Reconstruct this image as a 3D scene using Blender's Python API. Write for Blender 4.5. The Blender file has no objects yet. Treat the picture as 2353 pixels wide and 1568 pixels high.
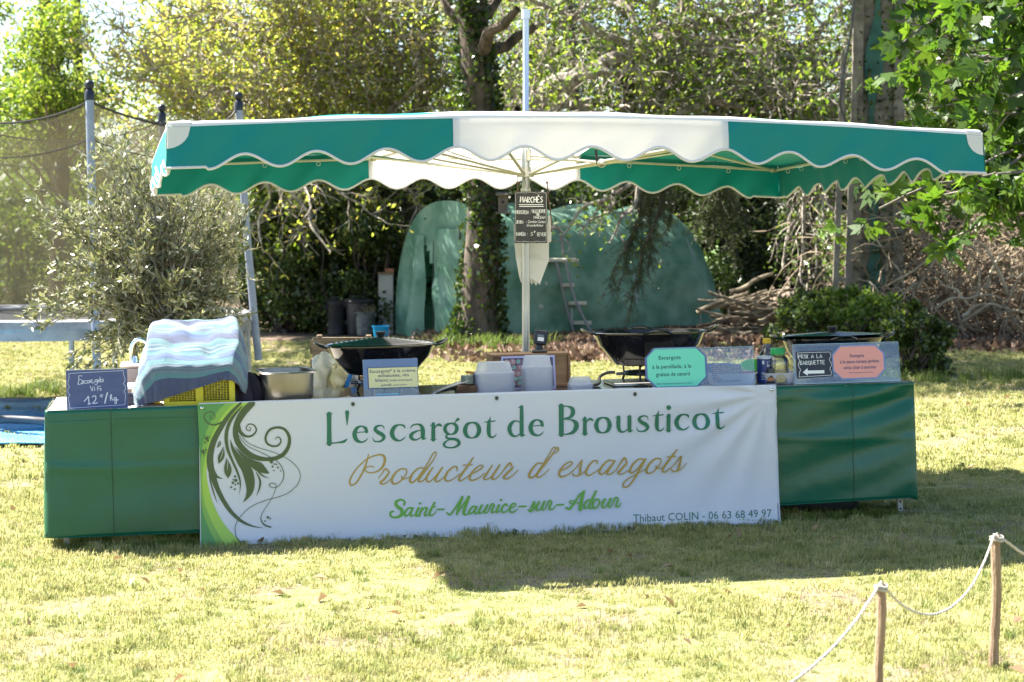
# ---------------------------------------------------------------- camera, world, sun, exposure
import bpy, bmesh, math, random
import numpy as np
from mathutils import Vector, Matrix, Euler, Quaternion

sc = bpy.context.scene
col = sc.collection
PI = math.pi
F = 4520.0            # focal length in units of a 2353 wide picture
CXP, CYP = 1176.5, 784.0
CAMH = 1.71
PITCH = math.atan((784.0-520.0)/F)

cam_d = bpy.data.cameras.new('camera')
cam_d.lens = F/2353.0*36.0
cam_d.sensor_width = 36.0
cam_d.clip_start = 0.1
cam_d.clip_end = 1200.0
cam_d.dof.use_dof = True
cam_d.dof.focus_distance = 10.8
cam_d.dof.aperture_fstop = 4.5
cam = bpy.data.objects.new('camera', cam_d)
cam.location = (0, 0, CAMH)
cam.rotation_euler = (PI/2-PITCH, 0, 0)
col.objects.link(cam)
sc.camera = cam

SUNV = Vector((-1.47, 0.76, 2.02)).normalized()       # towards the sun
EL = math.asin(SUNV.z)
AZ = math.atan2(SUNV.x, SUNV.y)                       # clockwise from +Y
world = bpy.data.worlds.new('World')
sc.world = world
world.use_nodes = True
wn = world.node_tree
for n in list(wn.nodes): wn.nodes.remove(n)
w_out = wn.nodes.new('ShaderNodeOutputWorld')
w_bg = wn.nodes.new('ShaderNodeBackground')
w_sky = wn.nodes.new('ShaderNodeTexSky')
w_sky.sky_type = 'NISHITA'
w_sky.sun_disc = False
w_sky.sun_elevation = EL
w_sky.sun_rotation = AZ
w_sky.air_density = 1.0
w_sky.dust_density = 1.0
w_sky.ozone_density = 2.5
w_bg.inputs['Strength'].default_value = 0.058
wn.links.new(w_sky.outputs[0], w_bg.inputs[0])
wn.links.new(w_bg.outputs[0], w_out.inputs[0])

sun_d = bpy.data.lights.new('sun', 'SUN')
sun_d.energy = 5.0
sun_d.angle = math.radians(0.53)
sun_d.color = (1.0, 0.95, 0.855)
sun = bpy.data.objects.new('sun', sun_d)
sun.rotation_euler = (-SUNV).to_track_quat('-Z', 'Y').to_euler()
sun.location = (-8, 6, 12)
col.objects.link(sun)

sc.view_settings.view_transform = 'Standard'
sc.view_settings.look = 'None'
sc.view_settings.gamma = 1.0
sc.view_settings.use_curve_mapping = False
sc.view_settings.exposure = 2.46
sc.render.engine = 'CYCLES'
sc.cycles.use_denoising = True
sc.cycles.max_bounces = 8
sc.cycles.transparent_max_bounces = 24
sc.cycles.transmission_bounces = 6
sc.cycles.diffuse_bounces = 4
sc.cycles.sample_clamp_indirect = 8.0

# ---------------------------------------------------------------- helpers
def gz(x, y=0.0):
    return 0.015*(min(max(x, -7.0), 9.0)+2.4)

CP, SP = math.cos(PITCH), math.sin(PITCH)
def ray(px, py):
    a = (px-CXP)/F; b = -(py-CYP)/F
    return Vector((a, CP+b*SP, -SP+b*CP))
def P(px, py, Y):
    d = ray(px, py); return Vector((0, 0, CAMH))+d*(Y/d.y)
def PXof(v):
    x = v.x; y = v.y; z = v.z-CAMH
    dep = y*CP-z*SP; up = y*SP+z*CP
    return CXP+F*x/dep, CYP-F*up/dep
def G(px, py):
    "point of the ground seen at a pixel"
    d = ray(px, py); t = 10.0
    for _ in range(30):
        p = d*t; t = (gz(p.x)-CAMH)/d.z
    p = Vector((0, 0, CAMH))+d*t
    return p
def GY(px, Y):
    "ground point below column px at distance Y"
    p = P(px, 600, Y); return Vector((p.x, Y, gz(p.x)))
def hit(px, py, o, n):
    d = ray(px, py); c = Vector((0, 0, CAMH))
    return c+d*((o-c).dot(n)/d.dot(n))

# table frame
TA = P(107, 945, 10.30); TB = P(2095, 880, 11.10)
TU = (TB-TA); TL = TU.length; TU.normalize()
TV = Vector((-TU.y, TU.x, 0)).normalized()
TW = TU.cross(TV).normalized()
TROT = Matrix((TU, TV, TW)).transposed()
TDEP = 0.86
def tp(u, v, h=0.0):
    return TA+TU*u+TV*v+TW*h
def tu(px, v, h=0.0):
    lo, hi = -1.0, 6.0
    for _ in range(40):
        m = (lo+hi)/2
        if PXof(tp(m, v, h))[0] < px: lo = m
        else: hi = m
    return lo
def th(px, py, v):
    "u and height on the table-parallel plane at depth v"
    p = hit(px, py, tp(0, v), TV)
    q = p-tp(0, v)
    return q.dot(TU), q.dot(TW)

# ---- materials
MATS = {}
def nd(t, typ, **kw):
    n = t.nodes.new(typ)
    for k, v in kw.items():
        if k in n.inputs.keys() if hasattr(n.inputs, 'keys') else False:
            n.inputs[k].default_value = v
        else:
            setattr(n, k, v)
    return n
def c4(c): return (c[0], c[1], c[2], 1.0)
def mat(name, c=(0.5, 0.5, 0.5), rough=0.6, metal=0.0, c2=None, ns=8.0, nd_=3.0, bump=0.0, bs=30.0, transl=0.0, tc=None,
        alpha=1.0, rnd=None, spec=0.5, sheen=0.0, coat=0.0, stretch=(1, 1, 1), coord='Object', lo=0.35, hi=0.65):
    if name in MATS: return MATS[name]
    m = bpy.data.materials.new(name); m.use_nodes = True
    t = m.node_tree; b = t.nodes['Principled BSDF']; out = t.nodes['Material Output']
    L = t.links.new
    b.inputs['Base Color'].default_value = c4(c)
    b.inputs['Roughness'].default_value = rough
    b.inputs['Metallic'].default_value = metal
    b.inputs['Specular IOR Level'].default_value = spec
    if coat: b.inputs['Coat Weight'].default_value = coat; b.inputs['Coat Roughness'].default_value = 0.08
    if sheen: b.inputs['Sheen Weight'].default_value = sheen
    tex = t.nodes.new('ShaderNodeTexCoord'); mp = t.nodes.new('ShaderNodeMapping')
    mp.inputs['Scale'].default_value = stretch
    L(tex.outputs[coord], mp.inputs[0])
    colout = None
    if c2 is not None:
        n = t.nodes.new('ShaderNodeTexNoise'); n.inputs['Scale'].default_value = ns; n.inputs['Detail'].default_value = nd_
        L(mp.outputs[0], n.inputs['Vector'])
        r = t.nodes.new('ShaderNodeValToRGB')
        r.color_ramp.elements[0].position = lo; r.color_ramp.elements[1].position = hi
        r.color_ramp.elements[0].color = c4(c); r.color_ramp.elements[1].color = c4(c2)
        L(n.outputs['Fac'], r.inputs[0]); colout = r.outputs[0]
    if rnd is not None:                      # per piece colour list picked by the attribute rnd
        a = t.nodes.new('ShaderNodeAttribute'); a.attribute_name = 'rnd'
        r = t.nodes.new('ShaderNodeValToRGB')
        els = r.color_ramp.elements
        while len(els) < len(rnd): els.new(0.5)
        for i, cc in enumerate(rnd):
            els[i].position = i/(len(rnd)-1); els[i].color = c4(cc)
        L(a.outputs['Fac'], r.inputs[0])
        if colout is not None:
            mx = t.nodes.new('ShaderNodeMix'); mx.data_type = 'RGBA'; mx.blend_type = 'MULTIPLY'
            mx.inputs['Factor'].default_value = 1.0
            L(r.outputs[0], mx.inputs['A']); L(colout, mx.inputs['B']); colout = mx.outputs['Result']
        else: colout = r.outputs[0]
    if colout is not None: L(colout, b.inputs['Base Color'])
    if bump:
        n2 = t.nodes.new('ShaderNodeTexNoise'); n2.inputs['Scale'].default_value = bs; n2.inputs['Detail'].default_value = 4
        L(mp.outputs[0], n2.inputs['Vector'])
        bp = t.nodes.new('ShaderNodeBump'); bp.inputs['Strength'].default_value = bump; bp.inputs['Distance'].default_value = 0.02
        L(n2.outputs['Fac'], bp.inputs['Height']); L(bp.outputs[0], b.inputs['Normal'])
    sh = b.outputs[0]
    if transl > 0:
        tr = t.nodes.new('ShaderNodeBsdfTranslucent')
        tr.inputs[0].default_value = c4(tc if tc else c)
        if colout is not None and tc is None: L(colout, tr.inputs[0])
        elif colout is not None:
            mx = t.nodes.new('ShaderNodeMix'); mx.data_type = 'RGBA'; mx.blend_type = 'MULTIPLY'
            mx.inputs['Factor'].default_value = 1.0; mx.inputs['B'].default_value = c4(tc)
            L(colout, mx.inputs['A']); L(mx.outputs['Result'], tr.inputs[0])
        ms = t.nodes.new('ShaderNodeMixShader'); ms.inputs[0].default_value = transl
        L(sh, ms.inputs[1]); L(tr.outputs[0], ms.inputs[2]); sh = ms.outputs[0]
    if alpha < 1:
        tp_ = t.nodes.new('ShaderNodeBsdfTransparent')
        ms = t.nodes.new('ShaderNodeMixShader'); ms.inputs[0].default_value = alpha
        L(tp_.outputs[0], ms.inputs[1]); L(sh, ms.inputs[2]); sh = ms.outputs[0]
    L(sh, out.inputs['Surface'])
    MATS[name] = m
    return m

def sheet_glass(name, tint=(0.93, 0.96, 0.97), refl=1.5, base=0.05):
    "clear acrylic sheet: mostly straight-through, Fresnel gloss"
    if name in MATS: return MATS[name]
    m = bpy.data.materials.new(name); m.use_nodes = True
    t = m.node_tree; out = t.nodes['Material Output']; L = t.links.new
    t.nodes.remove(t.nodes['Principled BSDF'])
    tr = t.nodes.new('ShaderNodeBsdfTransparent'); tr.inputs[0].default_value = c4(tint)
    gl = t.nodes.new('ShaderNodeBsdfGlossy'); gl.inputs['Roughness'].default_value = 0.04
    fr = t.nodes.new('ShaderNodeFresnel'); fr.inputs[0].default_value = refl
    ad = t.nodes.new('ShaderNodeMath'); ad.operation = 'ADD'; ad.inputs[1].default_value = base
    L(fr.outputs[0], ad.inputs[0])
    ms = t.nodes.new('ShaderNodeMixShader')
    L(ad.outputs[0], ms.inputs[0]); L(tr.outputs[0], ms.inputs[1]); L(gl.outputs[0], ms.inputs[2])
    L(ms.outputs[0], out.inputs['Surface'])
    MATS[name] = m
    return m

# ---- mesh builder
class MB:
    def __init__(s): s.v = []; s.f = []; s.mi = []; s.uv = None
    def add(s, vs, fs, m=0):
        o = len(s.v); s.v.extend([tuple(x) for x in vs])
        for f in fs: s.f.append(tuple(i+o for i in f)); s.mi.append(m)
        return s
    def box(s, c, size, rot=None, m=0, bev=0.0):
        x, y, z = size[0]/2, size[1]/2, size[2]/2
        R = rot.to_3x3() if rot is not None else Matrix.Identity(3)
        c = Vector(c)
        if bev <= 0:
            vs = [Vector((a*x, b*y, d*z)) for a in (-1, 1) for b in (-1, 1) for d in (-1, 1)]
            fs = [(0, 1, 3, 2), (4, 6, 7, 5), (0, 4, 5, 1), (2, 3, 7, 6), (0, 2, 6, 4), (1, 5, 7, 3)]
        else:
            bev = min(bev, x*.9, y*.9, z*.9)
            vs = []; fs = []
            idx = {}
            for a in (-1, 1):
                for b in (-1, 1):
                    for d in (-1, 1):
                        for k in range(3):
                            q = [a*(x-bev), b*(y-bev), d*(z-bev)]
                            q[k] = (a*x, b*y, d*z)[k]
                            idx[(a, b, d, k)] = len(vs); vs.append(Vector(q))
            I = idx
            for k, (k1, k2) in enumerate(((1, 2), (0, 2), (0, 1))):
                for sg in (-1, 1):
                    q = []
                    for (p1, p2) in ((-1, -1), (1, -1), (1, 1), (-1, 1)):
                        t = [0, 0, 0]; t[k] = sg; t[k1] = p1; t[k2] = p2
                        q.append(I[(t[0], t[1], t[2], k)])
                    fs.append(q if (sg > 0) == (k != 1) else q[::-1])
            for k in range(3):           # edges parallel to axis k
                k1, k2 = [q for q in range(3) if q != k]
                for p1 in (-1, 1):
                    for p2 in (-1, 1):
                        t = [0, 0, 0]; t[k1] = p1; t[k2] = p2
                        A = list(t); A[k] = -1; B = list(t); B[k] = 1
                        fs.append((I[(*A, k1)], I[(*B, k1)], I[(*B, k2)], I[(*A, k2)]))
            for a in (-1, 1):
                for b in (-1, 1):
                    for d in (-1, 1): fs.append((I[(a, b, d, 0)], I[(a, b, d, 1)], I[(a, b, d, 2)]))
        return s.add([c+R@q for q in vs], fs, m)
    def tube(s, pts, r, n=8, cap=True, m=0, closed=False):
        pts = [Vector(p) for p in pts]
        N = len(pts)
        rs = r if isinstance(r, (list, tuple)) else [r]*N
        t0 = (pts[1]-pts[0]).normalized()
        ref = Vector((0, 0, 1)) if abs(t0.z) < 0.9 else Vector((1, 0, 0))
        a = t0.cross(ref).normalized()
        vs = []
        for i in range(N):
            if closed: t = (pts[(i+1) % N]-pts[i-1])
            elif i == 0: t = pts[1]-pts[0]
            elif i == N-1: t = pts[-1]-pts[-2]
            else: t = (pts[i+1]-pts[i]).normalized()+(pts[i]-pts[i-1]).normalized()
            if t.length < 1e-9: t = Vector((0, 0, 1))
            t.normalize()
            a = a-t*a.dot(t)
            if a.length < 1e-6: a = t.cross(Vector((0.3, 0.5, 0.8)))
            a.normalize(); b = t.cross(a)
            for k in range(n):
                an = 2*PI*k/n
                vs.append(pts[i]+(a*math.cos(an)+b*math.sin(an))*rs[i])
        fs = []
        for i in range(N if closed else N-1):
            j = (i+1) % N
            for k in range(n):
                fs.append((i*n+k, i*n+(k+1) % n, j*n+(k+1) % n, j*n+k))
        if cap and not closed:
            fs.append(tuple(range(n))[::-1]); fs.append(tuple((N-1)*n+k for k in range(n)))
        return s.add(vs, fs, m)
    def lathe(s, prof, c=(0, 0, 0), n=32, sx=1.0, sy=1.0, m=0, pw=2.0, cap0=False, cap1=False):
        c = Vector(c); vs = []
        for (r, z) in prof:
            for k in range(n):
                a = 2*PI*k/n; ca, sa = math.cos(a), math.sin(a)
                if pw != 2.0:
                    q = (abs(ca)**pw+abs(sa)**pw)**(-1/pw); ca *= q; sa *= q
                vs.append(c+Vector((r*sx*ca, r*sy*sa, z)))
        fs = []
        for i in range(len(prof)-1):
            for k in range(n): fs.append((i*n+k, i*n+(k+1) % n, (i+1)*n+(k+1) % n, (i+1)*n+k))
        if cap0: fs.append(tuple(range(n))[::-1])
        if cap1: fs.append(tuple((len(prof)-1)*n+k for k in range(n)))
        return s.add(vs, fs, m)
    def grid(s, fn, nu, nv, m=0, mfn=None):
        vs = [fn(i/nu, j/nv) for j in range(nv+1) for i in range(nu+1)]
        o = len(s.v); s.v.extend([tuple(x) for x in vs])
        for j in range(nv):
            for i in range(nu):
                a = o+j*(nu+1)+i
                s.f.append((a, a+1, a+nu+2, a+nu+1)); s.mi.append(mfn((i+.5)/nu, (j+.5)/nv) if mfn else m)
        return s
    def sphere(s, c, r, n=12, k=8, sz=1.0, m=0):
        return s.lathe([(max(1e-4, r*math.sin(PI*i/k)), -r*sz*math.cos(PI*i/k)) for i in range(k+1)], c, n, m=m)
    def build(s, name, mats, parent=None, smooth=True, loc=None, rot=None, solid=0.0, auto=40, attr=None):
        me = bpy.data.meshes.new(name)
        me.from_pydata(s.v, [], s.f)
        if not isinstance(mats, (list, tuple)): mats = [mats]
        for q in mats: me.materials.append(q)
        if len(mats) > 1: me.polygons.foreach_set('material_index', s.mi)
        if attr is not None:
            at = me.attributes.new('rnd', 'FLOAT', 'POINT'); at.data.foreach_set('value', attr)
        me.update()
        if smooth:
            me.polygons.foreach_set('use_smooth', [True]*len(me.polygons))
            try: me.set_sharp_from_angle(angle=math.radians(auto))
            except Exception: pass
        o = bpy.data.objects.new(name, me); col.objects.link(o)
        if parent is not None: o.parent = parent
        if loc is not None: o.location = loc
        if rot is not None: o.rotation_euler = rot.to_euler() if hasattr(rot, 'to_euler') else rot
        if solid:
            md = o.modifiers.new('thickness', 'SOLIDIFY'); md.thickness = solid; md.offset = 0
        return o

def tag(o, label, cat, group=None):
    o['label'] = label; o['category'] = cat
    if group: o['group'] = group
    return o
def stuff(o, label=None, cat=None):
    o['kind'] = 'stuff'
    if label: o['label'] = label; o['category'] = cat
    return o
def thing(name, label, cat, loc=(0, 0, 0), rot=None, group=None):
    o = bpy.data.objects.new(name, None); col.objects.link(o)
    o.location = loc; o.empty_display_size = 0.1
    if rot is not None: o.rotation_euler = rot.to_euler() if hasattr(rot, 'to_euler') else rot
    return tag(o, label, cat, group)
def copy_tree(o, parent=None):
    c = o.copy(); col.objects.link(c); c.parent = parent
    for ch in list(o.children): copy_tree(ch, c)
    return c

def np_mesh(name, V, faces_n, n_per, mat_, rnd=None, parent=None, smooth=False, loc=None):
    "V: (N,3) array, faces_n: (M,n_per) index array"
    me = bpy.data.meshes.new(name)
    M = len(faces_n)
    me.vertices.add(len(V)); me.vertices.foreach_set('co', np.asarray(V, np.float32).ravel())
    me.loops.add(M*n_per); me.loops.foreach_set('vertex_index', np.asarray(faces_n, np.int32).ravel())
    me.polygons.add(M)
    me.polygons.foreach_set('loop_start', np.arange(0, M*n_per, n_per, dtype=np.int32))
    me.polygons.foreach_set('loop_total', np.full(M, n_per, np.int32))
    if rnd is not None:
        at = me.attributes.new('rnd', 'FLOAT', 'POINT'); at.data.foreach_set('value', np.asarray(rnd, np.float32))
    me.materials.append(mat_)
    me.update(calc_edges=True)
    if smooth: me.polygons.foreach_set('use_smooth', np.ones(M, bool))
    o = bpy.data.objects.new(name, me); col.objects.link(o)
    if parent is not None: o.parent = parent
    if loc is not None: o.location = loc
    return o

def leaves_geo(rng, pos, size, aspect=0.5, dirs=None, updir=0.3, jit=0.35, fold=0.15, droop=0.0, shape='kite'):
    """vectorised leaves: pos (N,3); returns V, F(quads), rnd"""
    N = len(pos)
    d = rng.normal(size=(N, 3)); d[:, 2] += updir-droop
    if dirs is not None: d = dirs*1.5+d*0.55
    d /= np.linalg.norm(d, axis=1)[:, None]+1e-9
    q = rng.normal(size=(N, 3))
    s = np.cross(d, q); s /= np.linalg.norm(s, axis=1)[:, None]+1e-9
    n = np.cross(d, s)
    L = size*(1+rng.uniform(-jit, jit, N))[:, None]; W = L*aspect*0.5
    base = pos; tip = pos+d*L
    mid = pos+d*L*0.45
    if shape == 'kite':
        l = mid+s*W+n*L*fold; r = mid-s*W+n*L*fold
        V = np.stack([base, r, tip, l], 1).reshape(-1, 3)
        Fc = np.arange(N*4).reshape(N, 4)
        rnd = np.repeat(rng.uniform(0, 1, N), 4)
    else:   # lobed leaf of 3 overlapping kites (12 verts)
        Vs = []
        for a, k in ((0, 1.0), (0.75, 0.72), (-0.75, 0.72), (1.35, 0.45), (-1.35, 0.45)):
            dd = d*math.cos(a)+s*math.sin(a); ss = np.cross(n, dd)
            off = n*L*0.004*a
            b0 = pos+d*L*0.12+off; tt = b0+dd*L*k*0.88; mm = b0+dd*L*k*0.42+n*L*fold*0.5
            ww = W*0.5
            Vs += [b0, mm-ss*ww, tt, mm+ss*ww]
        V = np.stack(Vs, 1).reshape(-1, 3)
        Fc = np.arange(N*20).reshape(N*5, 4)
        rnd = np.repeat(rng.uniform(0, 1, N), 20)
    return V, Fc, rnd

def leaf_obj(name, rng, pos, size, mat_, parent=None, **kw):
    V, Fc, r = leaves_geo(rng, pos, size, **kw)
    return np_mesh(name, V, Fc, 4, mat_, r, parent)

def catmull(pts, n=6):
    "pts: list of tuples of any dimension"
    A = np.array(pts, float)
    if len(A) < 3:
        t = np.linspace(0, 1, n+1)[:, None]; return A[0]*(1-t)+A[-1]*t
    Q = np.vstack([2*A[0]-A[1], A, 2*A[-1]-A[-2]])
    out = []
    for i in range(1, len(Q)-2):
        for k in range(n):
            t = k/n
            out.append(0.5*((2*Q[i])+(-Q[i-1]+Q[i+1])*t+(2*Q[i-1]-5*Q[i]+4*Q[i+1]-Q[i+2])*t*t+(-Q[i-1]+3*Q[i]-3*Q[i+1]+Q[i+2])*t**3))
    out.append(Q[-2]); return np.array(out)

def text_geo(body, size=1.0, align='CENTER', shear=0.0, off=0.0):
    cu = bpy.data.curves.new('txt', 'FONT'); cu.body = body; cu.size = size; cu.align_x = align
    cu.shear = shear; cu.offset = off; cu.resolution_u = 2
    ob = bpy.data.objects.new('txt', cu)
    me = bpy.data.meshes.new_from_object(ob)
    vs = [v.co.copy() for v in me.vertices]; fs = [tuple(p.vertices) for p in me.polygons]
    bpy.data.objects.remove(ob); bpy.data.curves.remove(cu); bpy.data.meshes.remove(me)
    return vs, fs

def ribbon(mb, pts, place, n=5, k0=0.0, m=0, smooth=True):
    "pts (x, y, width); place(x, y, lift) -> world point"
    C = catmull(pts, n) if smooth else np.array(pts, float)
    N = len(C); vs = []
    for i in range(N):
        if i == 0: t = C[1, :2]-C[0, :2]
        elif i == N-1: t = C[-1, :2]-C[-2, :2]
        else: t = C[i+1, :2]-C[i-1, :2]
        l = math.hypot(*t) or 1.0; nx, ny = -t[1]/l, t[0]/l
        w = max(C[i, 2], 1e-5)/2; lift = k0+i/N*1.5e-4
        vs.append(place(C[i, 0]+nx*w, C[i, 1]+ny*w, lift)); vs.append(place(C[i, 0]-nx*w, C[i, 1]-ny*w, lift))
    mb.add(vs, [(2*i, 2*i+1, 2*i+3, 2*i+2) for i in range(N-1)], m)
    # round ends
    for i, sgn in ((0, -1), (N-1, 1)):
        w = C[i, 2]/2
        if w < 2.5 or len(pts[0]) > 3: continue
        t = (C[1, :2]-C[0, :2]) if i == 0 else (C[-1, :2]-C[-2, :2])
        a0 = math.atan2(t[1]*sgn, t[0]*sgn)
        arc = [place(C[i, 0]+math.cos(a0+q)*w, C[i, 1]+math.sin(a0+q)*w, k0+i/N*1.5e-4) for q in np.linspace(-PI/2, PI/2, 6)]
        mb.add(arc, [(0, 1, 2, 3, 4, 5)], m)
def disc(mb, x, y, r, place, k0=0.0, n=14, m=0):
    mb.add([place(x+r*math.cos(2*PI*k/n), y+r*math.sin(2*PI*k/n), k0) for k in range(n)], [tuple(range(n))], m)

# hand lettering: capitals on a 4 x 6 grid
SF = {
 'A': [[(0, 0), (2, 6), (4, 0)], [(0.8, 2.2), (3.2, 2.2)]], 'B': [[(0, 0), (0, 6), (2.6, 5.6), (3, 4.4), (0, 3.2), (3.3, 2.3), (3, .4), (0, 0)]],
 'C': [[(3.6, 5.2), (2, 6), (.3, 4.4), (.3, 1.6), (2, 0), (3.7, .8)]], 'D': [[(0, 0), (0, 6), (2.6, 5.2), (3.6, 3), (2.6, .8), (0, 0)]],
 'E': [[(3.4, 6), (0, 6), (0, 0), (3.5, 0)], [(0, 3.1), (2.8, 3.1)]], 'F': [[(3.4, 6), (0, 6), (0, 0)], [(0, 3.1), (2.8, 3.1)]],
 'G': [[(3.6, 5.2), (2, 6), (.3, 4.4), (.3, 1.6), (2, 0), (3.7, 1), (3.7, 2.8), (2.2, 2.8)]], 'H': [[(0, 0), (0, 6)], [(3.6, 0), (3.6, 6)], [(0, 3), (3.6, 3)]],
 'I': [[(1, 0), (1, 6)]], 'i': [[(1, 0), (1, 3.8)], [(1, 5.2), (1, 5.8)]], 'J': [[(3, 6), (3, 1), (1.5, 0), (0, 1)]],
 'L': [[(0, 6), (0, 0), (3.2, 0)]], 'M': [[(0, 0), (.4, 6), (2.2, 2), (4, 6), (4.4, 0)]], 'N': [[(0, 0), (0, 6), (3.4, 0), (3.4, 6)]],
 'O': [[(2, 6), (.2, 4.5), (.2, 1.5), (2, 0), (3.8, 1.5), (3.8, 4.5), (2, 6)]], 'P': [[(0, 0), (0, 6), (2.8, 5.6), (3.1, 3.8), (0, 2.8)]],
 'Q': [[(2, 6), (.2, 4.5), (.2, 1.5), (2, 0), (3.8, 1.5), (3.8, 4.5), (2, 6)], [(2.4, 1.6), (4.3, -.8)]],
 'R': [[(0, 0), (0, 6), (2.8, 5.6), (3.1, 3.8), (0, 2.9), (3.4, 0)]], 'S': [[(3.3, 5.3), (1.8, 6), (.3, 4.6), (3.3, 1.8), (1.6, 0), (0, .8)]],
 'T': [[(0, 6), (4, 6)], [(2, 6), (2, 0)]], 'U': [[(0, 6), (0, 1.4), (1.7, 0), (3.4, 1.4), (3.4, 6)]], 'V': [[(0, 6), (1.9, 0), (3.8, 6)]],
 'X': [[(0, 0), (3.6, 6)], [(0, 6), (3.6, 0)]], ':': [[(.8, 1), (.8, 1.6)], [(.8, 3.6), (.8, 4.2)]], '/': [[(0, -.5), (2.4, 6.5)]], ' ': []}
SF['\u00c9'] = SF['E']+[[(1.4, 6.9), (2.6, 8.1)]]
def chalk(mb, s, x, y, hgt, w, place, k0=0.0, sx=1.0, gap=1.3, m=0, seed=1):
    rg = random.Random(seed); q = hgt/6; cx = x
    for ch in s:
        st = SF.get(ch, [])
        dy = rg.uniform(-.25, .25)
        for L in st:
            ribbon(mb, [(cx+p[0]*q*sx, y+(p[1]+dy)*q, w) for p in L], place, k0=k0, smooth=False, m=m)
            k0 += 4e-5
        cx += ((max([p[0] for L in st for p in L]) if st else 2.2)+gap)*q*sx
    return cx
# ---------------------------------------------------------------- setting: ground
def struct(o): o['kind'] = 'structure'; return o

def ground_material():
    m = bpy.data.materials.new('ground_soil'); m.use_nodes = True
    t = m.node_tree; b = t.nodes['Principled BSDF']; L = t.links.new
    g = t.nodes.new('ShaderNodeNewGeometry')
    def noise(s, d=4):
        n = t.nodes.new('ShaderNodeTexNoise'); n.inputs['Scale'].default_value = s; n.inputs['Detail'].default_value = d
        L(g.outputs['Position'], n.inputs['Vector']); return n.outputs['Fac']
    def ramp(f, a, b_, ca, cb):
        r = t.nodes.new('ShaderNodeValToRGB'); r.color_ramp.elements[0].position = a; r.color_ramp.elements[1].position = b_
        r.color_ramp.elements[0].color = c4(ca); r.color_ramp.elements[1].color = c4(cb); L(f, r.inputs[0]); return r.outputs[0]
    def mix(f, a, b_):
        x = t.nodes.new('ShaderNodeMix'); x.data_type = 'RGBA'
        L(f, x.inputs['Factor']); L(a, x.inputs['A']); L(b_, x.inputs['B']); return x.outputs['Result']
    soil = ramp(noise(22), .3, .7, (0.12, 0.085, 0.05), (0.23, 0.18, 0.12))
    turf = ramp(noise(9), .3, .7, (0.11, 0.13, 0.035), (0.24, 0.22, 0.09))
    near = mix(ramp(noise(1.7), .5, .62, (0, 0, 0), (1, 1, 1)), turf, soil)
    litter = ramp(noise(14, 6), .35, .65, (0.06, 0.04, 0.025), (0.22, 0.15, 0.10))
    sp = t.nodes.new('ShaderNodeSeparateXYZ'); L(g.outputs['Position'], sp.inputs[0])
    def math_(op, a, b_=None, v=None):
        x = t.nodes.new('ShaderNodeMath'); x.operation = op; x.use_clamp = False
        if hasattr(a, 'links'): L(a, x.inputs[0])
        else: x.inputs[0].default_value = a
        if b_ is not None: L(b_, x.inputs[1])
        if v is not None: x.inputs[1].default_value = v
        return x.outputs[0]
    yy = math_('ADD', sp.outputs['Y'], math_('MULTIPLY', noise(0.5), v=3.0))
    yy = math_('ADD', yy, math_('MULTIPLY', sp.outputs['X'], v=0.28))
    f1 = math_('MULTIPLY', math_('SUBTRACT', yy, v=28.2), v=1.2)
    f1n = t.nodes.new('ShaderNodeClamp'); L(f1, f1n.inputs[0])
    c = mix(f1n.outputs[0], near, litter)
    f2 = t.nodes.new('ShaderNodeClamp'); L(math_('MULTIPLY', math_('SUBTRACT', sp.outputs['Y'], v=58), v=.1), f2.inputs[0])
    field = ramp(noise(.15), .3, .7, (0.12, 0.2, 0.06), (0.2, 0.27, 0.09))
    c = mix(f2.outputs[0], c, field)
    L(c, b.inputs['Base Color']); b.inputs['Roughness'].default_value = 0.95
    bp = t.nodes.new('ShaderNodeBump'); bp.inputs['Strength'].default_value = .6; bp.inputs['Distance'].default_value = .03
    L(noise(35, 5), bp.inputs['Height']); L(bp.outputs[0], b.inputs['Normal'])
    return m

def spaced(a, b, fine0, fine1, sf, scs):
    out = [a]
    while out[-1] < b:
        x = out[-1]; out.append(x+(sf if fine0 <= x < fine1 else scs))
    return out
gx = [-400, -200, -100, -60, -40, -25]+list(np.arange(-16, 16.1, 0.5))+[25, 40, 60, 100, 200, 400]
gy = [-30, -10, 0]+list(np.arange(4, 40.1, 0.5))+[45, 50, 60, 80, 120, 200, 400, 800]
gm = MB()
rg = random.Random(5)
vv = []
for y in gy:
    for x in gx:
        z = gz(x)+(0.006*math.sin(x*1.7+y*.9)+0.005*math.sin(y*2.3-x*.6) if abs(x) < 16 and 4 <= y <= 40 else 0)
        if y > 40: z += (y-40)*0.004
        vv.append((x, y, z))
nx_ = len(gx)
gm.add(vv, [(j*nx_+i, j*nx_+i+1, (j+1)*nx_+i+1, (j+1)*nx_+i) for j in range(len(gy)-1) for i in range(nx_-1)])
struct(gm.build('ground', ground_material()))

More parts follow.
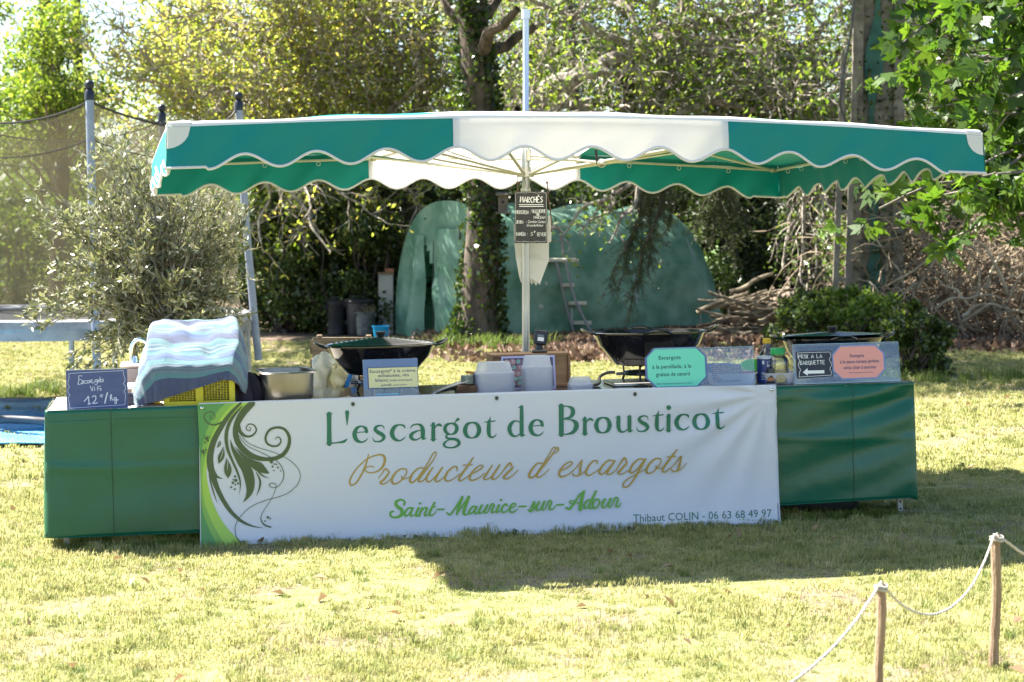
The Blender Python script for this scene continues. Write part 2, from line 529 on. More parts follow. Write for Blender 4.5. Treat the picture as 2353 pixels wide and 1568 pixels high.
# ---- grass, one stuff object per zone: blades of a tuft patch instanced on points kept in the same mesh
def grass_mat(name, cols, seedv=0.0):
    m = bpy.data.materials.new(name); m.use_nodes = True
    t = m.node_tree; b = t.nodes['Principled BSDF']; out = t.nodes['Material Output']; L = t.links.new
    g = t.nodes.new('ShaderNodeNewGeometry')
    a = t.nodes.new('ShaderNodeAttribute'); a.attribute_name = 'rnd'
    n = t.nodes.new('ShaderNodeTexNoise'); n.inputs['Scale'].default_value = 2.2; n.inputs['Detail'].default_value = 5
    n.inputs['Roughness'].default_value = .65
    L(g.outputs['Position'], n.inputs['Vector'])
    n2 = t.nodes.new('ShaderNodeTexNoise'); n2.inputs['Scale'].default_value = 14; n2.inputs['Detail'].default_value = 2
    L(g.outputs['Position'], n2.inputs['Vector'])
    ad = t.nodes.new('ShaderNodeMath'); ad.operation = 'MULTIPLY_ADD'; L(a.outputs['Fac'], ad.inputs[0]); ad.inputs[1].default_value = .42
    s1 = t.nodes.new('ShaderNodeMath'); s1.operation = 'MULTIPLY_ADD'; L(n.outputs['Fac'], s1.inputs[0]); s1.inputs[1].default_value = .95; s1.inputs[2].default_value = -.42
    s2 = t.nodes.new('ShaderNodeMath'); s2.operation = 'MULTIPLY_ADD'; L(n2.outputs['Fac'], s2.inputs[0]); s2.inputs[1].default_value = .6; L(s1.outputs[0], s2.inputs[2])
    L(s2.outputs[0], ad.inputs[2])
    r = t.nodes.new('ShaderNodeValToRGB'); e = r.color_ramp.elements
    while len(e) < len(cols): e.new(.5)
    for i, cc in enumerate(cols): e[i].position = i/(len(cols)-1); e[i].color = c4(cc)
    L(ad.outputs[0], r.inputs[0]); L(r.outputs[0], b.inputs['Base Color'])
    b.inputs['Roughness'].default_value = .55; b.inputs['Specular IOR Level'].default_value = .35
    tr = t.nodes.new('ShaderNodeBsdfTranslucent'); L(r.outputs[0], tr.inputs[0])
    ms = t.nodes.new('ShaderNodeMixShader'); ms.inputs[0].default_value = .45
    L(b.outputs[0], ms.inputs[1]); L(tr.outputs[0], ms.inputs[2]); L(ms.outputs[0], out.inputs['Surface'])
    return m

def grass_nodes():
    ng = bpy.data.node_groups.new('scatter_tufts', 'GeometryNodeTree')
    ng.interface.new_socket('Geometry', in_out='INPUT', socket_type='NodeSocketGeometry')
    ng.interface.new_socket('Geometry', in_out='OUTPUT', socket_type='NodeSocketGeometry')
    N = ng.nodes; L = ng.links.new
    gi = N.new('NodeGroupInput'); go = N.new('NodeGroupOutput')
    a = N.new('GeometryNodeInputNamedAttribute'); a.data_type = 'FLOAT'; a.inputs['Name'].default_value = 'ispt'
    cmp_ = N.new('FunctionNodeCompare'); cmp_.data_type = 'FLOAT'; cmp_.operation = 'GREATER_THAN'; cmp_.inputs[1].default_value = .5
    L(a.outputs[0], cmp_.inputs[0])
    sep = N.new('GeometryNodeSeparateGeometry'); sep.domain = 'POINT'
    L(gi.outputs[0], sep.inputs['Geometry']); L(cmp_.outputs[0], sep.inputs['Selection'])
    mp = N.new('GeometryNodeMeshToPoints'); L(sep.outputs['Selection'], mp.inputs['Mesh'])
    iop = N.new('GeometryNodeInstanceOnPoints'); L(mp.outputs[0], iop.inputs['Points']); L(sep.outputs['Inverted'], iop.inputs['Instance'])
    r = N.new('GeometryNodeInputNamedAttribute'); r.data_type = 'FLOAT_VECTOR'; r.inputs['Name'].default_value = 'rotv'
    s = N.new('GeometryNodeInputNamedAttribute'); s.data_type = 'FLOAT_VECTOR'; s.inputs['Name'].default_value = 'sclv'
    L(r.outputs[0], iop.inputs['Rotation']); L(s.outputs[0], iop.inputs['Scale'])
    L(iop.outputs[0], go.inputs[0])
    return ng
GN = grass_nodes()

def scatter(name, bladeV, bladeF, bladeR, pts, rots, scls, mt, label, cat, nper=3):
    V = np.vstack([bladeV, pts]); nb = len(bladeV); npt = len(pts)
    rnd = np.concatenate([bladeR, np.zeros(npt)])
    o = np_mesh(name, V, bladeF, nper, mt, rnd)
    me = o.data
    at = me.attributes.new('ispt', 'FLOAT', 'POINT'); at.data.foreach_set('value', np.concatenate([np.zeros(nb), np.ones(npt)]).astype(np.float32))
    at = me.attributes.new('rotv', 'FLOAT_VECTOR', 'POINT'); at.data.foreach_set('vector', np.vstack([np.zeros((nb, 3)), rots]).astype(np.float32).ravel())
    at = me.attributes.new('sclv', 'FLOAT_VECTOR', 'POINT'); at.data.foreach_set('vector', np.vstack([np.ones((nb, 3)), scls]).astype(np.float32).ravel())
    md = o.modifiers.new('scatter', 'NODES'); md.node_group = GN
    return stuff(o, label, cat)

def blades(rng, n, R, h0, h1, w, bend=0.6, clump=0):
    r = R*np.sqrt(rng.uniform(0, 1, n)); a = rng.uniform(0, 2*PI, n)
    x = r*np.cos(a); y = r*np.sin(a)
    if clump:
        k = rng.integers(0, clump, n); cx = rng.uniform(-R, R, clump); cy = rng.uniform(-R, R, clump)
        msk = rng.uniform(0, 1, n) < .6
        x = np.where(msk, cx[k]+rng.normal(0, .018, n), x); y = np.where(msk, cy[k]+rng.normal(0, .018, n), y)
    h = rng.uniform(h0, h1, n); th_ = rng.uniform(0, 2*PI, n); b = rng.uniform(.15, 1, n)*bend
    dx, dy = np.cos(th_), np.sin(th_); sx, sy = -dy*w/2, dx*w/2
    z0 = np.zeros(n)-.004
    p0 = np.stack([x-sx, y-sy, z0], 1); p1 = np.stack([x+sx, y+sy, z0], 1)
    m = np.stack([x+dx*h*b*.35, y+dy*h*b*.35, h*.6], 1); s = np.stack([sx, sy, z0*0], 1)
    p2 = m+s*.8; p3 = m-s*.8
    tip = np.stack([x+dx*h*b, y+dy*h*b, h*(1-.35*b)], 1)
    V = np.stack([p0, p1, p2, p3, tip], 1).reshape(-1, 3)
    i = np.arange(n)[:, None]*5
    Fc = np.concatenate([i+np.array([[0, 1, 2]]), i+np.array([[0, 2, 3]]), i+np.array([[3, 2, 4]])], 1).reshape(-1, 3)
    return V, Fc, np.repeat(rng.uniform(0, 1, n), 5)

def lawn_points(rng, y0, y1, sp, keep, margin=1.0, hs=(0.75, 1.25)):
    pts = []; sc_ = []
    y = y0
    while y < y1:
        hw = y*0.27+margin; x = -hw
        while x < hw:
            px = x+rng.uniform(-.4, .4)*sp; py = y+rng.uniform(-.4, .4)*sp
            k = keep(px, py)
            if k > 0:
                pts.append((px, py, gz(px)-.003)); q = rng.uniform(*hs)
                sc_.append((1, 1, q*k))
            x += sp
        y += sp
    pts = np.array(pts); n = len(pts)
    rot = np.zeros((n, 3)); rot[:, 2] = rng.uniform(0, 2*PI, n); rot[:, :2] = rng.normal(0, .04, (n, 2))
    return pts, rot, np.array(sc_)

def vn(x, y, s=1.0):
    return 0.5+0.5*math.sin(x*1.9*s+1.3*math.sin(y*1.1*s+.7))*math.sin(y*2.3*s+1.7*math.sin(x*.8*s))
LAWN = [(0.08, 0.11, 0.025), (0.17, 0.205, 0.055), (0.32, 0.33, 0.11), (0.48, 0.44, 0.20), (0.58, 0.49, 0.30)]
gm_near = grass_mat('grass_blade', LAWN)
rng = np.random.default_rng(11)
def bare(x, y):
    "thin worn turf in front of and under the stand"
    q = tp(0, 0); a = (x-q.x)*TU.x+(y-q.y)*TU.y; b = (x-q.x)*TV.x+(y-q.y)*TV.y
    if 0.6 < a < 4.0 and -0.42 < b < -0.08: return vn(x, y, 4)*1.0+.12
    return 1
bv, bf, br = blades(rng, 1900, .36, .010, .034, .0036, 1.0, clump=26)
def keepn(x, y):
    b = bare(x, y); n = vn(x, y, 2.1)
    if b < .55: return 0 if rng.uniform() < .75 else .6
    if n > .93 or vn(x+3.1, y*1.3, 3.3) > .975: return .45 if rng.uniform() < .5 else 0
    return .5+.8*n
p, r, s = lawn_points(rng, 6.6, 13.6, .33, keepn)
scatter('grass', bv, bf, br, p, r, s, gm_near, 'short sunlit lawn around and in front of the stall', 'grass')
bv, bf, br = blades(rng, 1500, .7, .012, .038, .008, .9, clump=30)
def keepf(x, y):
    if y+.28*x > 27.5+vn(x, y)*1.5: return 0
    return .6+.7*vn(x, y, 1.3)
p, r, s = lawn_points(rng, 13.7, 31, .6, keepf, margin=3)
scatter('grass', bv, bf, br, p, r, s, gm_near, 'lawn behind the stall reaching to the trees', 'grass')
# taller tufts: at the foot of the banner, round the trunk, by the tarp, under the shrub
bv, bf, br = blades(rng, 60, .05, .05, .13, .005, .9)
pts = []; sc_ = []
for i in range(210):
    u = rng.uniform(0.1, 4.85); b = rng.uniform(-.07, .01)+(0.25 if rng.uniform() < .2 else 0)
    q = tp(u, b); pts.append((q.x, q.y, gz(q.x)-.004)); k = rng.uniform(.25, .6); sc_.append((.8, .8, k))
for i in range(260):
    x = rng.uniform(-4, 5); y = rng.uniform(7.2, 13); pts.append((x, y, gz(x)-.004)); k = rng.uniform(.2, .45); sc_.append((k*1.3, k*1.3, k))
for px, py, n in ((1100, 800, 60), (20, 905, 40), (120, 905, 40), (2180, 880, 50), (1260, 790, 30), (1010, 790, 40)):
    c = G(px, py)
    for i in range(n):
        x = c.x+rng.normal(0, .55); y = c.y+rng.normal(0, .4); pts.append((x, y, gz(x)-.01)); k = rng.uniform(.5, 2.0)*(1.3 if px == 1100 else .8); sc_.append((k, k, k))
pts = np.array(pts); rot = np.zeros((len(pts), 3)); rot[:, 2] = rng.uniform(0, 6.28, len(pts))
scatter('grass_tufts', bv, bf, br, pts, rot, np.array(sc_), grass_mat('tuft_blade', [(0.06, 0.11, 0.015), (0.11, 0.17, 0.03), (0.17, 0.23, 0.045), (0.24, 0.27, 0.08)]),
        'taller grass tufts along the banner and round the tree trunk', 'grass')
# a few fallen leaves on the lawn
LV, LF, LR = leaves_geo(rng, np.zeros((1, 3))+np.array([[0, 0, .012]]), .05, aspect=.6, updir=-.2, fold=.2)
fp = []
for i in range(240):
    y = rng.uniform(7, 22); x = rng.uniform(-1, 1)*y*.27; fp.append((x, y, gz(x)+.012))
fp = np.array(fp); fr_ = rng.normal(0, .5, (len(fp), 3)); fr_[:, 2] = rng.uniform(0, 6.28, len(fp)); fs_ = np.repeat(rng.uniform(.5, 1.2, len(fp))[:, None], 3, 1)
scatter('fallen_leaves', LV, LF, LR, fp, fr_, fs_, mat('fallen_leaf', rough=.7, transl=.2, rnd=[(0.12, 0.07, 0.04), (0.30, 0.18, 0.10), (0.36, 0.30, 0.16)]), 'scattered dry leaves lying on the sunlit lawn', 'fallen leaves', nper=4)
# dry leaf litter under the trees
LV, LF, LR = leaves_geo(rng, rng.normal(0, .28, (120, 3))*np.array([1, 1, .03])+np.array([0, 0, .02]), .10, aspect=.6, updir=.1, fold=.2)
pts = []
for i in range(1500):
    x = rng.uniform(-1.0, 8); y = rng.uniform(24.0, 32)
    if y+.28*x < 26.0+vn(x, y)*2 and rng.uniform() < .9: continue
    pts.append((x, y, gz(x)))
pts = np.array(pts); rot = np.zeros((len(pts), 3)); rot[:, 2] = rng.uniform(0, 6.28, len(pts))
scatter('leaf_litter', LV, LF, LR, pts, rot, np.ones((len(pts), 3)), mat('dry_leaf', rough=.7, transl=.2, rnd=[(0.06, 0.035, 0.02), (0.18, 0.11, 0.07), (0.30, 0.21, 0.15)]),
        'dry brown leaf litter on the ground under the trees', 'leaf litter', nper=4)

# ---------------------------------------------------------------- trees and background planting
bark = mat('bark', (0.09, 0.075, 0.06), .9, c2=(0.23, 0.20, 0.165), ns=6, nd_=8, bump=.9, bs=25, stretch=(1, 1, .35))
bark_dark = mat('bark_dark', (0.035, 0.028, 0.022), .95, c2=(0.11, 0.082, 0.062), ns=9, nd_=8, bump=1.0, bs=22, stretch=(1, 1, .3))
bark_grey = mat('bark_lichen', (0.15, 0.12, 0.095), .9, c2=(0.40, 0.36, 0.30), ns=10, nd_=6, bump=.8, bs=30)
twigm = mat('dead_twig', (0.12, 0.095, 0.07), .9, c2=(0.26, 0.22, 0.17), ns=5, nd_=4)
def leafm(name, cols, tl=.5, rough=.45, tc=(1.25, 1.3, .6)):
    return mat(name, rough=rough, transl=tl, tc=tc, rnd=cols, spec=.5)
lf_yel = leafm('leaf_yellow', [(0.16, 0.22, 0.04), (0.30, 0.35, 0.08), (0.43, 0.44, 0.13), (0.47, 0.35, 0.15)], .62)
lf_grn = leafm('leaf_green', [(0.035, 0.07, 0.012), (0.08, 0.14, 0.02), (0.15, 0.22, 0.035), (0.24, 0.30, 0.06)], .5)
lf_mid = leafm('leaf_mid', [(0.05, 0.095, 0.018), (0.13, 0.20, 0.03), (0.23, 0.30, 0.055), (0.33, 0.37, 0.10)], .55)
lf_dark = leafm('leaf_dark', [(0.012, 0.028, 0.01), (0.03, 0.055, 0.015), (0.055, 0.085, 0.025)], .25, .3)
lf_ivy = leafm('ivy_leaf', [(0.015, 0.035, 0.01), (0.04, 0.07, 0.015), (0.09, 0.13, 0.03)], .3, .3)
lf_oak = leafm('oak_leaf', [(0.03, 0.07, 0.012), (0.06, 0.12, 0.018), (0.11, 0.18, 0.025)], .5, .4)
lf_hedge = leafm('hedge_leaf', [(0.025, 0.05, 0.012), (0.06, 0.095, 0.025), (0.12, 0.155, 0.05)], .35, .3)
lf_olive = leafm('olive_leaf', [(0.07, 0.085, 0.035), (0.18, 0.19, 0.10), (0.34, 0.33, 0.24), (0.48, 0.46, 0.37)], .2, .3, tc=(1.1, 1.2, .6))
lf_spruce = leafm('spruce_needle', [(0.02, 0.035, 0.012), (0.05, 0.075, 0.02), (0.12, 0.17, 0.035)], .3, .5)

def rv(rg): return Vector((rg.gauss(0, 1), rg.gauss(0, 1), rg.gauss(0, 1))).normalized()
def wander(rg, a, b, n=7, amp=.12, sag=0.0):
    "crooked line from a to b"
    a, b = Vector(a), Vector(b); L = (b-a).length; out = []
    off = Vector((0, 0, 0)); 
    for i in range(n+1):
        t = i/n
        p = a.lerp(b, t)+Vector((0, 0, 1))*(sag*L*4*t*(1-t))
        if 0 < i < n: off = off*.5+rv(rg)*amp*L*.5
        else: off = Vector((0, 0, 0))
        out.append(p+off)
    return out
def smoothp(pts, n=3): return [Vector(q) for q in catmull([tuple(p) for p in pts], n)]
def limb(mb, rg, a, b, r0, r1, n=7, amp=.1, sides=7, sag=0.0):
    pts = smoothp(wander(rg, a, b, n, amp, sag), 2); N = len(pts)
    mb.tube(pts, [r0+(r1-r0)*i/(N-1) for i in range(N)], sides, cap=False)
    return pts
def gnarl(mb, rg, p, d, r, L, depth, ends, curl=.55, up=.0, kids=3, sides=4, spread=.9, minr=.004):
    "crooked recursive branch, appends twig points to ends"
    n = 5; pts = [p]; dd = d.normalized()
    for i in range(n):
        dd = (dd+rv(rg)*curl*.5+Vector((0, 0, up))).normalized(); pts.append(pts[-1]+dd*L/n)
    r1 = max(r*.55, minr*.8)
    mb.tube(pts, [r+(r1-r)*i/n for i in range(n+1)], sides if depth > 1 else 3, cap=False)
    if depth <= 1: ends.append((pts[-1], dd)); ends.append((pts[3], dd))
    if depth > 0:
        for k in range(kids):
            i = rg.randint(2, n); q = pts[i]
            nd_ = (dd+rv(rg)*spread).normalized()
            gnarl(mb, rg, q, nd_, max(r1*rg.uniform(.55, .85), minr), L*rg.uniform(.55, .85), depth-1, ends, curl, up, kids, sides, spread, minr)
def cloud(rng, centers, radii, n, flat=1.0):
    "points filling clumps: n points shared between clumps"
    k = len(centers); C = np.array(centers, float); R = np.array(radii, float)
    i = rng.integers(0, k, n)
    d = rng.normal(size=(n, 3)); d /= np.linalg.norm(d, axis=1)[:, None]
    rr = rng.uniform(0, 1, n)**.45
    return C[i]+d*(R[i]*rr)[:, None]*np.array([1, 1, flat])
def ends_cloud(rng, ends, per, sd):
    E_ = np.array([tuple(e[0]) for e in ends]); n = len(E_)*per
    i = np.repeat(np.arange(len(E_)), per)
    return E_[i]+rng.normal(0, sd, (n, 3))

def bush(name, label, cat, c, size, n, leaf, lm, seed, group=None, clumps=40, stems=True, low=0.0, kname='foliage', aspect=.55):
    "c = base on the ground, size = (rx, ry, height)"
    rng_ = np.random.default_rng(seed); rg_ = random.Random(seed)
    t = thing(name, label, cat, c, group=group)
    cs = []; rs = []
    for i in range(clumps):
        a = rg_.uniform(0, 2*PI); q = math.sqrt(rg_.uniform(0.02, 1))*rg_.choice((1, 1, 1.3)); z = rg_.uniform(low, .92)*rg_.choice((1, 1, 1.18))
        env = math.sqrt(max(0.05, 1-(2*z-.9)**2*.8))
        cs.append((math.cos(a)*q*size[0]*env*.85, math.sin(a)*q*size[1]*env*.85, z*size[2])); rs.append(rg_.uniform(.09, .30)*min(size[0]*1.2, size[2]))
    leaf_obj(kname, rng_, cloud(rng_, cs, rs, n, .8), leaf, lm, t, aspect=aspect)
    if stems:
        mb = MB()
        for i in range(0, clumps, 2): limb(mb, rg_, (rg_.uniform(-.15, .15)*size[0], rg_.uniform(-.15, .15), 0), cs[i], .02+.012*size[2], .006, 5, .12, 5)
        mb.build('stem', bark_dark, t)
    return t

# --- main trunk with ivy
Y0 = 28.0
base = G(1100, 796); Y0 = base.y
t = thing('ivy_tree', 'tall dark trunk wrapped in ivy standing in front of the green tunnel', 'tree', base)
trp = [P(x, y, Y0)-base for x, y in ((1098, 800), (1100, 740), (1104, 640), (1112, 520), (1112, 420), (1108, 300), (1100, 200), (1090, 100), (1082, 0), (1078, -150), (1070, -420))]
trp[0].z = -.05
mb = MB(); rg = random.Random(3)
tpts = smoothp(trp, 4); NT = len(tpts)
tr_r = [0.34*(1.15-.35*min(1, i/6))*(1-.35*i/NT) for i in range(NT)]; tr_r[0] = .46; tr_r[1] = .40
mb.tube(tpts, tr_r, 18, cap=False)
o = mb.build('trunk', bark_dark, t)
for v in o.data.vertices:
    a = math.atan2(v.co.y, v.co.x-tpts[min(NT-1, max(0, int(v.co.z*4)))].x)
    k = 1+.08*math.sin(a*5+v.co.z*1.3)+.05*math.sin(a*9-v.co.z*2.1); cx = tpts[0].x
    v.co.y *= k
lb = MB(); ends = []
ivy_limbs = [((1095, 60), (960, -60)), ((1088, 130), (1190, 20)), ((1100, 150), (1230, 60)), ((1105, 330), (1190, 250)), ((1090, 60), (1180, -80))]
for a_, b_ in ivy_limbs:
    limb(lb, rg, P(*a_, Y0)-base, P(*b_, Y0-rg.uniform(-1.5, 1.5))-base, .11, .05, 6, .1, 8)
# crown above the frame throws the dappled shade
for i in range(26):
    a = tpts[-8+i % 7] if i % 7 < 7 else tpts[-1]
    d = Vector((rg.uniform(-1, 1), rg.uniform(-1, .6), rg.uniform(.1, .8)))
    gnarl(lb, rg, a, d, .06, 1.7, 2, ends, .5, .03, 3, 5, .8)
rng = np.random.default_rng(21)
over = [(rg.uniform(-2.2, 2.0), rg.uniform(21.6, 25.6), rg.uniform(6.3, 8.0)) for _ in range(60)]
for q in over[::2]: limb(lb, rg, tpts[-3], Vector(q)-base, .07, .02, 7, .08, 5)
lb.build('limb', bark_dark, t)
leaf_obj('crown', rng, np.vstack([ends_cloud(rng, ends, 7, .30), cloud(rng, [tuple(Vector(q)-base) for q in over], [.55]*len(over), 13000)]), .13, lf_mid, t, aspect=.5)
n = 7500                                           # ivy hugging the trunk
i = rng.integers(0, NT-8, n); an = rng.uniform(0, 2*PI, n)
keep = (np.sin(an*2+i*.35)+rng.uniform(-.8, .8, n)) > -.25
i = i[keep]; an = an[keep]
TP = np.array([tuple(q) for q in tpts]); TR = np.array(tr_r)
pos = TP[i]+np.stack([np.cos(an), np.sin(an), np.zeros(len(i))], 1)*(TR[i]+rng.uniform(.0, .09, len(i)))[:, None]
pos[:, 2] += rng.uniform(-.12, .12, len(i))
leaf_obj('ivy', rng, pos, .075, lf_ivy, t, aspect=.8)
# birdhouse on the trunk
bh = thing('bird_house', 'small weathered wooden bird house hung on the ivy trunk', 'bird house', P(1156, 468, Y0-.38))
mb = MB(); mb.box((0, 0, 0), (.13, .13, .24), m=0); mb.build('box', mat('old_wood', (.09, .075, .06), .9, c2=(.17, .14, .11), ns=14), bh, smooth=False)
MB().box((0, -.02, .135), (.19, .22, .02), Euler((.15, 0, 0)).to_matrix()).build('roof', MATS['old_wood'], bh, smooth=False)
MB().box((0, -.03, -.13), (.2, .22, .018)).build('floor_board', MATS['old_wood'], bh, smooth=False)
mb = MB(); mb.lathe([(.02, 0), (.02, .004)], (0, 0, 0), 10, cap1=True); o = mb.build('entrance_hole', mat('black_hole', (.01, .01, .01), .9), bh); o.rotation_euler = (PI/2, 0, 0); o.location = (0, -.066, .02)

# --- tangled old trees (crooked bare branches with sparse leaves) behind the canopy
def tangle(label, trunk, limbs, seed, lmat, leafn, leafs, sd=.16, r0=.16, dep=3, tw=bark_grey, group='gnarled trees behind the stall', kids=3, nsub=7, sub=1.2):
    rg_ = random.Random(seed); rng_ = np.random.default_rng(seed)
    b = GY(trunk[0][0], trunk[0][1]); Yb = trunk[0][1]
    t = thing('gnarled_tree', label, 'tree', b, group=group)
    pts = smoothp([b+Vector((0, 0, -.05))-b]+[P(x, y, yy)-b for x, yy, y in trunk[1:]], 4)
    N = len(pts); mb_ = MB(); mb_.tube(pts, [r0*(1-.45*i/N) for i in range(N)], 10, cap=False); mb_.build('trunk', bark_dark, t)
    mb_ = MB(); ends_ = []
    for L in limbs:
        ps = smoothp([P(x, y, yy)-b for x, yy, y in L[:-1]], 4); r = L[-1]; M = len(ps)
        ps = [q+rv(rg_)*.05 if 0 < k < M-1 else q for k, q in enumerate(ps)]
        mb_.tube(ps, [r*(1-.65*i/M) for i in range(M)], 8, cap=False)
        for k in range(nsub):
            i = rg_.randint(M//5, M-1); q = ps[i]; tg = (ps[min(M-1, i+1)]-ps[i-1]).normalized()
            gnarl(mb_, rg_, q, tg*.5+rv(rg_)*.9, r*(1-.6*i/M)*.55, sub*rg_.uniform(.6, 1.1), dep, ends_, .75, .0, kids, 5, 1.0, .0105)
    mb_.build('branches', tw, t)
    pos_ = ends_cloud(rng_, ends_, leafn, sd)
    leaf_obj('crown', rng_, pos_, leafs, lmat, t, aspect=.42)
    return t
tangle('gnarled tree with grey bare branches and yellow leaves above the left canopy corner', [(700, 33, 780), (705, 33, 500), (720, 33, 300), (740, 33, 150), (760, 33, -100)],
       [[(740, 33, 160), (640, 32.5, 120), (560, 32, 60), (470, 31.5, -10), .08], [(725, 33, 260), (620, 32, 250), (520, 31.5, 210), (440, 31, 225), .07],
        [(735, 33, 200), (830, 32, 150), (930, 32, 140), (1000, 32, 60), .08], [(745, 33, 120), (830, 33.5, 60), (900, 33, -20), .07],
        [(715, 33, 380), (800, 32, 330), (900, 32, 250), (980, 31, 180), .06], [(730, 33, 230), (690, 32, 130), (640, 31, 30), (600, 31, -60), .07]], 101, lf_yel, 2, .10, .17, nsub=9, kids=4)
tangle('gnarled tree with a long lichen covered limb crossing above the canopy', [(1500, 31, 780), (1490, 31, 560), (1470, 31, 400), (1450, 31, 280), (1440, 31, 100)],
       [[(1200, 30.5, 250), (1290, 30.5, 195), (1400, 30.5, 150), (1500, 30.5, 95), (1620, 30.5, 95), (1750, 30.5, 130), (1900, 30.5, 150), .17],
        [(1450, 31, 260), (1330, 30, 230), (1240, 29.5, 260), (1150, 29.5, 180), .06], [(1445, 31, 120), (1560, 31, 60), (1700, 31, 40), (1860, 31, 10), .08],
        [(1460, 31, 320), (1600, 30, 240), (1740, 30, 250), (1880, 30, 200), .06], [(1440, 31, 100), (1330, 31, 50), (1240, 31, 10), (1190, 31, -60), .07],
        [(1455, 31, 280), (1560, 31, 190), (1680, 31, 175), (1800, 31, 60), .06]], 202, lf_mid, 2, .10, .15, nsub=11)
tangle('gnarled tree with dead arching twigs beside the concrete pole', [(1840, 32, 780), (1830, 32, 500), (1800, 32, 300), (1790, 32, 100), (1780, 32, -80)],
       [[(1800, 32, 250), (1890, 31, 180), (1960, 30.5, 110), (2010, 30, 60), .06], [(1790, 32, 120), (1700, 31.5, 80), (1600, 31, 20), (1500, 31, -20), .07],
        [(1795, 32, 200), (1860, 31, 90), (1930, 31, 20), (1980, 31, -60), .07], [(1805, 32, 330), (1730, 31, 270), (1650, 30.5, 200), .06],
        [(1820, 32, 420), (1880, 31, 330), (1930, 30, 300), .05]], 303, lf_grn, 2, .10, .16, nsub=12)
tangle('gnarled branching tree between the central trunk and the left canopy', [(935, 34, 780), (940, 34, 500), (960, 34, 300), (985, 34, 120), (1000, 34, -60)],
       [[(960, 34, 300), (880, 33, 240), (800, 32.5, 230), (700, 32, 170), .07], [(985, 34, 130), (900, 33, 60), (820, 33, 20), (760, 33, -60), .07],
        [(970, 34, 220), (1040, 33, 170), (1120, 33, 120), (1200, 33, 100), .06], [(990, 34, 100), (940, 33, 30), (880, 33, -50), .06]], 404, lf_mid, 2, .10, .17, nsub=12)
# --- twigs hanging below the canopy
def hanging(label, start, seeds, n, seed, lmat, leafn=2):
    rg_ = random.Random(seed); rng_ = np.random.default_rng(seed)
    b = GY(start[0], start[2]); t = thing('dead_branch', label, 'branch', b, group='twiggy branches hanging behind the stall')
    mb_ = MB(); ends_ = []
    o_ = P(start[0], start[1], start[2])-b
    for k in range(n):
        s = seeds[k % len(seeds)]; e = P(s[0], s[1], s[2])-b
        ps = limb(mb_, rg_, o_, e, .04, .014, 6, .14, 5)
        for j in range(5):
            q = ps[rg_.randint(3, len(ps)-1)]; gnarl(mb_, rg_, q, (e-o_).normalized()*.6+rv(rg_)*.7, .012, .5, 1, ends_, .8, -.03, 3, 4, .9, .004)
    mb_.build('branches', bark_grey, t)
    leaf_obj('foliage', rng_, ends_cloud(rng_, ends_, leafn, .08), .09, lmat, t, aspect=.45)
hanging('mossy crooked branches low on the left below the canopy', (610, 300, 29), [(600, 560, 28.5), (700, 500, 28), (830, 470, 28.5), (760, 580, 28)], 4, 7, lf_yel, 1)
hanging('bare drooping branch reaching down before the tunnel', (1480, 380, 27.5), [(1400, 560, 27), (1330, 540, 27), (1290, 545, 27)], 3, 8, lf_grn, 2)
hanging('brown trailing vines hanging beside the concrete pole', (1860, 330, 27.5), [(1800, 620, 27.5), (1870, 640, 27), (1910, 560, 27), (1850, 560, 27.5), (1890, 690, 27), (1930, 500, 26.8)], 6, 9, lf_hedge, 2)

# --- broad leaved trees, mass filling the upper half
def leafy(label, px, Y, clumps, n, leaf, lm, seed, r0=.14, group='leafy trees along the back of the garden', aspect=.5, rr=(.5, .9)):
    rg_ = random.Random(seed); rng_ = np.random.default_rng(seed)
    b = GY(px, Y); t = thing('leafy_tree', label, 'tree', b, group=group)
    top = P(px, -250, Y)-b
    mb_ = MB(); ps = limb(mb_, rg_, (0, 0, -.05), top, r0, r0*.5, 8, .05, 9); mb_.build('trunk', bark_dark, t)
    mb_ = MB(); cs = []; rs = []
    for (x, y, w, h, k) in clumps:
        for j in range(k):
            p = P(x+rg_.uniform(-.5, .5)*w, y+rg_.uniform(-.5, .5)*h, Y+rg_.uniform(-1.4, 1.4))-b
            cs.append(tuple(p)); rs.append(rg_.uniform(*rr))
            q = min(ps, key=lambda s: abs(s.z-(p.z-1.0)))
            limb(mb_, rg_, q, p, r0*.28, .012, 5, .12, 4)
            for m_ in range(2): gnarl(mb_, rg_, p, rv(rg_), .012, .6, 1, [], .6, 0, 3, 3, .9, .005)
    if seed == 32:          # high crown reaching over the left lawn
        for j in range(34):
            q = Vector((rg_.uniform(-9.8, -7.2), rg_.uniform(21.5, 27), rg_.uniform(6.3, 8)))-b
            cs.append(tuple(q)); rs.append(.6); limb(mb_, rg_, ps[-2], q, .04, .01, 6, .1, 4)
    mb_.build('limb', bark, t)
    leaf_obj('crown', rng_, cloud(rng_, cs, rs, n, .75), leaf, lm, t, aspect=aspect)
    return t
leafy('pale yellow spring tree left of the canopy, dense and glowing', 470, 37, [(330, 190, 260, 160, 16), (520, 120, 320, 230, 24), (640, 200, 260, 130, 12), (420, 60, 200, 120, 5)], 9881, 0.092, lf_yel, 31)
leafy('thin green tree with forked bare trunk at the far left', 110, 34, [(60, 120, 180, 260, 12), (190, 190, 140, 130, 6), (40, 330, 140, 260, 9), (110, 60, 160, 120, 4)], 26350, 0.092, lf_mid, 32, rr=(.4, .7))
leafy('dense olive green tree behind the trampoline net', 200, 39, [(80, 420, 260, 420, 22), (280, 420, 240, 360, 18), (160, 600, 360, 200, 12)], 18600, 0.100, lf_grn, 33)
leafy('leafy green tree behind the gnarled branches, left of the trunk', 860, 38, [(820, 150, 380, 260, 22), (960, 220, 300, 120, 12)], 5425, 0.092, lf_mid, 34)
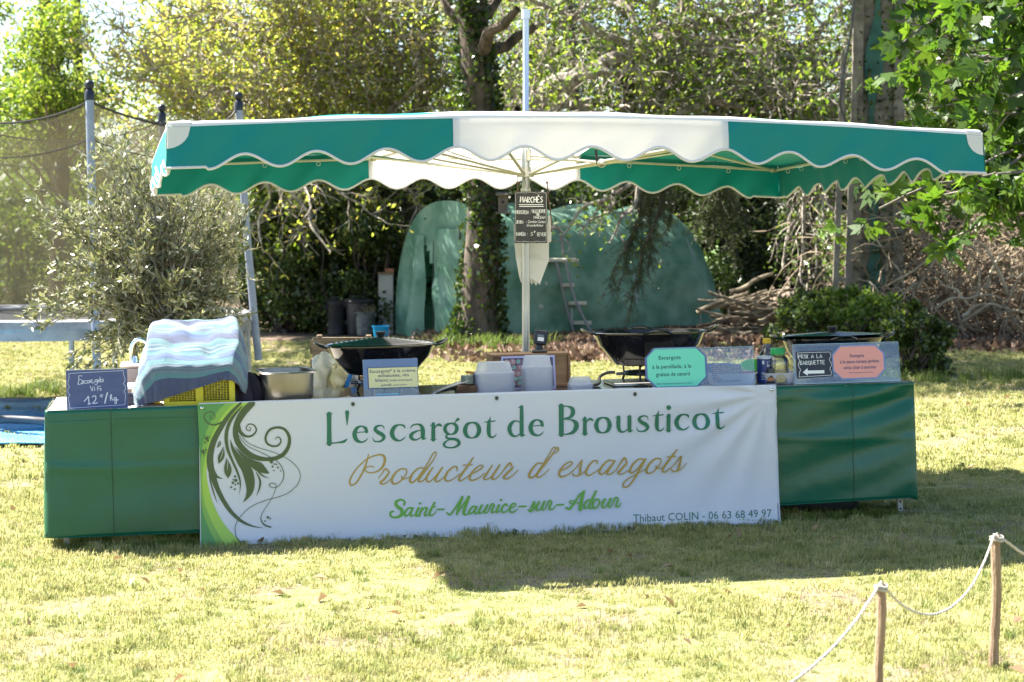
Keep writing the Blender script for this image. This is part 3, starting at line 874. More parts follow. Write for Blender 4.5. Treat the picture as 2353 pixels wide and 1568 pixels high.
leafy('bright green tree just behind the metal mast', 1250, 39, [(1180, 120, 330, 320, 24), (1330, 190, 260, 180, 14)], 10307, 0.092, lf_mid, 35)
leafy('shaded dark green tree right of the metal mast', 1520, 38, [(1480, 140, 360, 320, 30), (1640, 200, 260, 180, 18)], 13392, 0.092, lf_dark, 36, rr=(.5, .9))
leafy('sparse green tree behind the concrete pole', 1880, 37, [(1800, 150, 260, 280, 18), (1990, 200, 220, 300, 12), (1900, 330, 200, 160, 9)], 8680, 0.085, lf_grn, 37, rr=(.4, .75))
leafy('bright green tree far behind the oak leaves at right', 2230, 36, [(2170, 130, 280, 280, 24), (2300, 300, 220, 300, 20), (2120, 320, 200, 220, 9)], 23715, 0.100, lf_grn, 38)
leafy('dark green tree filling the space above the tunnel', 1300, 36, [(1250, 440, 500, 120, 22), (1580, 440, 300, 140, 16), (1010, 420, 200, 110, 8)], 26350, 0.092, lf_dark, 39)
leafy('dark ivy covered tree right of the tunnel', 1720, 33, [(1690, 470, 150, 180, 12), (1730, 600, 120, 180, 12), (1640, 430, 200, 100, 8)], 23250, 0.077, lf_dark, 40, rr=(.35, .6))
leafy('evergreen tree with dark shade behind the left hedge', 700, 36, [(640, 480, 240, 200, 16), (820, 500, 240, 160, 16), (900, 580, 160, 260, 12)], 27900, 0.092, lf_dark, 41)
# far wood: a mass nobody could count
rng = np.random.default_rng(50)
cs = []; rs = []
for i in range(260):
    x = rng.uniform(-24, 24); h = rng.uniform(.4, 4.0)
    if 7.0 < x < 8.4 and h < 5: continue
    cs.append((x, rng.uniform(52, 60), h)); rs.append(rng.uniform(.9, 1.7))
o = leaf_obj('far_wood', rng, cloud(rng, cs, rs, 42000, .9), .26, lf_grn, None)
stuff(o, 'far-off green wood closing the view behind the garden trees', 'wood')

# --- hedge and bushes at mid height
bush('hedge_bush', 'glossy green bush behind the dustbins', 'bush', GY(800, 31.5), (1.3, .9, 2.3), 15000, .085, lf_hedge, 61, 'hedge bushes along the left side')
bush('hedge_bush', 'sunlit green bush beside the trampoline leg', 'bush', GY(650, 32), (1.1, .9, 2.1), 12000, .085, lf_hedge, 62, 'hedge bushes along the left side')
bush('hedge_bush', 'tall loose green bush under the left canopy edge', 'bush', GY(730, 33.5), (1.8, .9, 3.2), 17000, .09, lf_grn, 63, 'hedge bushes along the left side')
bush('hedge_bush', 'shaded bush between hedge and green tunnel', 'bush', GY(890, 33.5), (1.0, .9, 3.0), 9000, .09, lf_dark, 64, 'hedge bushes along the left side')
bush('hedge_bush', 'low bush behind the olive tree and trampoline', 'bush', GY(420, 35), (2.4, .9, 2.0), 12000, .10, lf_grn, 65, 'hedge bushes along the left side')
bush('hedge_bush', 'low bush at the far left behind the trampoline net', 'bush', GY(60, 36), (2.8, .9, 2.4), 12000, .11, lf_grn, 66, 'hedge bushes along the left side')
bush('laurel_bush', 'dark glossy bush beside the right perspex sign', 'bush', G(2125, 872)+Vector((0, .5, 0)), (.45, .38, .70), 4200, .07, lf_hedge, 67)
bush('bramble_bush', 'low bush with shining leaves behind the right pan', 'bush', G(1900, 800)+Vector((0, .3, 0)), (.75, .6, .7), 5000, .07, lf_hedge, 68)
bush('bramble_bush', 'leafy bramble at the foot of the concrete pole', 'bush', G(1990, 815)+Vector((0, .3, 0)), (.6, .5, .85), 4200, .07, lf_grn, 69)
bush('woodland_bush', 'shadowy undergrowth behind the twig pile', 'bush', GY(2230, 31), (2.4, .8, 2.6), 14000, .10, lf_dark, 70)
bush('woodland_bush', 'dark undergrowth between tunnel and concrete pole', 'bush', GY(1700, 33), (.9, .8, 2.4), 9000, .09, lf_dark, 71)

# --- oak leaves overhanging at the right
rg = random.Random(77); rng = np.random.default_rng(77)
b = Vector((7.2, 19.5, gz(7.2)))
t = thing('oak_tree', 'oak with large lobed leaves overhanging at the right edge', 'tree', b)
mb = MB(); mb.tube(smoothp([(0, 0, -.05), (-.1, 0, 1.5), (.1, .1, 3.2), (0, 0, 5.5), (.1, 0, 8)], 4), [.26-.008*i for i in range(17)], 12, cap=False); mb.build('trunk', bark, t)
mb = MB(); pos = []; drs = []
oak = [(2290, 60, 18.5), (2200, 30, 18), (2330, 170, 18.5), (2250, 210, 19), (2330, 330, 18), (2290, 400, 17.5), (2230, 470, 17.6), (2120, 480, 17.8), (2050, 500, 18), (2330, 450, 17.5),
       (2160, 560, 17.8), (2290, 500, 18), (2100, 120, 19.5), (2180, 130, 20), (2140, 250, 20), (2230, 340, 19), (2080, 330, 20), (2340, 10, 18), (2260, 130, 19), (2330, 250, 18), (2020, 480, 18.2), (2180, 420, 18.6),
       (2090, 60, 20), (2330, 560, 18.5), (2200, 260, 19.5), (2300, 110, 18)]
oak += [(rg.uniform(2190, 2360), rg.uniform(-20, 430), rg.uniform(17.5, 19.5)) for _ in range(22)]+[(rg.uniform(2060, 2200), rg.uniform(0, 250), rg.uniform(19, 20.5)) for _ in range(8)]
for (x, y, yy) in oak:
    e = P(x, y, yy)-b; s = Vector((0, 0, max(1.6, e.z+rg.uniform(-.3, .8))))
    ps = limb(mb, rg, s, e, .045, .01, 8, .08, 5, .05)
    for k in range(5):
        q = ps[rg.randint(len(ps)//2, len(ps)-1)]; q2 = q+(e-s).normalized()*.25+rv(rg)*.35+Vector((0, 0, -.06))
        limb(mb, rg, q, q2, .008, .003, 3, .1, 3)
        for j in range(9):
            w = q.lerp(q2, rg.uniform(.2, 1.1)); pos.append(tuple(w+rv(rg)*.07)); dv = rv(rg)+Vector((0, 0, -.4)); drs.append(tuple(dv.normalized()))
extra = []
for i in range(260):                                  # crown above and beside the frame: shade on the lawn
    q = Vector((rg.uniform(-2.6, 3), rg.uniform(-3, 3.5), rg.uniform(5.0, 8.5))); extra.append(tuple(q))
ex = cloud(rng, extra, [.45]*len(extra), 5200)
mb.build('limb', bark, t)
pos = np.array(pos); drs = np.array(drs)
leaf_obj('foliage', rng, pos, .19, lf_oak, t, shape='lobed', dirs=drs, aspect=.62, fold=.12)
leaf_obj('crown', rng, ex, .20, lf_oak, t, aspect=.6)

# --- hanging spruce boughs
def spruce(label, top, tips, seed):
    rg_ = random.Random(seed); rng_ = np.random.default_rng(seed)
    b = GY(top[0], top[2]); t = thing('spruce_bough', label, 'branch', b, group='spruce boughs hanging before the tunnel')
    mb_ = MB(); pos_ = []; dr_ = []
    for (x, y, yy) in tips:
        a = P(top[0]+rg_.uniform(-30, 30), top[1], top[2])-b; e = P(x, y, yy)-b
        ps = limb(mb_, rg_, a, e, .02, .005, 8, .06, 4)
        for q in ps[2:]:
            for k in range(4):
                q2 = q+Vector((rg_.gauss(0, .13), rg_.gauss(0, .1), -rg_.uniform(.08, .32)))
                mb_.tube([q, q2], [.004, .002], 3, cap=False)
                for j in range(22):
                    w = q.lerp(q2, rg_.random()); pos_.append(tuple(w)); dr_.append((rg_.gauss(0, .8), rg_.gauss(0, .8), -.6))
    mb_.build('twig', bark_dark, t)
    leaf_obj('needles', rng_, np.array(pos_), .05, lf_spruce, t, aspect=.16, dirs=np.array(dr_), fold=.03)
spruce('drooping spruce bough hanging in front of the green tunnel', (1520, 380, 26.5), [(1420, 660, 26.5), (1450, 700, 26.4), (1490, 600, 26.5), (1440, 560, 26.6), (1400, 655, 26.5), (1470, 640, 26.5), (1540, 500, 26.5)], 5)
spruce('short spruce bough hanging at the right end of the tunnel', (1640, 360, 27), [(1640, 540, 27), (1690, 580, 27), (1600, 520, 27), (1660, 500, 27), (1720, 520, 27)], 6)

# --- far left: stand of thin trunks
# --- twig pile and log pile on the right
def twigpile(name, label, cat, c, size, n, r, seed, mt, arcs=.35, group=None):
    rg_ = random.Random(seed); t = thing(name, label, cat, c)
    mb_ = MB()
    for i in range(n):
        a = Vector((rg_.uniform(-1, 1)*size[0], rg_.uniform(-1, 1)*size[1], rg_.uniform(0, .8)**1.3*size[2]))
        d = Vector((rg_.uniform(-1, 1), rg_.uniform(-.5, .5), rg_.uniform(-.5, .7))).normalized()
        L = rg_.uniform(.5, 1.6); e = a+d*L
        if e.z < 0: e.z = rg_.uniform(0, .2)
        e.z = min(e.z, size[2]*1.15)
        rr_ = r*rg_.uniform(.4, 1.5)
        limb(mb_, rg_, a, e, rr_, rr_*.4, 5, .1, 4, arcs*rg_.uniform(0, 1))
    o_ = mb_.build('twigs', mt, t); o_['kind'] = 'stuff'
    for i in range(n//32):
        mb_ = MB(); a = Vector((rg_.uniform(-1, .9)*size[0], -size[1]*rg_.uniform(.7, 1.1), rg_.uniform(0, .5)*size[2])); e = a+Vector((rg_.uniform(-1.2, 1.2), rg_.uniform(-.2, .2), rg_.uniform(.1, 1.0)))
        limb(mb_, rg_, a, e, rg_.uniform(.014, .028), .008, 6, .12, 5, .15); mb_.build('stem', mat('pale_stem', (.30, .24, .16), .8, c2=(.42, .36, .26), ns=6), t)
    return t
twigpile('twig_pile', 'tall brown tangle of cut branches at the right edge', 'brush pile', GY(2290, 27), (1.9, .7, 2.1), 1150, .011, 81, mat('brown_twig', (0.10, 0.07, 0.045), .85, c2=(0.38, 0.30, 0.20), ns=3))
twigpile('twig_pile', 'loose twig heap left of the tangle beside the laurel bush', 'brush pile', GY(2130, 28.5), (.9, .5, 1.3), 260, .010, 82, MATS['brown_twig'])
t = thing('log_pile', 'heap of pale crooked logs and branches behind the large pan', 'log pile', GY(1738, 27.5))
rg = random.Random(12)
for i in range(75):
    mb = MB(); z = rg.uniform(.03, .75)*(1-.3*rg.random()); x = rg.uniform(-.5, .5)
    a = Vector((x-rg.uniform(.15, .5), rg.uniform(-.3, .3), z)); e = Vector((x+rg.uniform(.15, .6), rg.uniform(-.3, .3), max(.04, z+rg.uniform(-.3, .3))))
    r = rg.choice((.010, .014, .02, .026, .036)); limb(mb, rg, a, e, r, r*.7, 5, .08, 7)
    mb.v = mb.v; mb.build('log', mat('log_bark', (0.09, 0.07, 0.045), .85, c2=(0.27, 0.22, 0.15), ns=9), t)

# --- concrete pole and its side strut
t = thing('concrete_pole', 'massive tapered concrete pole stained green between the trees', 'utility pole', G(2005, 790))
Yp = t.location.y
conc = mat('old_concrete', (0.10, 0.09, 0.072), .9, c2=(0.24, 0.21, 0.17), ns=5, nd_=7, bump=.5, bs=20)
def prismx(mb_, w0, d0, w1, d1, z0, z1, x0, x1, m=0):
    vs = []
    for w, d, z, x in ((w0, d0, z0, x0), (w1, d1, z1, x1)):
        vs += [Vector((x-w/2, -d/2, z)), Vector((x+w/2, -d/2, z)), Vector((x+w/2, d/2, z)), Vector((x-w/2, d/2, z))]
    mb_.add(vs, [(3, 2, 1, 0), (4, 5, 6, 7)]+[(i, (i+1) % 4, 4+(i+1) % 4, 4+i) for i in range(4)], m)
sc_p = Yp/F
mb = MB(); prismx(mb, .62, .5, .55, .42, 0, 7.5, 0, .02); mb.build('shaft', conc, t, smooth=False)
mb = MB(); prismx(mb, .15, .06, .13, .06, 0.0, 7.5, -.30, -.28); prismx(mb, .15, .06, .13, .06, 0.0, 7.5, .28, .26)
o = mb.build('flange', conc, t, smooth=False); o.location = (0, -.27, 0)
mb = MB(); mb.grid(lambda a, c: Vector(((-.06+.10*math.sin(c*7+1)*.4+(a-.5)*(.16+.10*math.sin(c*19))), -.262+.0, .4+c*4.6)), 3, 40)
mb.build('green_stain', mat('moss_stain', (0.01, 0.07, 0.055), .6, c2=(0.03, 0.12, 0.09), ns=4), t, smooth=False, solid=.01)
mb = MB(); rg = random.Random(4)
pv = []
for k in range(1100):
    z = rg.uniform(0, 7.5); pv.append((rg.choice((-.3, .3, .3, 0, .1))+rg.gauss(0, .12), -.3+rg.gauss(0, .06), z))
leaf_obj('ivy', np.random.default_rng(4), np.array(pv), .08, lf_ivy, t, aspect=.7)
t = thing('concrete_strut', 'thin grey concrete post with a trellis left of the massive pole', 'post', GY(1934, Yp-.6))
for dx in (-.10, .06):
    mb = MB(); prismx(mb, .075, .07, .07, .06, 0, 3.9, dx, dx+.10); mb.build('post', conc, t, smooth=False)
for z in (.9, 1.8, 2.7, 3.6): MB().box((0, 0, z), (.2, .05, .05)).build('cross_bar', conc, t, smooth=False)
mb = MB(); mb.tube([P(1962, 0, Yp-.8), P(1958, 60, Yp-.8), P(1935, 180, Yp-.8), P(1930, 240, Yp-.8), P(1950, 300, Yp-.7)], .018, 6)
tag(mb.build('cable', mat('black_rubber', (.03, .03, .035), .5)), 'dark cable hanging down beside the concrete pole', 'cable')
# ---------------------------------------------------------------- garden things behind the stall
# green poly tunnel
t = thing('poly_tunnel', 'green plastic garden tunnel with an open door flap behind the trunk', 'garden tunnel', GY(1028, 29.6), Euler((0, 0, math.radians(33))).to_matrix())
plast = mat('tunnel_film', (0.12, 0.30, 0.20), .55, c2=(0.32, 0.52, 0.40), ns=2.6, bump=1.0, bs=3.2, transl=.38, tc=(0.35, 0.62, 0.48))
TWd, THt, TLn = 3.1, 2.07, 4.3
def arch(a):  # a in -1..1
    an = PI*(a+1)/2; c, s = -math.cos(an), math.sin(an)
    q = (abs(c)**2.5+abs(s)**2.5)**(-1/2.5)
    return c*q*TWd/2, s*q*THt
def tun(u, v):
    y, z = arch(-(u*2-1)); L = v*TLn
    z *= (1-.05*abs(math.sin(v*PI*3.6))-.03*v); y *= 1+.018*math.sin(z*6+v*11)-.03*abs(math.sin(v*PI*3.6))+.010*math.sin(z*17-v*31)
    if v > .86: k = (v-.86)/.14; z *= math.sqrt(max(0, 1-k*k*.75)); y *= 1-.18*k*k
    return Vector((L+.015*math.sin(y*9+z*7), y, max(z, 0)+.0))
mb = MB(); mb.grid(tun, 72, 110); mb.build('cover', plast, t)
def face(u, v):
    y, z = arch(-(u*2-1)); 
    return Vector((-.02+.05*math.sin(y*8+v*2)*v*(1-v)*2, y, z*v))
mb = MB(); NU, NVv = 44, 20
vs = [face(i/NU, j/NVv) for j in range(NVv+1) for i in range(NU+1)]; fs = []
for j in range(NVv):
    for i in range(NU):
        a = j*(NU+1)+i; c = (vs[a]+vs[a+NU+2])/2
        if c.y > .30 and c.y < .62 and c.z < 1.05+(c.y-.3)*1.2: continue
        fs.append((a, a+1, a+NU+2, a+NU+1))
mb.add(vs, fs); mb.build('front_wall', plast, t)
mb = MB(); mb.grid(lambda a, c: Vector((-.06-.10*math.sin(a*PI)+.03*math.sin(c*11+a*5), .30-.95*a+.02*math.sin(c*7), .03+c*1.62)), 14, 26)
mb.build('door_panel', plast, t)
mb = MB(); mb.grid(lambda a, c: Vector((-.05-.16*math.sin(a*2.5)*(1-c*.7), .58+.42*a*(1-.45*c)+.03*math.sin(c*9), .0+c*1.55)), 12, 20)
mb.build('door_flap', plast, t)
zipm = mat('zip_black', (.015, .02, .02), .6)
for y in (.28, -.66):
    mb = MB(); mb.tube(smoothp([(-.075, y, .03), (-.08, y+.01, .8), (-.075, y-.01, 1.62)]), .008, 5); mb.build('zip', zipm, t)
mb = MB(); mb.tube([(-.08, .30, 1.64), (-.085, -.66, 1.66)], .007, 5); mb.build('zip', zipm, t)
for y in (.1, -.5): MB().box((-.09, y, 1.56), (.02, .03, .16)).build('tie_strap', zipm, t)
pipe = mat('tunnel_pipe', (.35, .38, .38), .4, .6)
for k in range(4):
    L = .02+k*TLn*.28
    mb = MB(); mb.tube([Vector((L, arch(a)[0]*.985, arch(a)[1]*.985*(1-.03*L/TLn))) for a in np.linspace(-1, 1, 25)], .014, 6); mb.build('hoop', pipe, t)
for i, (y, z, c_) in enumerate(((.42, 1.2, (.15, .1, .06)), (.5, 1.05, (.16, .12, .08)), (.36, .9, (.3, .06, .04)))):
    mb = MB(); mb.tube([(.3+.1*i, y+.1, 0), (.12, y-.03, z)], .018, 6)
    o = mb.build('garden_tool', mat('tool_%d' % i, c_, .7)); o.parent = None; o.matrix_world = Matrix.Translation(t.location) @ Euler((0, 0, math.radians(33))).to_matrix().to_4x4()
    tag(o, ['tool handle leaning in the dark doorway of the green tunnel, the longest', 'brown tool handle standing inside the tunnel door, the middle one', 'short reddish tool handle inside the tunnel door'][i], 'garden tool')

# pool ladder
lad = G(1275, 780); Yl = lad.y
t = thing('pool_ladder', 'old grey pool step ladder with cream treads before the tunnel', 'ladder', lad)
tube_g = mat('grey_tube', (.22, .23, .26), .45, .3, c2=(.30, .28, .27), ns=12)
tread = mat('cream_tread', (.50, .47, .38), .6, c2=(.62, .58, .48), ns=10)
def LP(x, y, dy=0): return P(x, y, Yl+dy)-lad
for (pts_) in ([(1196, 782, -.3), (1222, 660, -.12), (1256, 540, 0), (1262, 527, .02), (1280, 524, .02), (1287, 536, .1)], [(1238, 782, .0), (1252, 690, .1), (1262, 600, .16)],
               [(1287, 536, .1), (1305, 640, .2), (1330, 778, .35)], [(1300, 600, -.2), (1322, 690, -.25), (1366, 778, -.35)], [(1278, 600, -.1), (1300, 700, -.1), (1322, 778, -.1)]):
    mb = MB(); mb.tube(smoothp([LP(*q) for q in pts_]), .02, 8); mb.build('leg', tube_g, t)
for (x0, x1, y, dy) in ((1255, 1330, 598, 0), (1222, 1258, 652, -.05), (1206, 1248, 705, -.1), (1196, 1242, 757, -.15), (1290, 1320, 655, 0), (1306, 1348, 697, 0), (1316, 1360, 742, 0)):
    a, c = LP(x0, y, dy), LP(x1, y, dy)
    MB().box((a+c)/2, ((c-a).length, .16, .055), bev=.01).build('tread', tread, t)

# dustbins
def bin_(name, label, px, wpx, ytop, ybot, m, lidm, Yadd=0, lid=True, group=None):
    g_ = G(px, ybot); g_.y += Yadd; w = wpx/F*g_.y; h = (ybot-ytop)/F*g_.y
    t = thing(name, label, 'dustbin', g_, group=group)
    mb = MB(); mb.lathe([(.01, .01), (w*.40, .01), (w*.41, .03), (w*.47, h*.84), (w*.5, h*.86), (w*.5, h*.9), (w*.46, h*.9), (w*.42, h*.3)], (0, 0, 0), 24); mb.build('bin_body', m, t)
    if lid:
        mb = MB(); mb.lathe([(w*.53, h*.88), (w*.54, h*.91), (w*.5, h*.94), (w*.2, h*.99), (.01, h)], (0, 0, 0), 24); o = mb.build('lid', lidm, t)
        mb = MB(); mb.tube(smoothp([(-.09, 0, h*.97), (-.07, 0, h*1.04), (.07, 0, h*1.04), (.09, 0, h*.97)]), .012, 6); mb.build('lid_handle', lidm, o)
    for s in (-1, 1):
        mb = MB(); mb.box((s*w*.5, 0, h*.8), (.03, .14, .05), bev=.01); mb.build('side_handle', m, t)
    return t
blk = mat('black_plastic', (.022, .022, .027), .45, c2=(.05, .05, .055), ns=5)
bin_('dustbin', 'black dustbin with lid, left of the pair by the hedge', 772, 46, 688, 770, blk, blk, group='black dustbins by the hedge')
bin_('dustbin', 'black dustbin with askew lid beside the white panel', 822, 66, 686, 772, blk, blk, .3, group='black dustbins by the hedge')
t = bin_('incinerator', 'rusty ribbed metal bin filled with twigs before the black dustbins', 845, 48, 708, 768, mat('galv_dull', (.10, .11, .11), .6, .4, c2=(.2, .2, .19), ns=14), blk, -.5, lid=False)
o = MB()
rg = random.Random(2)
for i in range(40): limb(o, rg, (rg.uniform(-.1, .1), rg.uniform(-.1, .1), .28), (rg.uniform(-.16, .16), rg.uniform(-.14, .14), rg.uniform(.38, .5)), .006, .004, 3, .1, 3)
o.build('twigs', MATS['brown_twig'], t)['kind'] = 'stuff'
g_ = G(887, 768)
t = thing('fridge_panel', 'pale grey upright panel standing against the tunnel', 'panel', g_)
w = 34/F*g_.y; h = (768-630)/F*g_.y
MB().box((0, 0, h/2), (w, .05, h), bev=.008).build('sheet', mat('pale_panel', (.42, .40, .38), .6, c2=(.52, .5, .47), ns=3), t)
MB().box((0, -.03, h+.015), (w+.03, .09, .03), bev=.006).build('top_rail', mat('rail_wood', (.24, .15, .08), .7), t)
tag(MB().box((0, 0, .03), (.14, .1, .06), bev=.008).build('brick', mat('brick_red', (.28, .10, .06), .9, c2=(.35, .16, .1), ns=20), loc=g_+Vector((.06, 0, h+.03))), 'loose reddish brick lying on top of the pale panel', 'brick')

def bucket(name, label, loc, r, h, m, hm):
    t = thing(name, label, 'bucket', loc)
    mb = MB(); mb.lathe([(.005, .004), (r*.7, .004), (r*.74, .02), (r*.96, h*.93), (r*1.06, h*.94), (r*1.06, h), (r*.97, h), (r*.93, h*.9), (r*.7, .02), (.005, .02)], (0, 0, 0), 28)
    mb.build('bucket_body', m, t)
    mb = MB(); mb.tube(smoothp([(r, 0, h*.95), (r*1.02, -.04, h*.6), (r*.9, -.05, h*.3)]), .004, 5); mb.build('handle', hm, t)
bucket('bucket', 'bright blue plastic bucket seen above the lidded roasting pan', G(875, 783), .125, .22, mat('blue_plastic', (0.01, 0.36, 0.62), .35, transl=.25), mat('white_plastic', (.7, .7, .7), .4))

# trampoline
trc = Vector((-4.3, 18.35, gz(-4.3)))
t = thing('trampoline', 'large round trampoline with brown safety net and padded rim', 'trampoline', trc)
galv = mat('galvanised', (.30, .32, .35), .4, .7, c2=(.42, .43, .45), ns=16)
pad_ = mat('rim_pad', (.25, .25, .26), .6, c2=(.38, .38, .385), ns=7, bump=.4, bs=12)
foam = mat('post_foam', (.22, .25, .32), .55, c2=(.30, .33, .40), ns=9)
netm = mat('net_mesh', (.085, .08, .06), .8, alpha=.38, transl=.35, tc=(.20, .17, .10))
R = 1.83; zr = .90
mb = MB(); mb.lathe([(R, zr-.08), (R+.05, zr-.03), (R+.03, zr+.03), (R-.1, zr+.045), (R-.3, zr+.02), (R-.31, zr-.0)], (0, 0, 0), 96); mb.build('rim_pad', pad_, t)
mb = MB(); mb.grid(lambda a, c: Vector(((R+.03+.012*math.sin(a*90))*math.cos(2*PI*a), (R+.03+.012*math.sin(a*90))*math.sin(2*PI*a), zr-.03-.10*c)), 160, 2); mb.build('rim_skirt', pad_, t)
mb = MB(); mb.lathe([(R-.3, zr-.01), (.01, zr-.04)], (0, 0, 0), 64); mb.build('mat', mat('mat_black', (.02, .02, .022), .7), t)
pa = [math.radians(d) for d in (-66, -6, 65, 135, 190, 246)]
for a in pa:
    c_, s_ = math.cos(a), math.sin(a)
    mb = MB(); mb.tube(smoothp([(c_*(R+.14), s_*(R+.14), .5), (c_*(R+.10), s_*(R+.10), .9), (c_*(R+.02), s_*(R+.02), 1.9), (c_*(R-.03), s_*(R-.03), 2.86)]), .036, 10)
    o = mb.build('post', foam, t)
    mb = MB(); mb.sphere((c_*(R-.03), s_*(R-.03), 2.93), .042, 12, 8); mb.lathe([(.038, 2.80), (.042, 2.80), (.042, 2.87), (.02, 2.9)], (c_*(R-.03), s_*(R-.03), 0), 12); mb.build('cap', mat('cap_black', (.012, .012, .02), .35), o)
    for q in (-.10, .10):
        c2_, s2_ = math.cos(a+q), math.sin(a+q)
        mb = MB(); mb.tube([(c2_*R, s2_*R, zr-.03), (c2_*(R+.02), s2_*(R+.02), .04)], .024, 8); mb.build('leg', galv, t)
    mb = MB(); mb.tube(smoothp([(math.cos(a-.10)*(R+.02), math.sin(a-.10)*(R+.02), .03), (c_*(R+.05), s_*(R+.05), .02), (math.cos(a+.10)*(R+.02), math.sin(a+.10)*(R+.02), .03)]), .024, 8); mb.build('foot_bar', galv, t)
def netf(a, c):
    a = a % 1; i_ = int(a*6); k = a*6-i_; an = pa[i_]+((pa+[pa[0]+2*PI])[i_+1]-pa[i_])*k; sag = .20*math.sin(PI*k)**.8
    r_ = (R-.06-.14*math.sin(PI*k)*math.sin(PI*min(1, c*1.1))**.5*.8)
    return Vector((r_*math.cos(an), r_*math.sin(an), zr+.02+c*(1.88-sag)))
mb = MB(); mb.grid(netf, 96, 12); mb.build('net', netm, t)
mb = MB(); mb.tube([netf(i/96, 1) for i in range(96)], .010, 5, closed=True); mb.build('net_rope', mat('rope_dark', (.06, .05, .04), .8), t)
mb = MB(); mb.tube([netf(i/96, .83) for i in range(96)], .005, 4, closed=True); mb.build('net_rope', MATS['rope_dark'], t)

# blue pool cover on the grass
pc = G(40, 975)
t = thing('pool_cover', 'blue bubble pool cover spread on the grass behind the left end', 'pool cover', Vector((pc.x, pc.y, gz(pc.x))))
bl = mat('cover_blue', (0.03, 0.25, 0.58), .4, c2=(0.10, 0.42, 0.70), ns=30, bump=.8, bs=60)
def cov(a, c):
    x = -2.4+a*3.6; y = -1.95+c*3.5
    return Vector((x, y, .03+.04*vn(x*2, y*3)+.02*c+.02*math.sin(y*7+x*1.2)*.5))
mb = MB(); mb.grid(cov, 70, 60); mb.build('bubble_sheet', bl, t, solid=.012)
mb = MB(); mb.tube(smoothp([(x, 1.58+.05*math.sin(x*3), .07) for x in np.linspace(-2.4, 1.2, 8)]), .03, 10); mb.build('rolled_edge', mat('edge_grey', (.32, .33, .35), .6), t)
mb = MB(); mb.tube(smoothp([(-2.4, -1.25, .12), (-1.4, -1.20, .12), (-.5, -1.12, .13), (.2, -1.0, .14), (.7, -1.12, .12), (1.15, -1.2, .11)]), .035, 10)
tag(mb.build('hose', mat('hose_grey', (.07, .07, .08), .5), loc=t.location), 'thick dark grey hose lying across the blue pool cover', 'hose')

# olive tree
rg = random.Random(90); rng = np.random.default_rng(90)
ob = GY(345, 13.6)
t = thing('olive_tree', 'silvery olive tree with many thin shoots behind the towel', 'olive tree', ob)
mb = MB(); pos = []; drs = []
stems = [P(x, y, 13.6+d)-ob for x, y, d in ((345, 760, 0), (300, 730, .2), (390, 740, -.1), (345, 690, .1), (430, 720, .1))]
for s in stems: limb(mb, rg, (rg.uniform(-.05, .05), rg.uniform(-.05, .05), -.02), s, .035, .02, 5, .08, 7)
mb.build('trunk', bark_grey, t)
mb = MB()
for i in range(290):
    s = rg.choice(stems); z = rg.random()
    while True:
        x = rg.uniform(60, 575); y = rg.uniform(275, 850)
        ex = ((x-330)/255)**2+((y-(620))/(330))**2
        if ex < (1.35 if rg.random() < .25 else .95) and y < 850 and not (y < 420 and abs(x-330) > 110+(y-275)*1.0): break
    e = P(x, y, 13.6+rg.uniform(-.65, .65)*math.sqrt(max(.05, 1-min(1, ex))))-ob
    d = e-s
    q0 = s.lerp(e, rg.uniform(0, .35))
    ps = limb(mb, rg, q0, e, .008, .0025, 5, .09, 3, .08)
    for q_i in range(2, len(ps)):
        tg = (ps[q_i]-ps[q_i-1]).normalized()
        if q_i % 3 == 0:
            q2 = ps[q_i]+(tg+rv(rg)*.8).normalized()*rg.uniform(.08, .2); mb.tube([ps[q_i], q2], [.003, .0015], 3, cap=False)
            for j in range(8): pos.append(tuple(ps[q_i].lerp(q2, rg.random()))); drs.append(tuple(((q2-ps[q_i]).normalized()+rv(rg)*.7).normalized()))
        for j in range(5): pos.append(tuple(ps[q_i]+rv(rg)*.012)); drs.append(tuple((tg*.8+rv(rg)*.95).normalized()))
mb.build('shoots', bark_grey, t)
leaf_obj('foliage', rng, np.array(pos), .052, lf_olive, t, aspect=.30, dirs=np.array(drs), fold=.06)

# crates and plastic bags on the ground behind the stand
wood = mat('crate_wood', (0.17, 0.12, 0.075), .85, c2=(0.28, 0.21, 0.14), ns=9, stretch=(1, 1, 4))
def slat_crate(label, loc, w, d, h, group):
    t = thing('wooden_crate', label, 'wooden crate', loc, group=group)
    for sx in (-1, 1):
        for sy in (-1, 1): MB().box((sx*(w/2-.02), sy*(d/2-.02), h/2), (.035, .035, h), bev=.003).build('corner_post', wood, t)
    n = 4
    for k in range(n):
        z = h*(k+.5)/n
        for s in (-1, 1):
            MB().box((0, s*(d/2+.007), z), (w, .012, h/n*.72), bev=.002).build('slat', wood, t)
            MB().box((s*(w/2+.007), 0, z), (.012, d-.02, h/n*.72), bev=.002).build('slat', wood, t)
    MB().box((0, 0, .03), (w-.04, d-.04, .012)).build('bottom_board', wood, t)
cb = GY(792, 12.6)
slat_crate('lower slatted wooden crate on the grass behind the counter', cb, .52, .36, .48, 'slatted crates behind the counter')
slat_crate('upper slatted wooden crate rising behind the lidded pan', cb+Vector((-.02, .03, .485)), .36, .30, .50, 'slatted crates behind the counter')
wb = mat('bag_plastic', (.62, .60, .50), .4, c2=(.78, .78, .74), ns=5, bump=.5, bs=9, transl=.4)
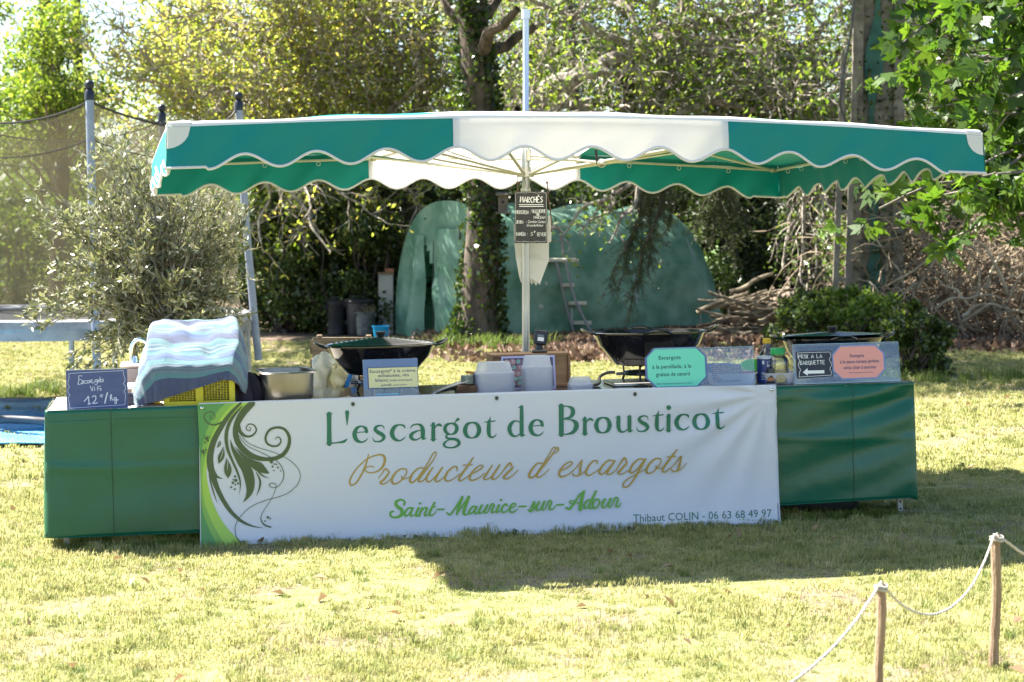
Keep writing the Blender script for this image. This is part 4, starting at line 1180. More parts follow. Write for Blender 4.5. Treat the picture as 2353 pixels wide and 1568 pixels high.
def bag(label, loc, s, seed, m):
    rg_ = random.Random(seed); ph = [rg_.uniform(0, 6) for _ in range(6)]
    mb_ = MB()
    def f(a, c):
        th_ = 2*PI*a; ph_ = PI*c
        r = 1+.22*math.sin(3*th_+ph[0])*math.sin(ph_)+.15*math.sin(5*th_+ph[1]+ph_*3)+.10*math.sin(ph_*7+ph[2]+2*th_)
        return Vector((s[0]*r*math.sin(ph_)*math.cos(th_), s[1]*r*math.sin(ph_)*math.sin(th_), s[2]*(1-r*math.cos(ph_))))
    mb_.grid(f, 36, 20)
    return tag(mb_.build('plastic_bag', m, loc=loc), label, 'plastic bag', 'plastic bags heaped behind the counter')
bag('crumpled white plastic bag behind the steel tub', P(745, 895, 12.2)+Vector((0, 0, -.03)), (.085, .1, .12), 1, wb)
bag('yellowish plastic bag between steel tub and crate', P(775, 900, 12.15)+Vector((0, 0, -.02)), (.075, .09, .09), 2, mat('bag_yellow', (.70, .60, .32), .4, c2=(.8, .75, .55), ns=5, bump=.5, bs=9, transl=.4))
bag('dark rubbish bag low behind the brown paper', P(800, 915, 12.2)+Vector((0, 0, -.02)), (.10, .09, .08), 3, mat('bag_dark', (.08, .08, .08), .35, c2=(.35, .35, .34), ns=14, bump=.6, bs=12))
slat_crate('low slatted crate carrying the rubbish bags', GY(775, 12.15)+Vector((0, 0, .0)), .56, .40, .62, 'slatted crates behind the counter')
mb = MB(); mb.tube([(0, 0, 0), (.055, -.02, .15)], .014, 10); mb.lathe([(.018, 0), (.018, .02), (.014, .03)], (.055, -.02, .14), 10, cap0=True, cap1=True)
tag(mb.build('blue_bottle', mat('bottle_blue', (.02, .18, .55), .35), loc=P(793, 897, 12.1)), 'bright blue tube leaning among the rubbish bags', 'tube')
# ---------------------------------------------------------------- the stall: canopy
FLc = P(394, 287, 9.71); FRc = P(2244, 308, 10.57)
CU = Vector((FRc.x-FLc.x, FRc.y-FLc.y, 0)); CW = CU.length; CU.normalize(); CV = Vector((-CU.y, CU.x, 0))
CD = 3.2
Zf, Zr = 2.195, 2.112
CO = Vector((FLc.x, FLc.y, 0))
def cz(a, c):
    "height of the canopy frame plane; a across 0..1, c back 0..1"
    z = Zf+(Zr-Zf)*c
    e = math.sin(PI*a)*.068
    es = math.sin(PI*c)*.03
    mid = max(0, 1-max(abs(2*a-1), abs(2*c-1)))
    return z+e+es*(.3+.7*math.sin(PI*a))+mid*.11
def cp(a, c, dz=0.0): 
    q = CO+CU*(a*CW)+CV*(c*CD); return Vector((q.x, q.y, cz(a, c)+dz))
cen = CO+CU*CW/2+CV*CD/2
stall = thing('market_parasol', 'green and white rectangular market parasol with scalloped valance', 'parasol', (cen.x, cen.y, gz(cen.x)))
base_ = stall.location.copy()
def loc(v): return Vector(v)-base_
def fabric(name, c, tc, tl):
    m = mat(name, c, .55, transl=tl, tc=tc, bump=.35, bs=7, sheen=.1)
    return m
gfab = fabric('canvas_green', (0.0, 0.33, 0.32), (0.0, 0.028, 0.018), .46)
wfab = fabric('canvas_white', (0.78, 0.80, 0.92), (0.80, 0.78, 0.74), .52)
hem = mat('hem_white', (.72, .72, .74), .6, transl=.25)
# roof: three stripes front to back
def roofpt(a, c, lift=.02): return loc(cp(a, c, lift+.006*math.sin(a*37)*math.sin(c*9)))
for k, (a0, a1, m) in enumerate(((0, .3333, gfab), (.3333, .6667, wfab), (.6667, 1, gfab))):
    mb = MB(); mb.grid(lambda u, v: roofpt(a0+(a1-a0)*u, v), 20, 40)
    mb.build('roof_panel', m, stall)
# valance
def drop(s, n, edge0=True):
    "length of the valance; s in scallops 0..n"
    Lmx, A = .212, .034
    if s < .5 or s > n-.5: return Lmx-.012
    return Lmx-A-A*math.cos(2*PI*s)
def side(P0, P1, n, out, f0, f1, bow=0.012, seed=0):
    "one valance run between fractions f0..f1, returns grid fn"
    ed = (P0(1)-P0(0)); ed.z = 0; ed.normalize()
    def fn(u, v):
        f = f0+(f1-f0)*u; p = P0(f); L = drop(f*n, n)
        ex = max(0, (f-.975)/.025)-max(0, (.025-f)/.025)
        p = p+ed*(ex*(.022*min(1, v/.12)+.005*max(0, (v-.12)/.88)))
        if v < .12:          # rolled edge over the frame tube
            k = v/.12*PI/2
            return loc(p+out*(.022*math.sin(k))+Vector((0, 0, .022*math.cos(k)-.002)))
        k = (v-.12)/.88
        w = bow*math.sin(f*n*1.7+seed)*k+.010*math.sin(f*n*PI*2+seed)*k+.006*math.sin(f*n*9+seed*3+k*4)*k
        return loc(p+out*(.022+.004*k+w)+Vector((0, 0, -.002-L*k)))
    return fn
fr = side(lambda f: cp(f, 0), None, 12, -CV, 0, 1)
runs = [('front', lambda f: cp(f, 0), -CV, 12, 1, 3), ('back', lambda f: cp(f, 1), CV, 12, 5, 3), ('left', lambda f: cp(0, f), -CU, 9, 9, 1), ('right', lambda f: cp(1, f), CU, 9, 2, 1)]
for nm, Pf, out, n, sd, parts in runs:
    for k in range(parts):
        f0, f1 = k/parts, (k+1)/parts
        m = wfab if (parts == 3 and k == 1) else gfab
        fn = side(Pf, None, n, out, f0, f1, seed=sd)
        mb = MB(); mb.grid(fn, 96, 9); mb.build('valance', m, stall)
        hb = MB(); N = 97
        pts_ = [fn(i/96, 1.0) for i in range(N)]
        hb.tube(pts_, .0075, 6); hb.build('hem', hem, stall)
    if parts == 3:
        for f in (1/3, 2/3):
            fn = side(Pf, None, n, out, f-.004, f+.004, seed=sd)
            mb = MB(); mb.grid(lambda u, v: fn(u, v)+(-out if nm == 'back' else out)*.003, 2, 9); mb.build('seam', hem, stall)
for nm, Pf, out, n, sd, parts in runs:
    fn = side(Pf, None, n, out, 0, 1, seed=sd)
    mb = MB(); mb.grid(lambda u, v: fn(u, .125*v)+out*.0015*v+Vector((0, 0, .0025+.003*math.sin(u*40)*(1-v))), 160, 4); mb.build('sunlit_edge_strip', mat('sunlit_edge_white', (.72, .73, .73), .5, transl=.15), stall)  # white strip paints the sun glare on the rolled canopy edge
# corner patches, quarter discs on front valance and sides
for (Pf, out, n, sd, f0, f1) in ((runs[0][1], -CV, 12, 1, 0.0, .022), (runs[0][1], -CV, 12, 1, 1.0, .982), (runs[2][1], -CU, 9, 9, 0, .04), (runs[3][1], CU, 9, 2, 0, .04)):
    fn = side(Pf, None, n, out, 0, 1, seed=sd)
    def pf(u, v):
        f = f0+(f1-f0)*u; return fn(f, .12+.46*v*math.sqrt(max(0, 1-u*u)))+out*.003
    def pt(u, v):
        f = f0+(f1-f0)*u; return fn(f, .12*v)+out*.004+Vector((0, 0, .009))
    mb = MB(); mb.grid(pf, 10, 8); mb.grid(pt, 10, 4); mb.build('corner_patch', mat('patch_white', (.70, .70, .68), .55, transl=.2), stall)
# frame
alu = mat('aluminium', (.62, .60, .54), .32, .85, c2=(.5, .5, .47), ns=30)
cream = mat('cream_bar', (.60, .57, .46), .45, .2)
polem = mat('pole_zinc', (.50, .50, .50), .33, .9, c2=(.36, .36, .37), ns=18, stretch=(1, 1, .2))
mb = MB(); mb.lathe([(.0235, 0), (.0235, 2.02)], (0, 0, 0), 20, cap0=True); mb.build('pole', polem, stall)
mb = MB(); mb.lathe([(.0235, 2.02), (.0235, 2.25), (.018, 2.26), (.018, 2.93)], (0, 0, 0), 20); mb.build('upper_pole', mat('pole_bright', (.50, .53, .58), .35, .75), stall)
mb = MB(); mb.lathe([(.025, 2.895), (.0255, 2.95), (.01, 2.952)], (0, 0, 0), 16, cap1=True); mb.build('pole_cap', mat('cap_grey', (.5, .53, .57), .4), stall)
zh = 1.955
hubz = P(1213, 400, base_.y).z-base_.z
mb = MB(); mb.lathe([(.025, hubz-.02), (.05, hubz-.018), (.05, hubz+.012), (.03, hubz+.014), (.03, hubz+.04), (.025, hubz+.04)], (0, 0, 0), 20); mb.build('hub', alu, stall)
mb = MB(); mb.lathe([(.024, hubz-.125), (.031, hubz-.125), (.031, hubz-.085), (.024, hubz-.085)], (0, 0, 0), 16); mb.build('collar', alu, stall)
# fixed crown hub near the roof
ct = cp(.5, .5).z-base_.z
mb = MB(); mb.lathe([(.02, ct-.05), (.055, ct-.05), (.055, ct-.02), (.02, ct-.02)], (0, 0, 0), 16); mb.build('hub', alu, stall)
tg_ = [(0, 0), (1/3, 0), (2/3, 0), (1, 0), (1, .5), (1, 1), (2/3, 1), (1/3, 1), (0, 1), (0, .5)]
for (a, c) in tg_:
    e = loc(cp(a, c, -.02)); ex, ey = e.x, e.y; d = Vector((ex, ey, 0)).normalized()
    s = Vector((d.x*.05, d.y*.05, hubz)); mid = s.lerp(Vector((e.x, e.y, e.z)), .62)
    roofm = loc(cp(.5+(a-.5)*.62, .5+(c-.5)*.62, -.012))
    mb = MB(); mb.tube([s, roofm+Vector((0, 0, 0))], .0105, 8); mb.build('strut', alu, stall)
    mb = MB(); mb.tube([Vector((d.x*.05, d.y*.05, ct-.035)), roofm, e], .009, 8); mb.build('rib', alu if c < .5 else cream, stall)
    mb = MB(); mb.box(e.lerp(roofm, .04), (.05, .03, .03), Matrix.Rotation(math.atan2(d.y, d.x), 3, 'Z'), bev=.006); mb.build('joint', cream, stall)
for (A, B) in (((0, 0), (1, 0)), ((1, 0), (1, 1)), ((1, 1), (0, 1)), ((0, 1), (0, 0))):
    mb = MB(); pts_ = []
    for i in range(25):
        q = i/24; a = A[0]+(B[0]-A[0])*q; c = A[1]+(B[1]-A[1])*q
        a_ = min(max(a, .003), .997); c_ = min(max(c, .004), .996)
        pts_.append(loc(cp(a_, c_, -.018)))
    mb.tube(pts_, .009, 8); o = mb.build('edge_bar', cream, stall)
    if A[1]+B[1] > 0 and A != (0, 1):
        for k in range(1, 12):
            q = pts_[k*2]; rb = MB(); rb.tube([q+Vector((math.cos(w)*.013*CU.x, math.cos(w)*.013*CU.y, -.022+math.sin(w)*.013)) for w in np.linspace(0, 2*PI, 11)[:-1]], .0022, 4, closed=True)
            rb.build('ring', hem, o)
# crank with ball handle and strap
c0 = loc(P(1215, 357, base_.y-.02)); c1 = loc(P(1378, 374, base_.y-.35))
mb = MB(); mb.tube([c0, c1], .008, 8); o = mb.build('crank_rod', alu, stall)
MB().box(c0, (.03, .04, .07), bev=.005).build('crank_bracket', alu, stall)
mb = MB(); mb.sphere(c1+Vector((.01, 0, -.003)), .028, 14, 10, .9); mb.build('ball_handle', alu, o)
mb = MB(); q = loc(P(1369, 345, base_.y-.34)); mb.tube([q, q+Vector((.005, 0, -.04)), c1+Vector((-.015, 0, .03)), c1+Vector((-.012, 0, -.01))], .009, 6); mb.build('strap', mat('strap_black', (.012, .012, .014), .6), stall)

# slate sign hanging at the pole, with torn paper roll behind
sgY = base_.y-.10
TL_, TR_, BL_, BR_ = (1184, 441), (1256, 441), (1186, 560), (1261, 559)
so = P(1220, 559, sgY); sw = 75/F*sgY; shh = 118/F*sgY
t = thing('market_slate', 'small black slate listing market days hung from the parasol hub', 'slate sign', so)
slate = mat('slate_black', (.018, .018, .02), .5, c2=(.03, .03, .032), ns=40)
MB().box((0, 0, shh/2), (sw, .008, shh), bev=.001).build('board', slate, t)
chk = mat('chalk_white', (.82, .82, .80), .8)
pl = lambda x, y, k=0: Vector((x, -.0052-k, y))
mb = MB()
mrg = .006; W2 = sw/2-mrg; H0 = mrg; H1 = shh-mrg
sc_t = lambda w: w
def line(pts_, w, k): 
    # widths are in metres here
    C = [(p_[0], p_[1], w) for p_ in pts_]
    N = len(C); vs = []
    for i in range(N):
        a = C[max(0, i-1)]; b_ = C[min(N-1, i+1)]; dx, dy = b_[0]-a[0], b_[1]-a[1]; l = math.hypot(dx, dy) or 1
        nx, ny = -dy/l*w/2, dx/l*w/2
        vs += [pl(C[i][0]+nx, C[i][1]+ny, k), pl(C[i][0]-nx, C[i][1]-ny, k)]
    mb.add(vs, [(2*i, 2*i+1, 2*i+3, 2*i+2) for i in range(N-1)])
def scallop(y, s):
    out = []
    for i in range(31):
        x = -W2+2*W2*i/30; q = i/30
        out.append((x, y+s*(.004*abs(math.sin(PI*q*3))+.002*(1 if .33 < q < .66 else 0))))
    return out
line(scallop(H1-.004, 1), .0011, 0); line(scallop(H0+.006, -1), .0011, 1e-4)
line([(-W2, H0+.006), (-W2, H1-.004)], .0011, 2e-4); line([(W2, H0+.006), (W2, H1-.004)], .0011, 3e-4)
plm = lambda x, y, k=0: Vector((x, -.0056-k, y))
def word(s, cxm, y, h, w, wid, seed=1, k0=0):
    # measure, then fit to the width wid
    q = h/6; tot = 0
    for ch in s:
        st = SF.get(ch, []); tot += (max([p_[0] for L in st for p_ in L]) if st else 2.2)+1.3
    tot -= 1.3
    sx = wid/(tot*q)
    chalk(mb, s, cxm-wid/2, y, h, w, plm, k0=k0, sx=sx, seed=seed)
u_ = sw/75.0    # one picture unit
def wd(s, x0, x1, ytop, h, w=1.6, seed=1): word(s, ((x0+x1)/2-1221.5)*u_, (559-ytop-h)*u_, h*u_, w*u_, (x1-x0)*u_, seed)
wd('MARCH\u00c9S', 1197, 1248, 453, 13, 2.0, 2)
line([((1194-1221.5)*u_, (559-471)*u_), ((1250-1221.5)*u_, (559-471)*u_)], 1.5*u_, 4e-4)
line([((1195-1221.5)*u_, (559-475)*u_), ((1251-1221.5)*u_, (559-475)*u_)], 1.5*u_, 5e-4)
wd('MERCREDi :', 1187, 1220, 484, 8, .95, 3); wd('ViLLENEUVE', 1223, 1255, 482, 8, .95, 4); wd('DE', 1235, 1241, 491, 5, 1.1, 5); wd('MARSAN', 1228, 1254, 497, 6, .95, 6)
wd('JEUDi  :', 1187, 1211, 507, 7, .95, 7); wd('SAMEDi :', 1187, 1213, 534, 8, .95, 8); wd('S', 1221, 1226, 534, 8, .95, 9); wd('T', 1228, 1232, 532, 4, 1.1, 9); wd('SEVER', 1235, 1256, 535, 8, .95, 10)
mb.build('chalk_writing', chk, t, smooth=False)
for s, x0, x1, y, h in (('Carrefour Contact', 1214, 1255, 513, 8), ('Grenade/Adour', 1211, 1250, 521, 7)):
    vs, fs = text_geo(s, 1, 'LEFT', .25, .0); mw = max(v.x for v in vs); kx = (x1-x0)*u_/mw; mb = MB()
    mb.add([plm((x0-1221.5)*u_+v.x*kx, (559-y)*u_+v.y*h*u_*1.2) for v in vs], fs); mb.build('chalk_writing', chk, t, smooth=False)
cord = mat('cord_green', (.02, .10, .07), .7, c2=(.25, .05, .05), ns=200)
for (x, yb) in ((1189, 441), (1257, 441)):
    mb = MB(); a = P(x+(0 if x < 1200 else -4), 404, sgY)-so; b_ = P(x, 420, sgY)-so; c_ = P(x+(1 if x < 1200 else 3), yb+4, sgY)-so
    mb.tube([a, b_], .002, 5); mb.sphere(b_, .008, 8, 6); mb.tube([b_, c_], .004, 5); mb.build('cord', cord, t)
mb = MB(); mb.tube(smoothp([P(1257, 441, sgY+.02)-so, P(1264, 480, sgY+.05)-so, P(1268, 520, sgY+.06)-so, P(1266, 533, sgY+.06)-so]), .004, 5); mb.build('cord', cord, t)
mb = MB(); mb.tube([P(1203, 405, sgY)-so, P(1212, 437, sgY)-so, P(1222, 405, sgY)-so], .0022, 5); mb.build('hook', MATS['strap_black'], t)
# torn kitchen paper
t = thing('paper_towel', 'torn white kitchen paper hanging behind the slate on the pole', 'paper towel', P(1222, 655, base_.y+.06))
pp = t.location
outl = [(1181, 515), (1262, 512), (1261, 600), (1258, 607), (1240, 655), (1236, 649), (1232, 657), (1226, 648), (1222, 655), (1217, 646), (1212, 640), (1206, 630), (1201, 616), (1198, 629), (1206, 646), (1205, 657), (1196, 648), (1192, 630), (1185, 590), (1181, 550)]
from mathutils.geometry import tessellate_polygon
v3 = [P(x, y, base_.y+.06+.012*math.sin(x*.15+y*.03))-pp for x, y in outl]
mb = MB(); mb.add(v3, [tuple(f) for f in tessellate_polygon([[Vector((x, -y, 0)) for x, y in outl]])])
mb.build('sheet', mat('paper_white', (.72, .71, .68), .85, transl=.35), t, smooth=False, solid=.002)
mb = MB(); mb.tube([P(1264, 497, base_.y+.08)-pp, P(1262, 556, base_.y+.1)-pp], .012, 8); mb.build('paper_roll', MATS['paper_white'], t)

# ---------------------------------------------------------------- the counter
tab = thing('stall_table', 'long folding market counter with grey legs under the green skirt', 'table', tp(0, 0), TROT)
ttop = mat('worktop', (.58, .50, .43), .5, c2=(.66, .58, .50), ns=3, bump=.1, bs=40)
for k in range(3):
    u0, u1 = TL*k/3, TL*(k+1)/3
    MB().box(((u0+u1)/2, TDEP/2, -.014), (u1-u0-.003, TDEP, .026), bev=.002).build('table_top', ttop, tab)
legm = mat('leg_alu', (.45, .44, .42), .45, .4)
for u in (.08, 1.55, 1.68, 3.1, 3.25, TL-.08):
    for v in (.10, TDEP-.08):
        top = tp(u, v, -.03); bot = tp(u+(.01 if u < 1 else (.06 if u > 4 else 0)), v, 0); bot.z = gz(bot.x)-.01
        mb = MB(); inv = TROT.inverted(); a = inv@(top-TA); c_ = inv@(bot-TA)
        d = (c_-a); mb.box((a+c_)/2, (.032, .022, d.length), Vector((0, 0, 1)).rotation_difference(-d.normalized()).to_matrix(), bev=.003)
        o = mb.build('leg', legm, tab)
        if u > 4 and v < .2:
            hb = MB()
            for k in range(3):
                hb.tube([c_-d*(.05+.055*k)+Vector((0, -.0112, 0)), c_-d*(.05+.055*k)+Vector((0, -.0125, 0))], .006, 8)
            hb.build('leg_hole', mat('dark_hole', (.02, .02, .02), .8), o)
for u in (.08, 3.1):
    MB().box((u, TDEP/2, -.35), (.02, TDEP-.2, .02)).build('cross_rail', legm, tab)

# green vinyl skirt
vinyl = mat('vinyl_green', (0.003, 0.090, 0.046), .30, c2=(0.005, 0.105, 0.058), ns=2.2, bump=.6, bs=3.0, spec=.45, coat=.12)
sk = thing('table_skirt', 'glossy dark green vinyl skirt wrapped round the counter', 'table skirt', tp(0, 0), TROT)
def crease(u, w):
    z = .007*math.sin(u*5.1+w*3)+.003*math.sin(u*2.2-w*7)+.0025*math.sin(w*23+u*3.1)*math.sin(u*1.7)
    for uc, s in ((.33, .006), (.62, .002), (.14, .003), (1.0, .004), (3.95, .004), (4.42, .007), (4.6, .003)): z += s*math.exp(-((u-uc)/.012)**2)
    z += .006*math.exp(-((w-.30-.02*math.sin(u*3))/.02)**2)
    z += .006*math.exp(-((w-.07-.01*math.sin(u*9))/.018)**2)*(1 if u > 3.6 else .3)
    # slack diagonals near the right corner
    z += .016*math.sin((u*1.0+w*2.2)*14+math.sin(u*5)*1.5)*max(0, min(1, (u-3.9)*1.6))*(math.exp(-w*7)+.18)
    return z
def skf(u, w):
    L = .672+(.008*math.sin(u*2.1)-.003*u)
    return Vector((u, -.012-crease(u, w)-.022*w/.67, .004-w*L/.67 if w > 0 else .004))
R_ = .03
def skirt(path, nu):
    mb = MB(); return mb
mb = MB()
nu = 300; nw = 34
def fullp(s, w):
    "s runs left side back -> front -> right side back"
    Ls = TDEP*.9; S = s*(TL+2*Ls)-Ls
    flare = .012+.022*w/.67
    L = .672
    if S < 0: return Vector((-flare-.004*math.sin(S*9+w*5), -S, .003-w*L/.67)) if S < -R_ else Vector((-flare*math.cos((S+R_)/R_*PI/2)+.0, -flare*math.sin((S+R_)/R_*PI/2)+R_*(-S/R_)*.3, .003-w*L/.67))
    if S > TL: q = S-TL; return Vector((TL+flare+.004*math.sin(q*8+w*5), q, .003-w*L/.67)) if q > R_ else Vector((TL+flare*math.sin(q/R_*PI/2), -flare*math.cos(q/R_*PI/2), .003-w*L/.67))
    return skf(S, w)
mb.grid(lambda a, c: fullp(a, c*.67), nu, nw); mb.build('vinyl', vinyl, sk, solid=.0015)
mb = MB(); mb.tube([fullp(a, .668)+Vector((0, -.001, 0)) for a in np.linspace(.0, 1, 120)], .0028, 5); mb.build('hem', vinyl, sk)
for uc in (.33, 4.42):
    mb = MB(); mb.tube([skf(uc, w)+Vector((0, -.0005, 0)) for w in np.linspace(.0, .665, 20)], .0022, 4); mb.build('seam', mat('vinyl_seam', (.003, .07, .038), .4), sk)
mb = MB(); mb.tube([skf(u, .06)+Vector((0, -.0004, .005*math.sin(u*4))) for u in np.linspace(.01, 1.0, 30)], .0012, 4); mb.build('seam', MATS['vinyl_seam'], sk)

# black glossy worktop sheets and brown paper
gl_black = mat('gloss_black', (.012, .011, .013), .10, spec=.6)
ub0, ub1 = tu(700, .03), tu(1515, .03)
n_s = 3
bs_lab = ['glossy black worktop sheet under the cream sauce sign', 'glossy black worktop sheet under the tub stacks', 'glossy black worktop sheet under the large open pan']
for k in range(n_s):
    a, c_ = ub0+(ub1-ub0)*k/n_s, ub0+(ub1-ub0)*(k+1)/n_s
    o = MB().box((0, 0, 0), (c_-a-.012, .78, .006), bev=.001).build('worktop_sheet', gl_black, loc=tp((a+c_)/2, .41, .0035), rot=TROT)
    tag(o, bs_lab[k], 'worktop sheet', 'glossy black sheets on the counter')
steel = mat('steel_brushed', (.52, .50, .48), .22, 1.0, c2=(.42, .41, .40), ns=40, stretch=(.2, 1, 1))
ur0, ur1 = tu(1735, .03), tu(2085, .03)
tag(MB().box((0, 0, 0), (ur1-ur0, .78, .006), bev=.001).build('steel_tray', steel, loc=tp((ur0+ur1)/2, .41, .0035), rot=TROT), 'bright steel worktop sheet under the right hand sign', 'worktop sheet')
pap = mat('kraft_paper', (.42, .33, .23), .8, c2=(.50, .40, .29), ns=4)
def sheet(label, px0, px1, v0, v1, curl, m, h=.002):
    a, c_ = tu(px0, v0), tu(px1, v0)
    mb_ = MB()
    mb_.grid(lambda x, y: Vector((x*(c_-a), y*(v1-v0)+.03*x, h+curl*max(0, (x-.75)/.25)**2*(1-y)*.6+.002*math.sin(x*9+y*4))), 30, 12)
    return tag(mb_.build('paper_sheet', m, loc=tp(a, v0), rot=TROT, solid=.0015), label, 'paper sheet')
sheet('brown kraft paper with a curled right corner under the steel tub', 560, 812, -.004, .34, .02, pap, .004)
sheet('pale card sheet under the yellow crate', 300, 560, .0, .4, .002, mat('card_pale', (.60, .52, .42), .8), .002)

# banner
banner = thing('banner', 'long white printed banner with green scrolls hung over the counter front', 'banner', tp(0, 0), TROT)
BN = TV.copy(); BO = tp(0, -.055)
binv = TROT.inverted()
def bplace(x, y, k=0.0):
    "picture point on the banner -> local point lying on the rippled cloth, lifted by k"
    w = hit(x, y, BO, BN); q = binv@(w-TA)
    return Vector((q.x, q.y-brip(q.x, q.z)-.0015-k, q.z))
bu0 = (binv@(hit(457, 927, BO, BN)-TA)).x; bu1 = (binv@(hit(1784, 884, BO, BN)-TA)).x
def brip(u, w):
    # w is negative downwards
    z = .004*math.sin(u*3.1+.5)*min(1, -w*2)+.003*math.sin(u*6+w*4)
    k = max(0, 1-((bu1-.05-u)**2+(w+.03)**2)**.5/.9)
    ang = math.atan2(w+.03, u-bu1+.05)
    z += .012*k*math.sin(ang*16)*min(1, ((bu1-.05-u)**2+(w+.03)**2)**.5*4)
    z += .030*max(0, (-w-.45)/.3)**2
    return z
def bgrid(u, v):
    x = bu0+(bu1-bu0)*u
    ptop = hit(457+(1784-457)*u, 927+(884-927)*u-1.5*math.sin(u*PI)*2, BO, BN); pbot = hit(460+(1790-460)*u, 1256+(1201-1256)*u+4*math.sin(u*PI), BO, BN)
    q = binv@(ptop.lerp(pbot, v)-TA)
    return Vector((q.x, q.y-brip(q.x, q.z), q.z))
bw = mat('banner_white', (.60, .62, .69), .42, c2=(.63, .63, .66), ns=1.3, bump=.05, bs=300, spec=.4)
mb = MB(); mb.grid(bgrid, 150, 60); mb.build('cloth', bw, banner, solid=.0008)
Z4 = lambda x, y: ((700+x/2.0911)*.57446, (1500+y/2.0911)*.57446)
def p4(x, y, k=0.0): return bplace(*Z4(x, max(y, 243-.036*(x-182))), k)
def interp(pts_, y):
    for i in range(len(pts_)-1):
        (x0, y0), (x1, y1) = pts_[i], pts_[i+1]
        if y0 <= y <= y1: return x0+(x1-x0)*(y-y0)/(y1-y0)
    return pts_[-1][0] if y > pts_[-1][1] else pts_[0][0]
def curve_y(pts_): 
    C = catmull(pts_, 8); return [(c_[0], c_[1]) for c_ in C]
edge = [(187, 244), (200, 500), (208, 700), (213, 900), (217, 1446)]
cA = curve_y([(430, 240), (350, 320), (283, 430), (238, 560), (218, 720), (214, 900), (222, 1060), (245, 1180), (290, 1300), (335, 1390), (375, 1446)])
cB = curve_y([(500, 240), (420, 320), (335, 450), (272, 600), (240, 760), (230, 900), (240, 1030), (268, 1130), (318, 1250), (385, 1370), (440, 1446)])
cC = curve_y([(660, 240), (520, 330), (400, 440), (320, 560), (283, 660), (267, 760), (264, 850), (285, 960), (312, 1060), (362, 1170), (425, 1270), (500, 1355), (590, 1446)])
def band(l, r, m, k, nm, ymax=1436):
    mb_ = MB(); N = 80; vs = []; nc = 6
    for i in range(N+1):
        y = 246+(ymax-246)*i/N; a = interp(l, y); b_ = max(interp(r, y), a+.5)
        yy = lambda x: y - (x-190)*.0  # rows stay level
        for j in range(nc+1): vs.append(p4(a+(b_-a)*j/nc, y-(a+(b_-a)*j/nc-190)*.035, k))
    mb_.add(vs, [(i*(nc+1)+j, i*(nc+1)+j+1, (i+1)*(nc+1)+j+1, (i+1)*(nc+1)+j) for i in range(N) for j in range(nc)])
    mb_.build(nm, m, banner)
band(edge, cA, mat('print_green_a', (.085, .27, .075), .4), 0, 'printed_band')
band(cA, cB, mat('print_green_b', (.20, .40, .07), .4), .0003, 'printed_band')
band(cB, cC, mat('print_green_c', (.34, .54, .075), .4), .0006, 'printed_band')
olv = mat('print_olive', (.060, .095, .035), .4)
S4 = [
 [(548, 238, 20), (462, 326, 32), (392, 428, 42), (328, 545, 48), (296, 660, 54), (296, 760, 56), (322, 860, 48), (358, 960, 40), (410, 1060, 36), (470, 1145, 32), (550, 1218, 26), (640, 1260, 14), (735, 1278, 2)],
 [(320, 800, 24), (345, 845, 22), (370, 860, 14), (401, 869, 2)],
 [(285, 760, 3), (290, 850, 12), (310, 940, 12), (335, 1020, 8), (355, 1075, 1)],
 [(645, 238, 52), (575, 310, 60), (522, 400, 52), (506, 490, 46), (535, 578, 50), (596, 648, 50), (672, 690, 44), (760, 706, 34), (840, 698, 34), (905, 665, 34), (948, 600, 30), (955, 520, 26), (915, 455, 22), (850, 440, 20), (790, 462, 20), (758, 520, 18), (770, 572, 18), (820, 597, 16), (865, 588, 14), (886, 552, 12), (870, 522, 9), (848, 525, 7), (839, 542, 3)],
 [(530, 420, 30), (548, 478, 26), (595, 514, 20), (645, 508, 16), (680, 465, 12), (662, 422, 10), (622, 412, 9), (597, 437, 8), (602, 462, 8), (625, 466, 7), (633, 446, 6), (616, 440, 4)],
 [(395, 395, 16), (335, 418, 14), (278, 405, 11), (245, 365, 9), (252, 328, 8), (290, 308, 8), (328, 325, 7), (335, 352, 7), (317, 372, 6), (296, 363, 6), (298, 343, 5), (315, 345, 4)],
 [(560, 262, 10), (490, 345, 24), (444, 430, 28), (428, 520, 30), (440, 620, 26), (480, 720, 20), (520, 810, 18), (546, 900, 12), (540, 1000, 1)],
 [(462, 540, 2), (485, 620, 28), (545, 720, 60), (598, 790, 85), (625, 880, 82), (628, 960, 60), (605, 1020, 30), (570, 1066, 2)],
 [(500, 600, 2), (570, 680, 26), (640, 735, 55), (700, 770, 80), (745, 800, 50), (784, 822, 10)],
 [(690, 800, 14), (730, 842, 12), (790, 868, 1)], [(680, 815, 6), (710, 880, 16), (708, 940, 14), (683, 1015, 1)],
 [(378, 548, 1), (371, 580, 24), (352, 613, 1)], [(405, 600, 1), (395, 660, 42), (380, 700, 46), (366, 744, 2)], [(430, 695, 1), (440, 770, 56), (443, 820, 54), (445, 866, 2)],
 [(520, 460, 5), (600, 560, 5), (700, 610, 5), (800, 640, 5), (900, 680, 5), (990, 740, 5), (1045, 820, 5), (1030, 910, 5), (960, 980, 5), (870, 1020, 5), (760, 1050, 5), (640, 1100, 5), (550, 1180, 5), (505, 1260, 5), (510, 1340, 6), (555, 1395, 8), (618, 1416, 12)],
 [(520, 490, 5), (600, 590, 5), (700, 640, 5), (780, 680, 5), (862, 730, 6), (905, 800, 7), (905, 870, 6), (868, 930, 5), (820, 945, 5), (788, 925, 6), (802, 906, 6), (842, 916, 5), (840, 960, 4), (800, 1050, 4), (740, 1140, 5), (718, 1200, 7), (745, 1250, 12), (800, 1270, 12)],
]
mb = MB()
for i, s in enumerate(S4): ribbon(mb, s, p4, n=7, k0=.0010+i*.0002)
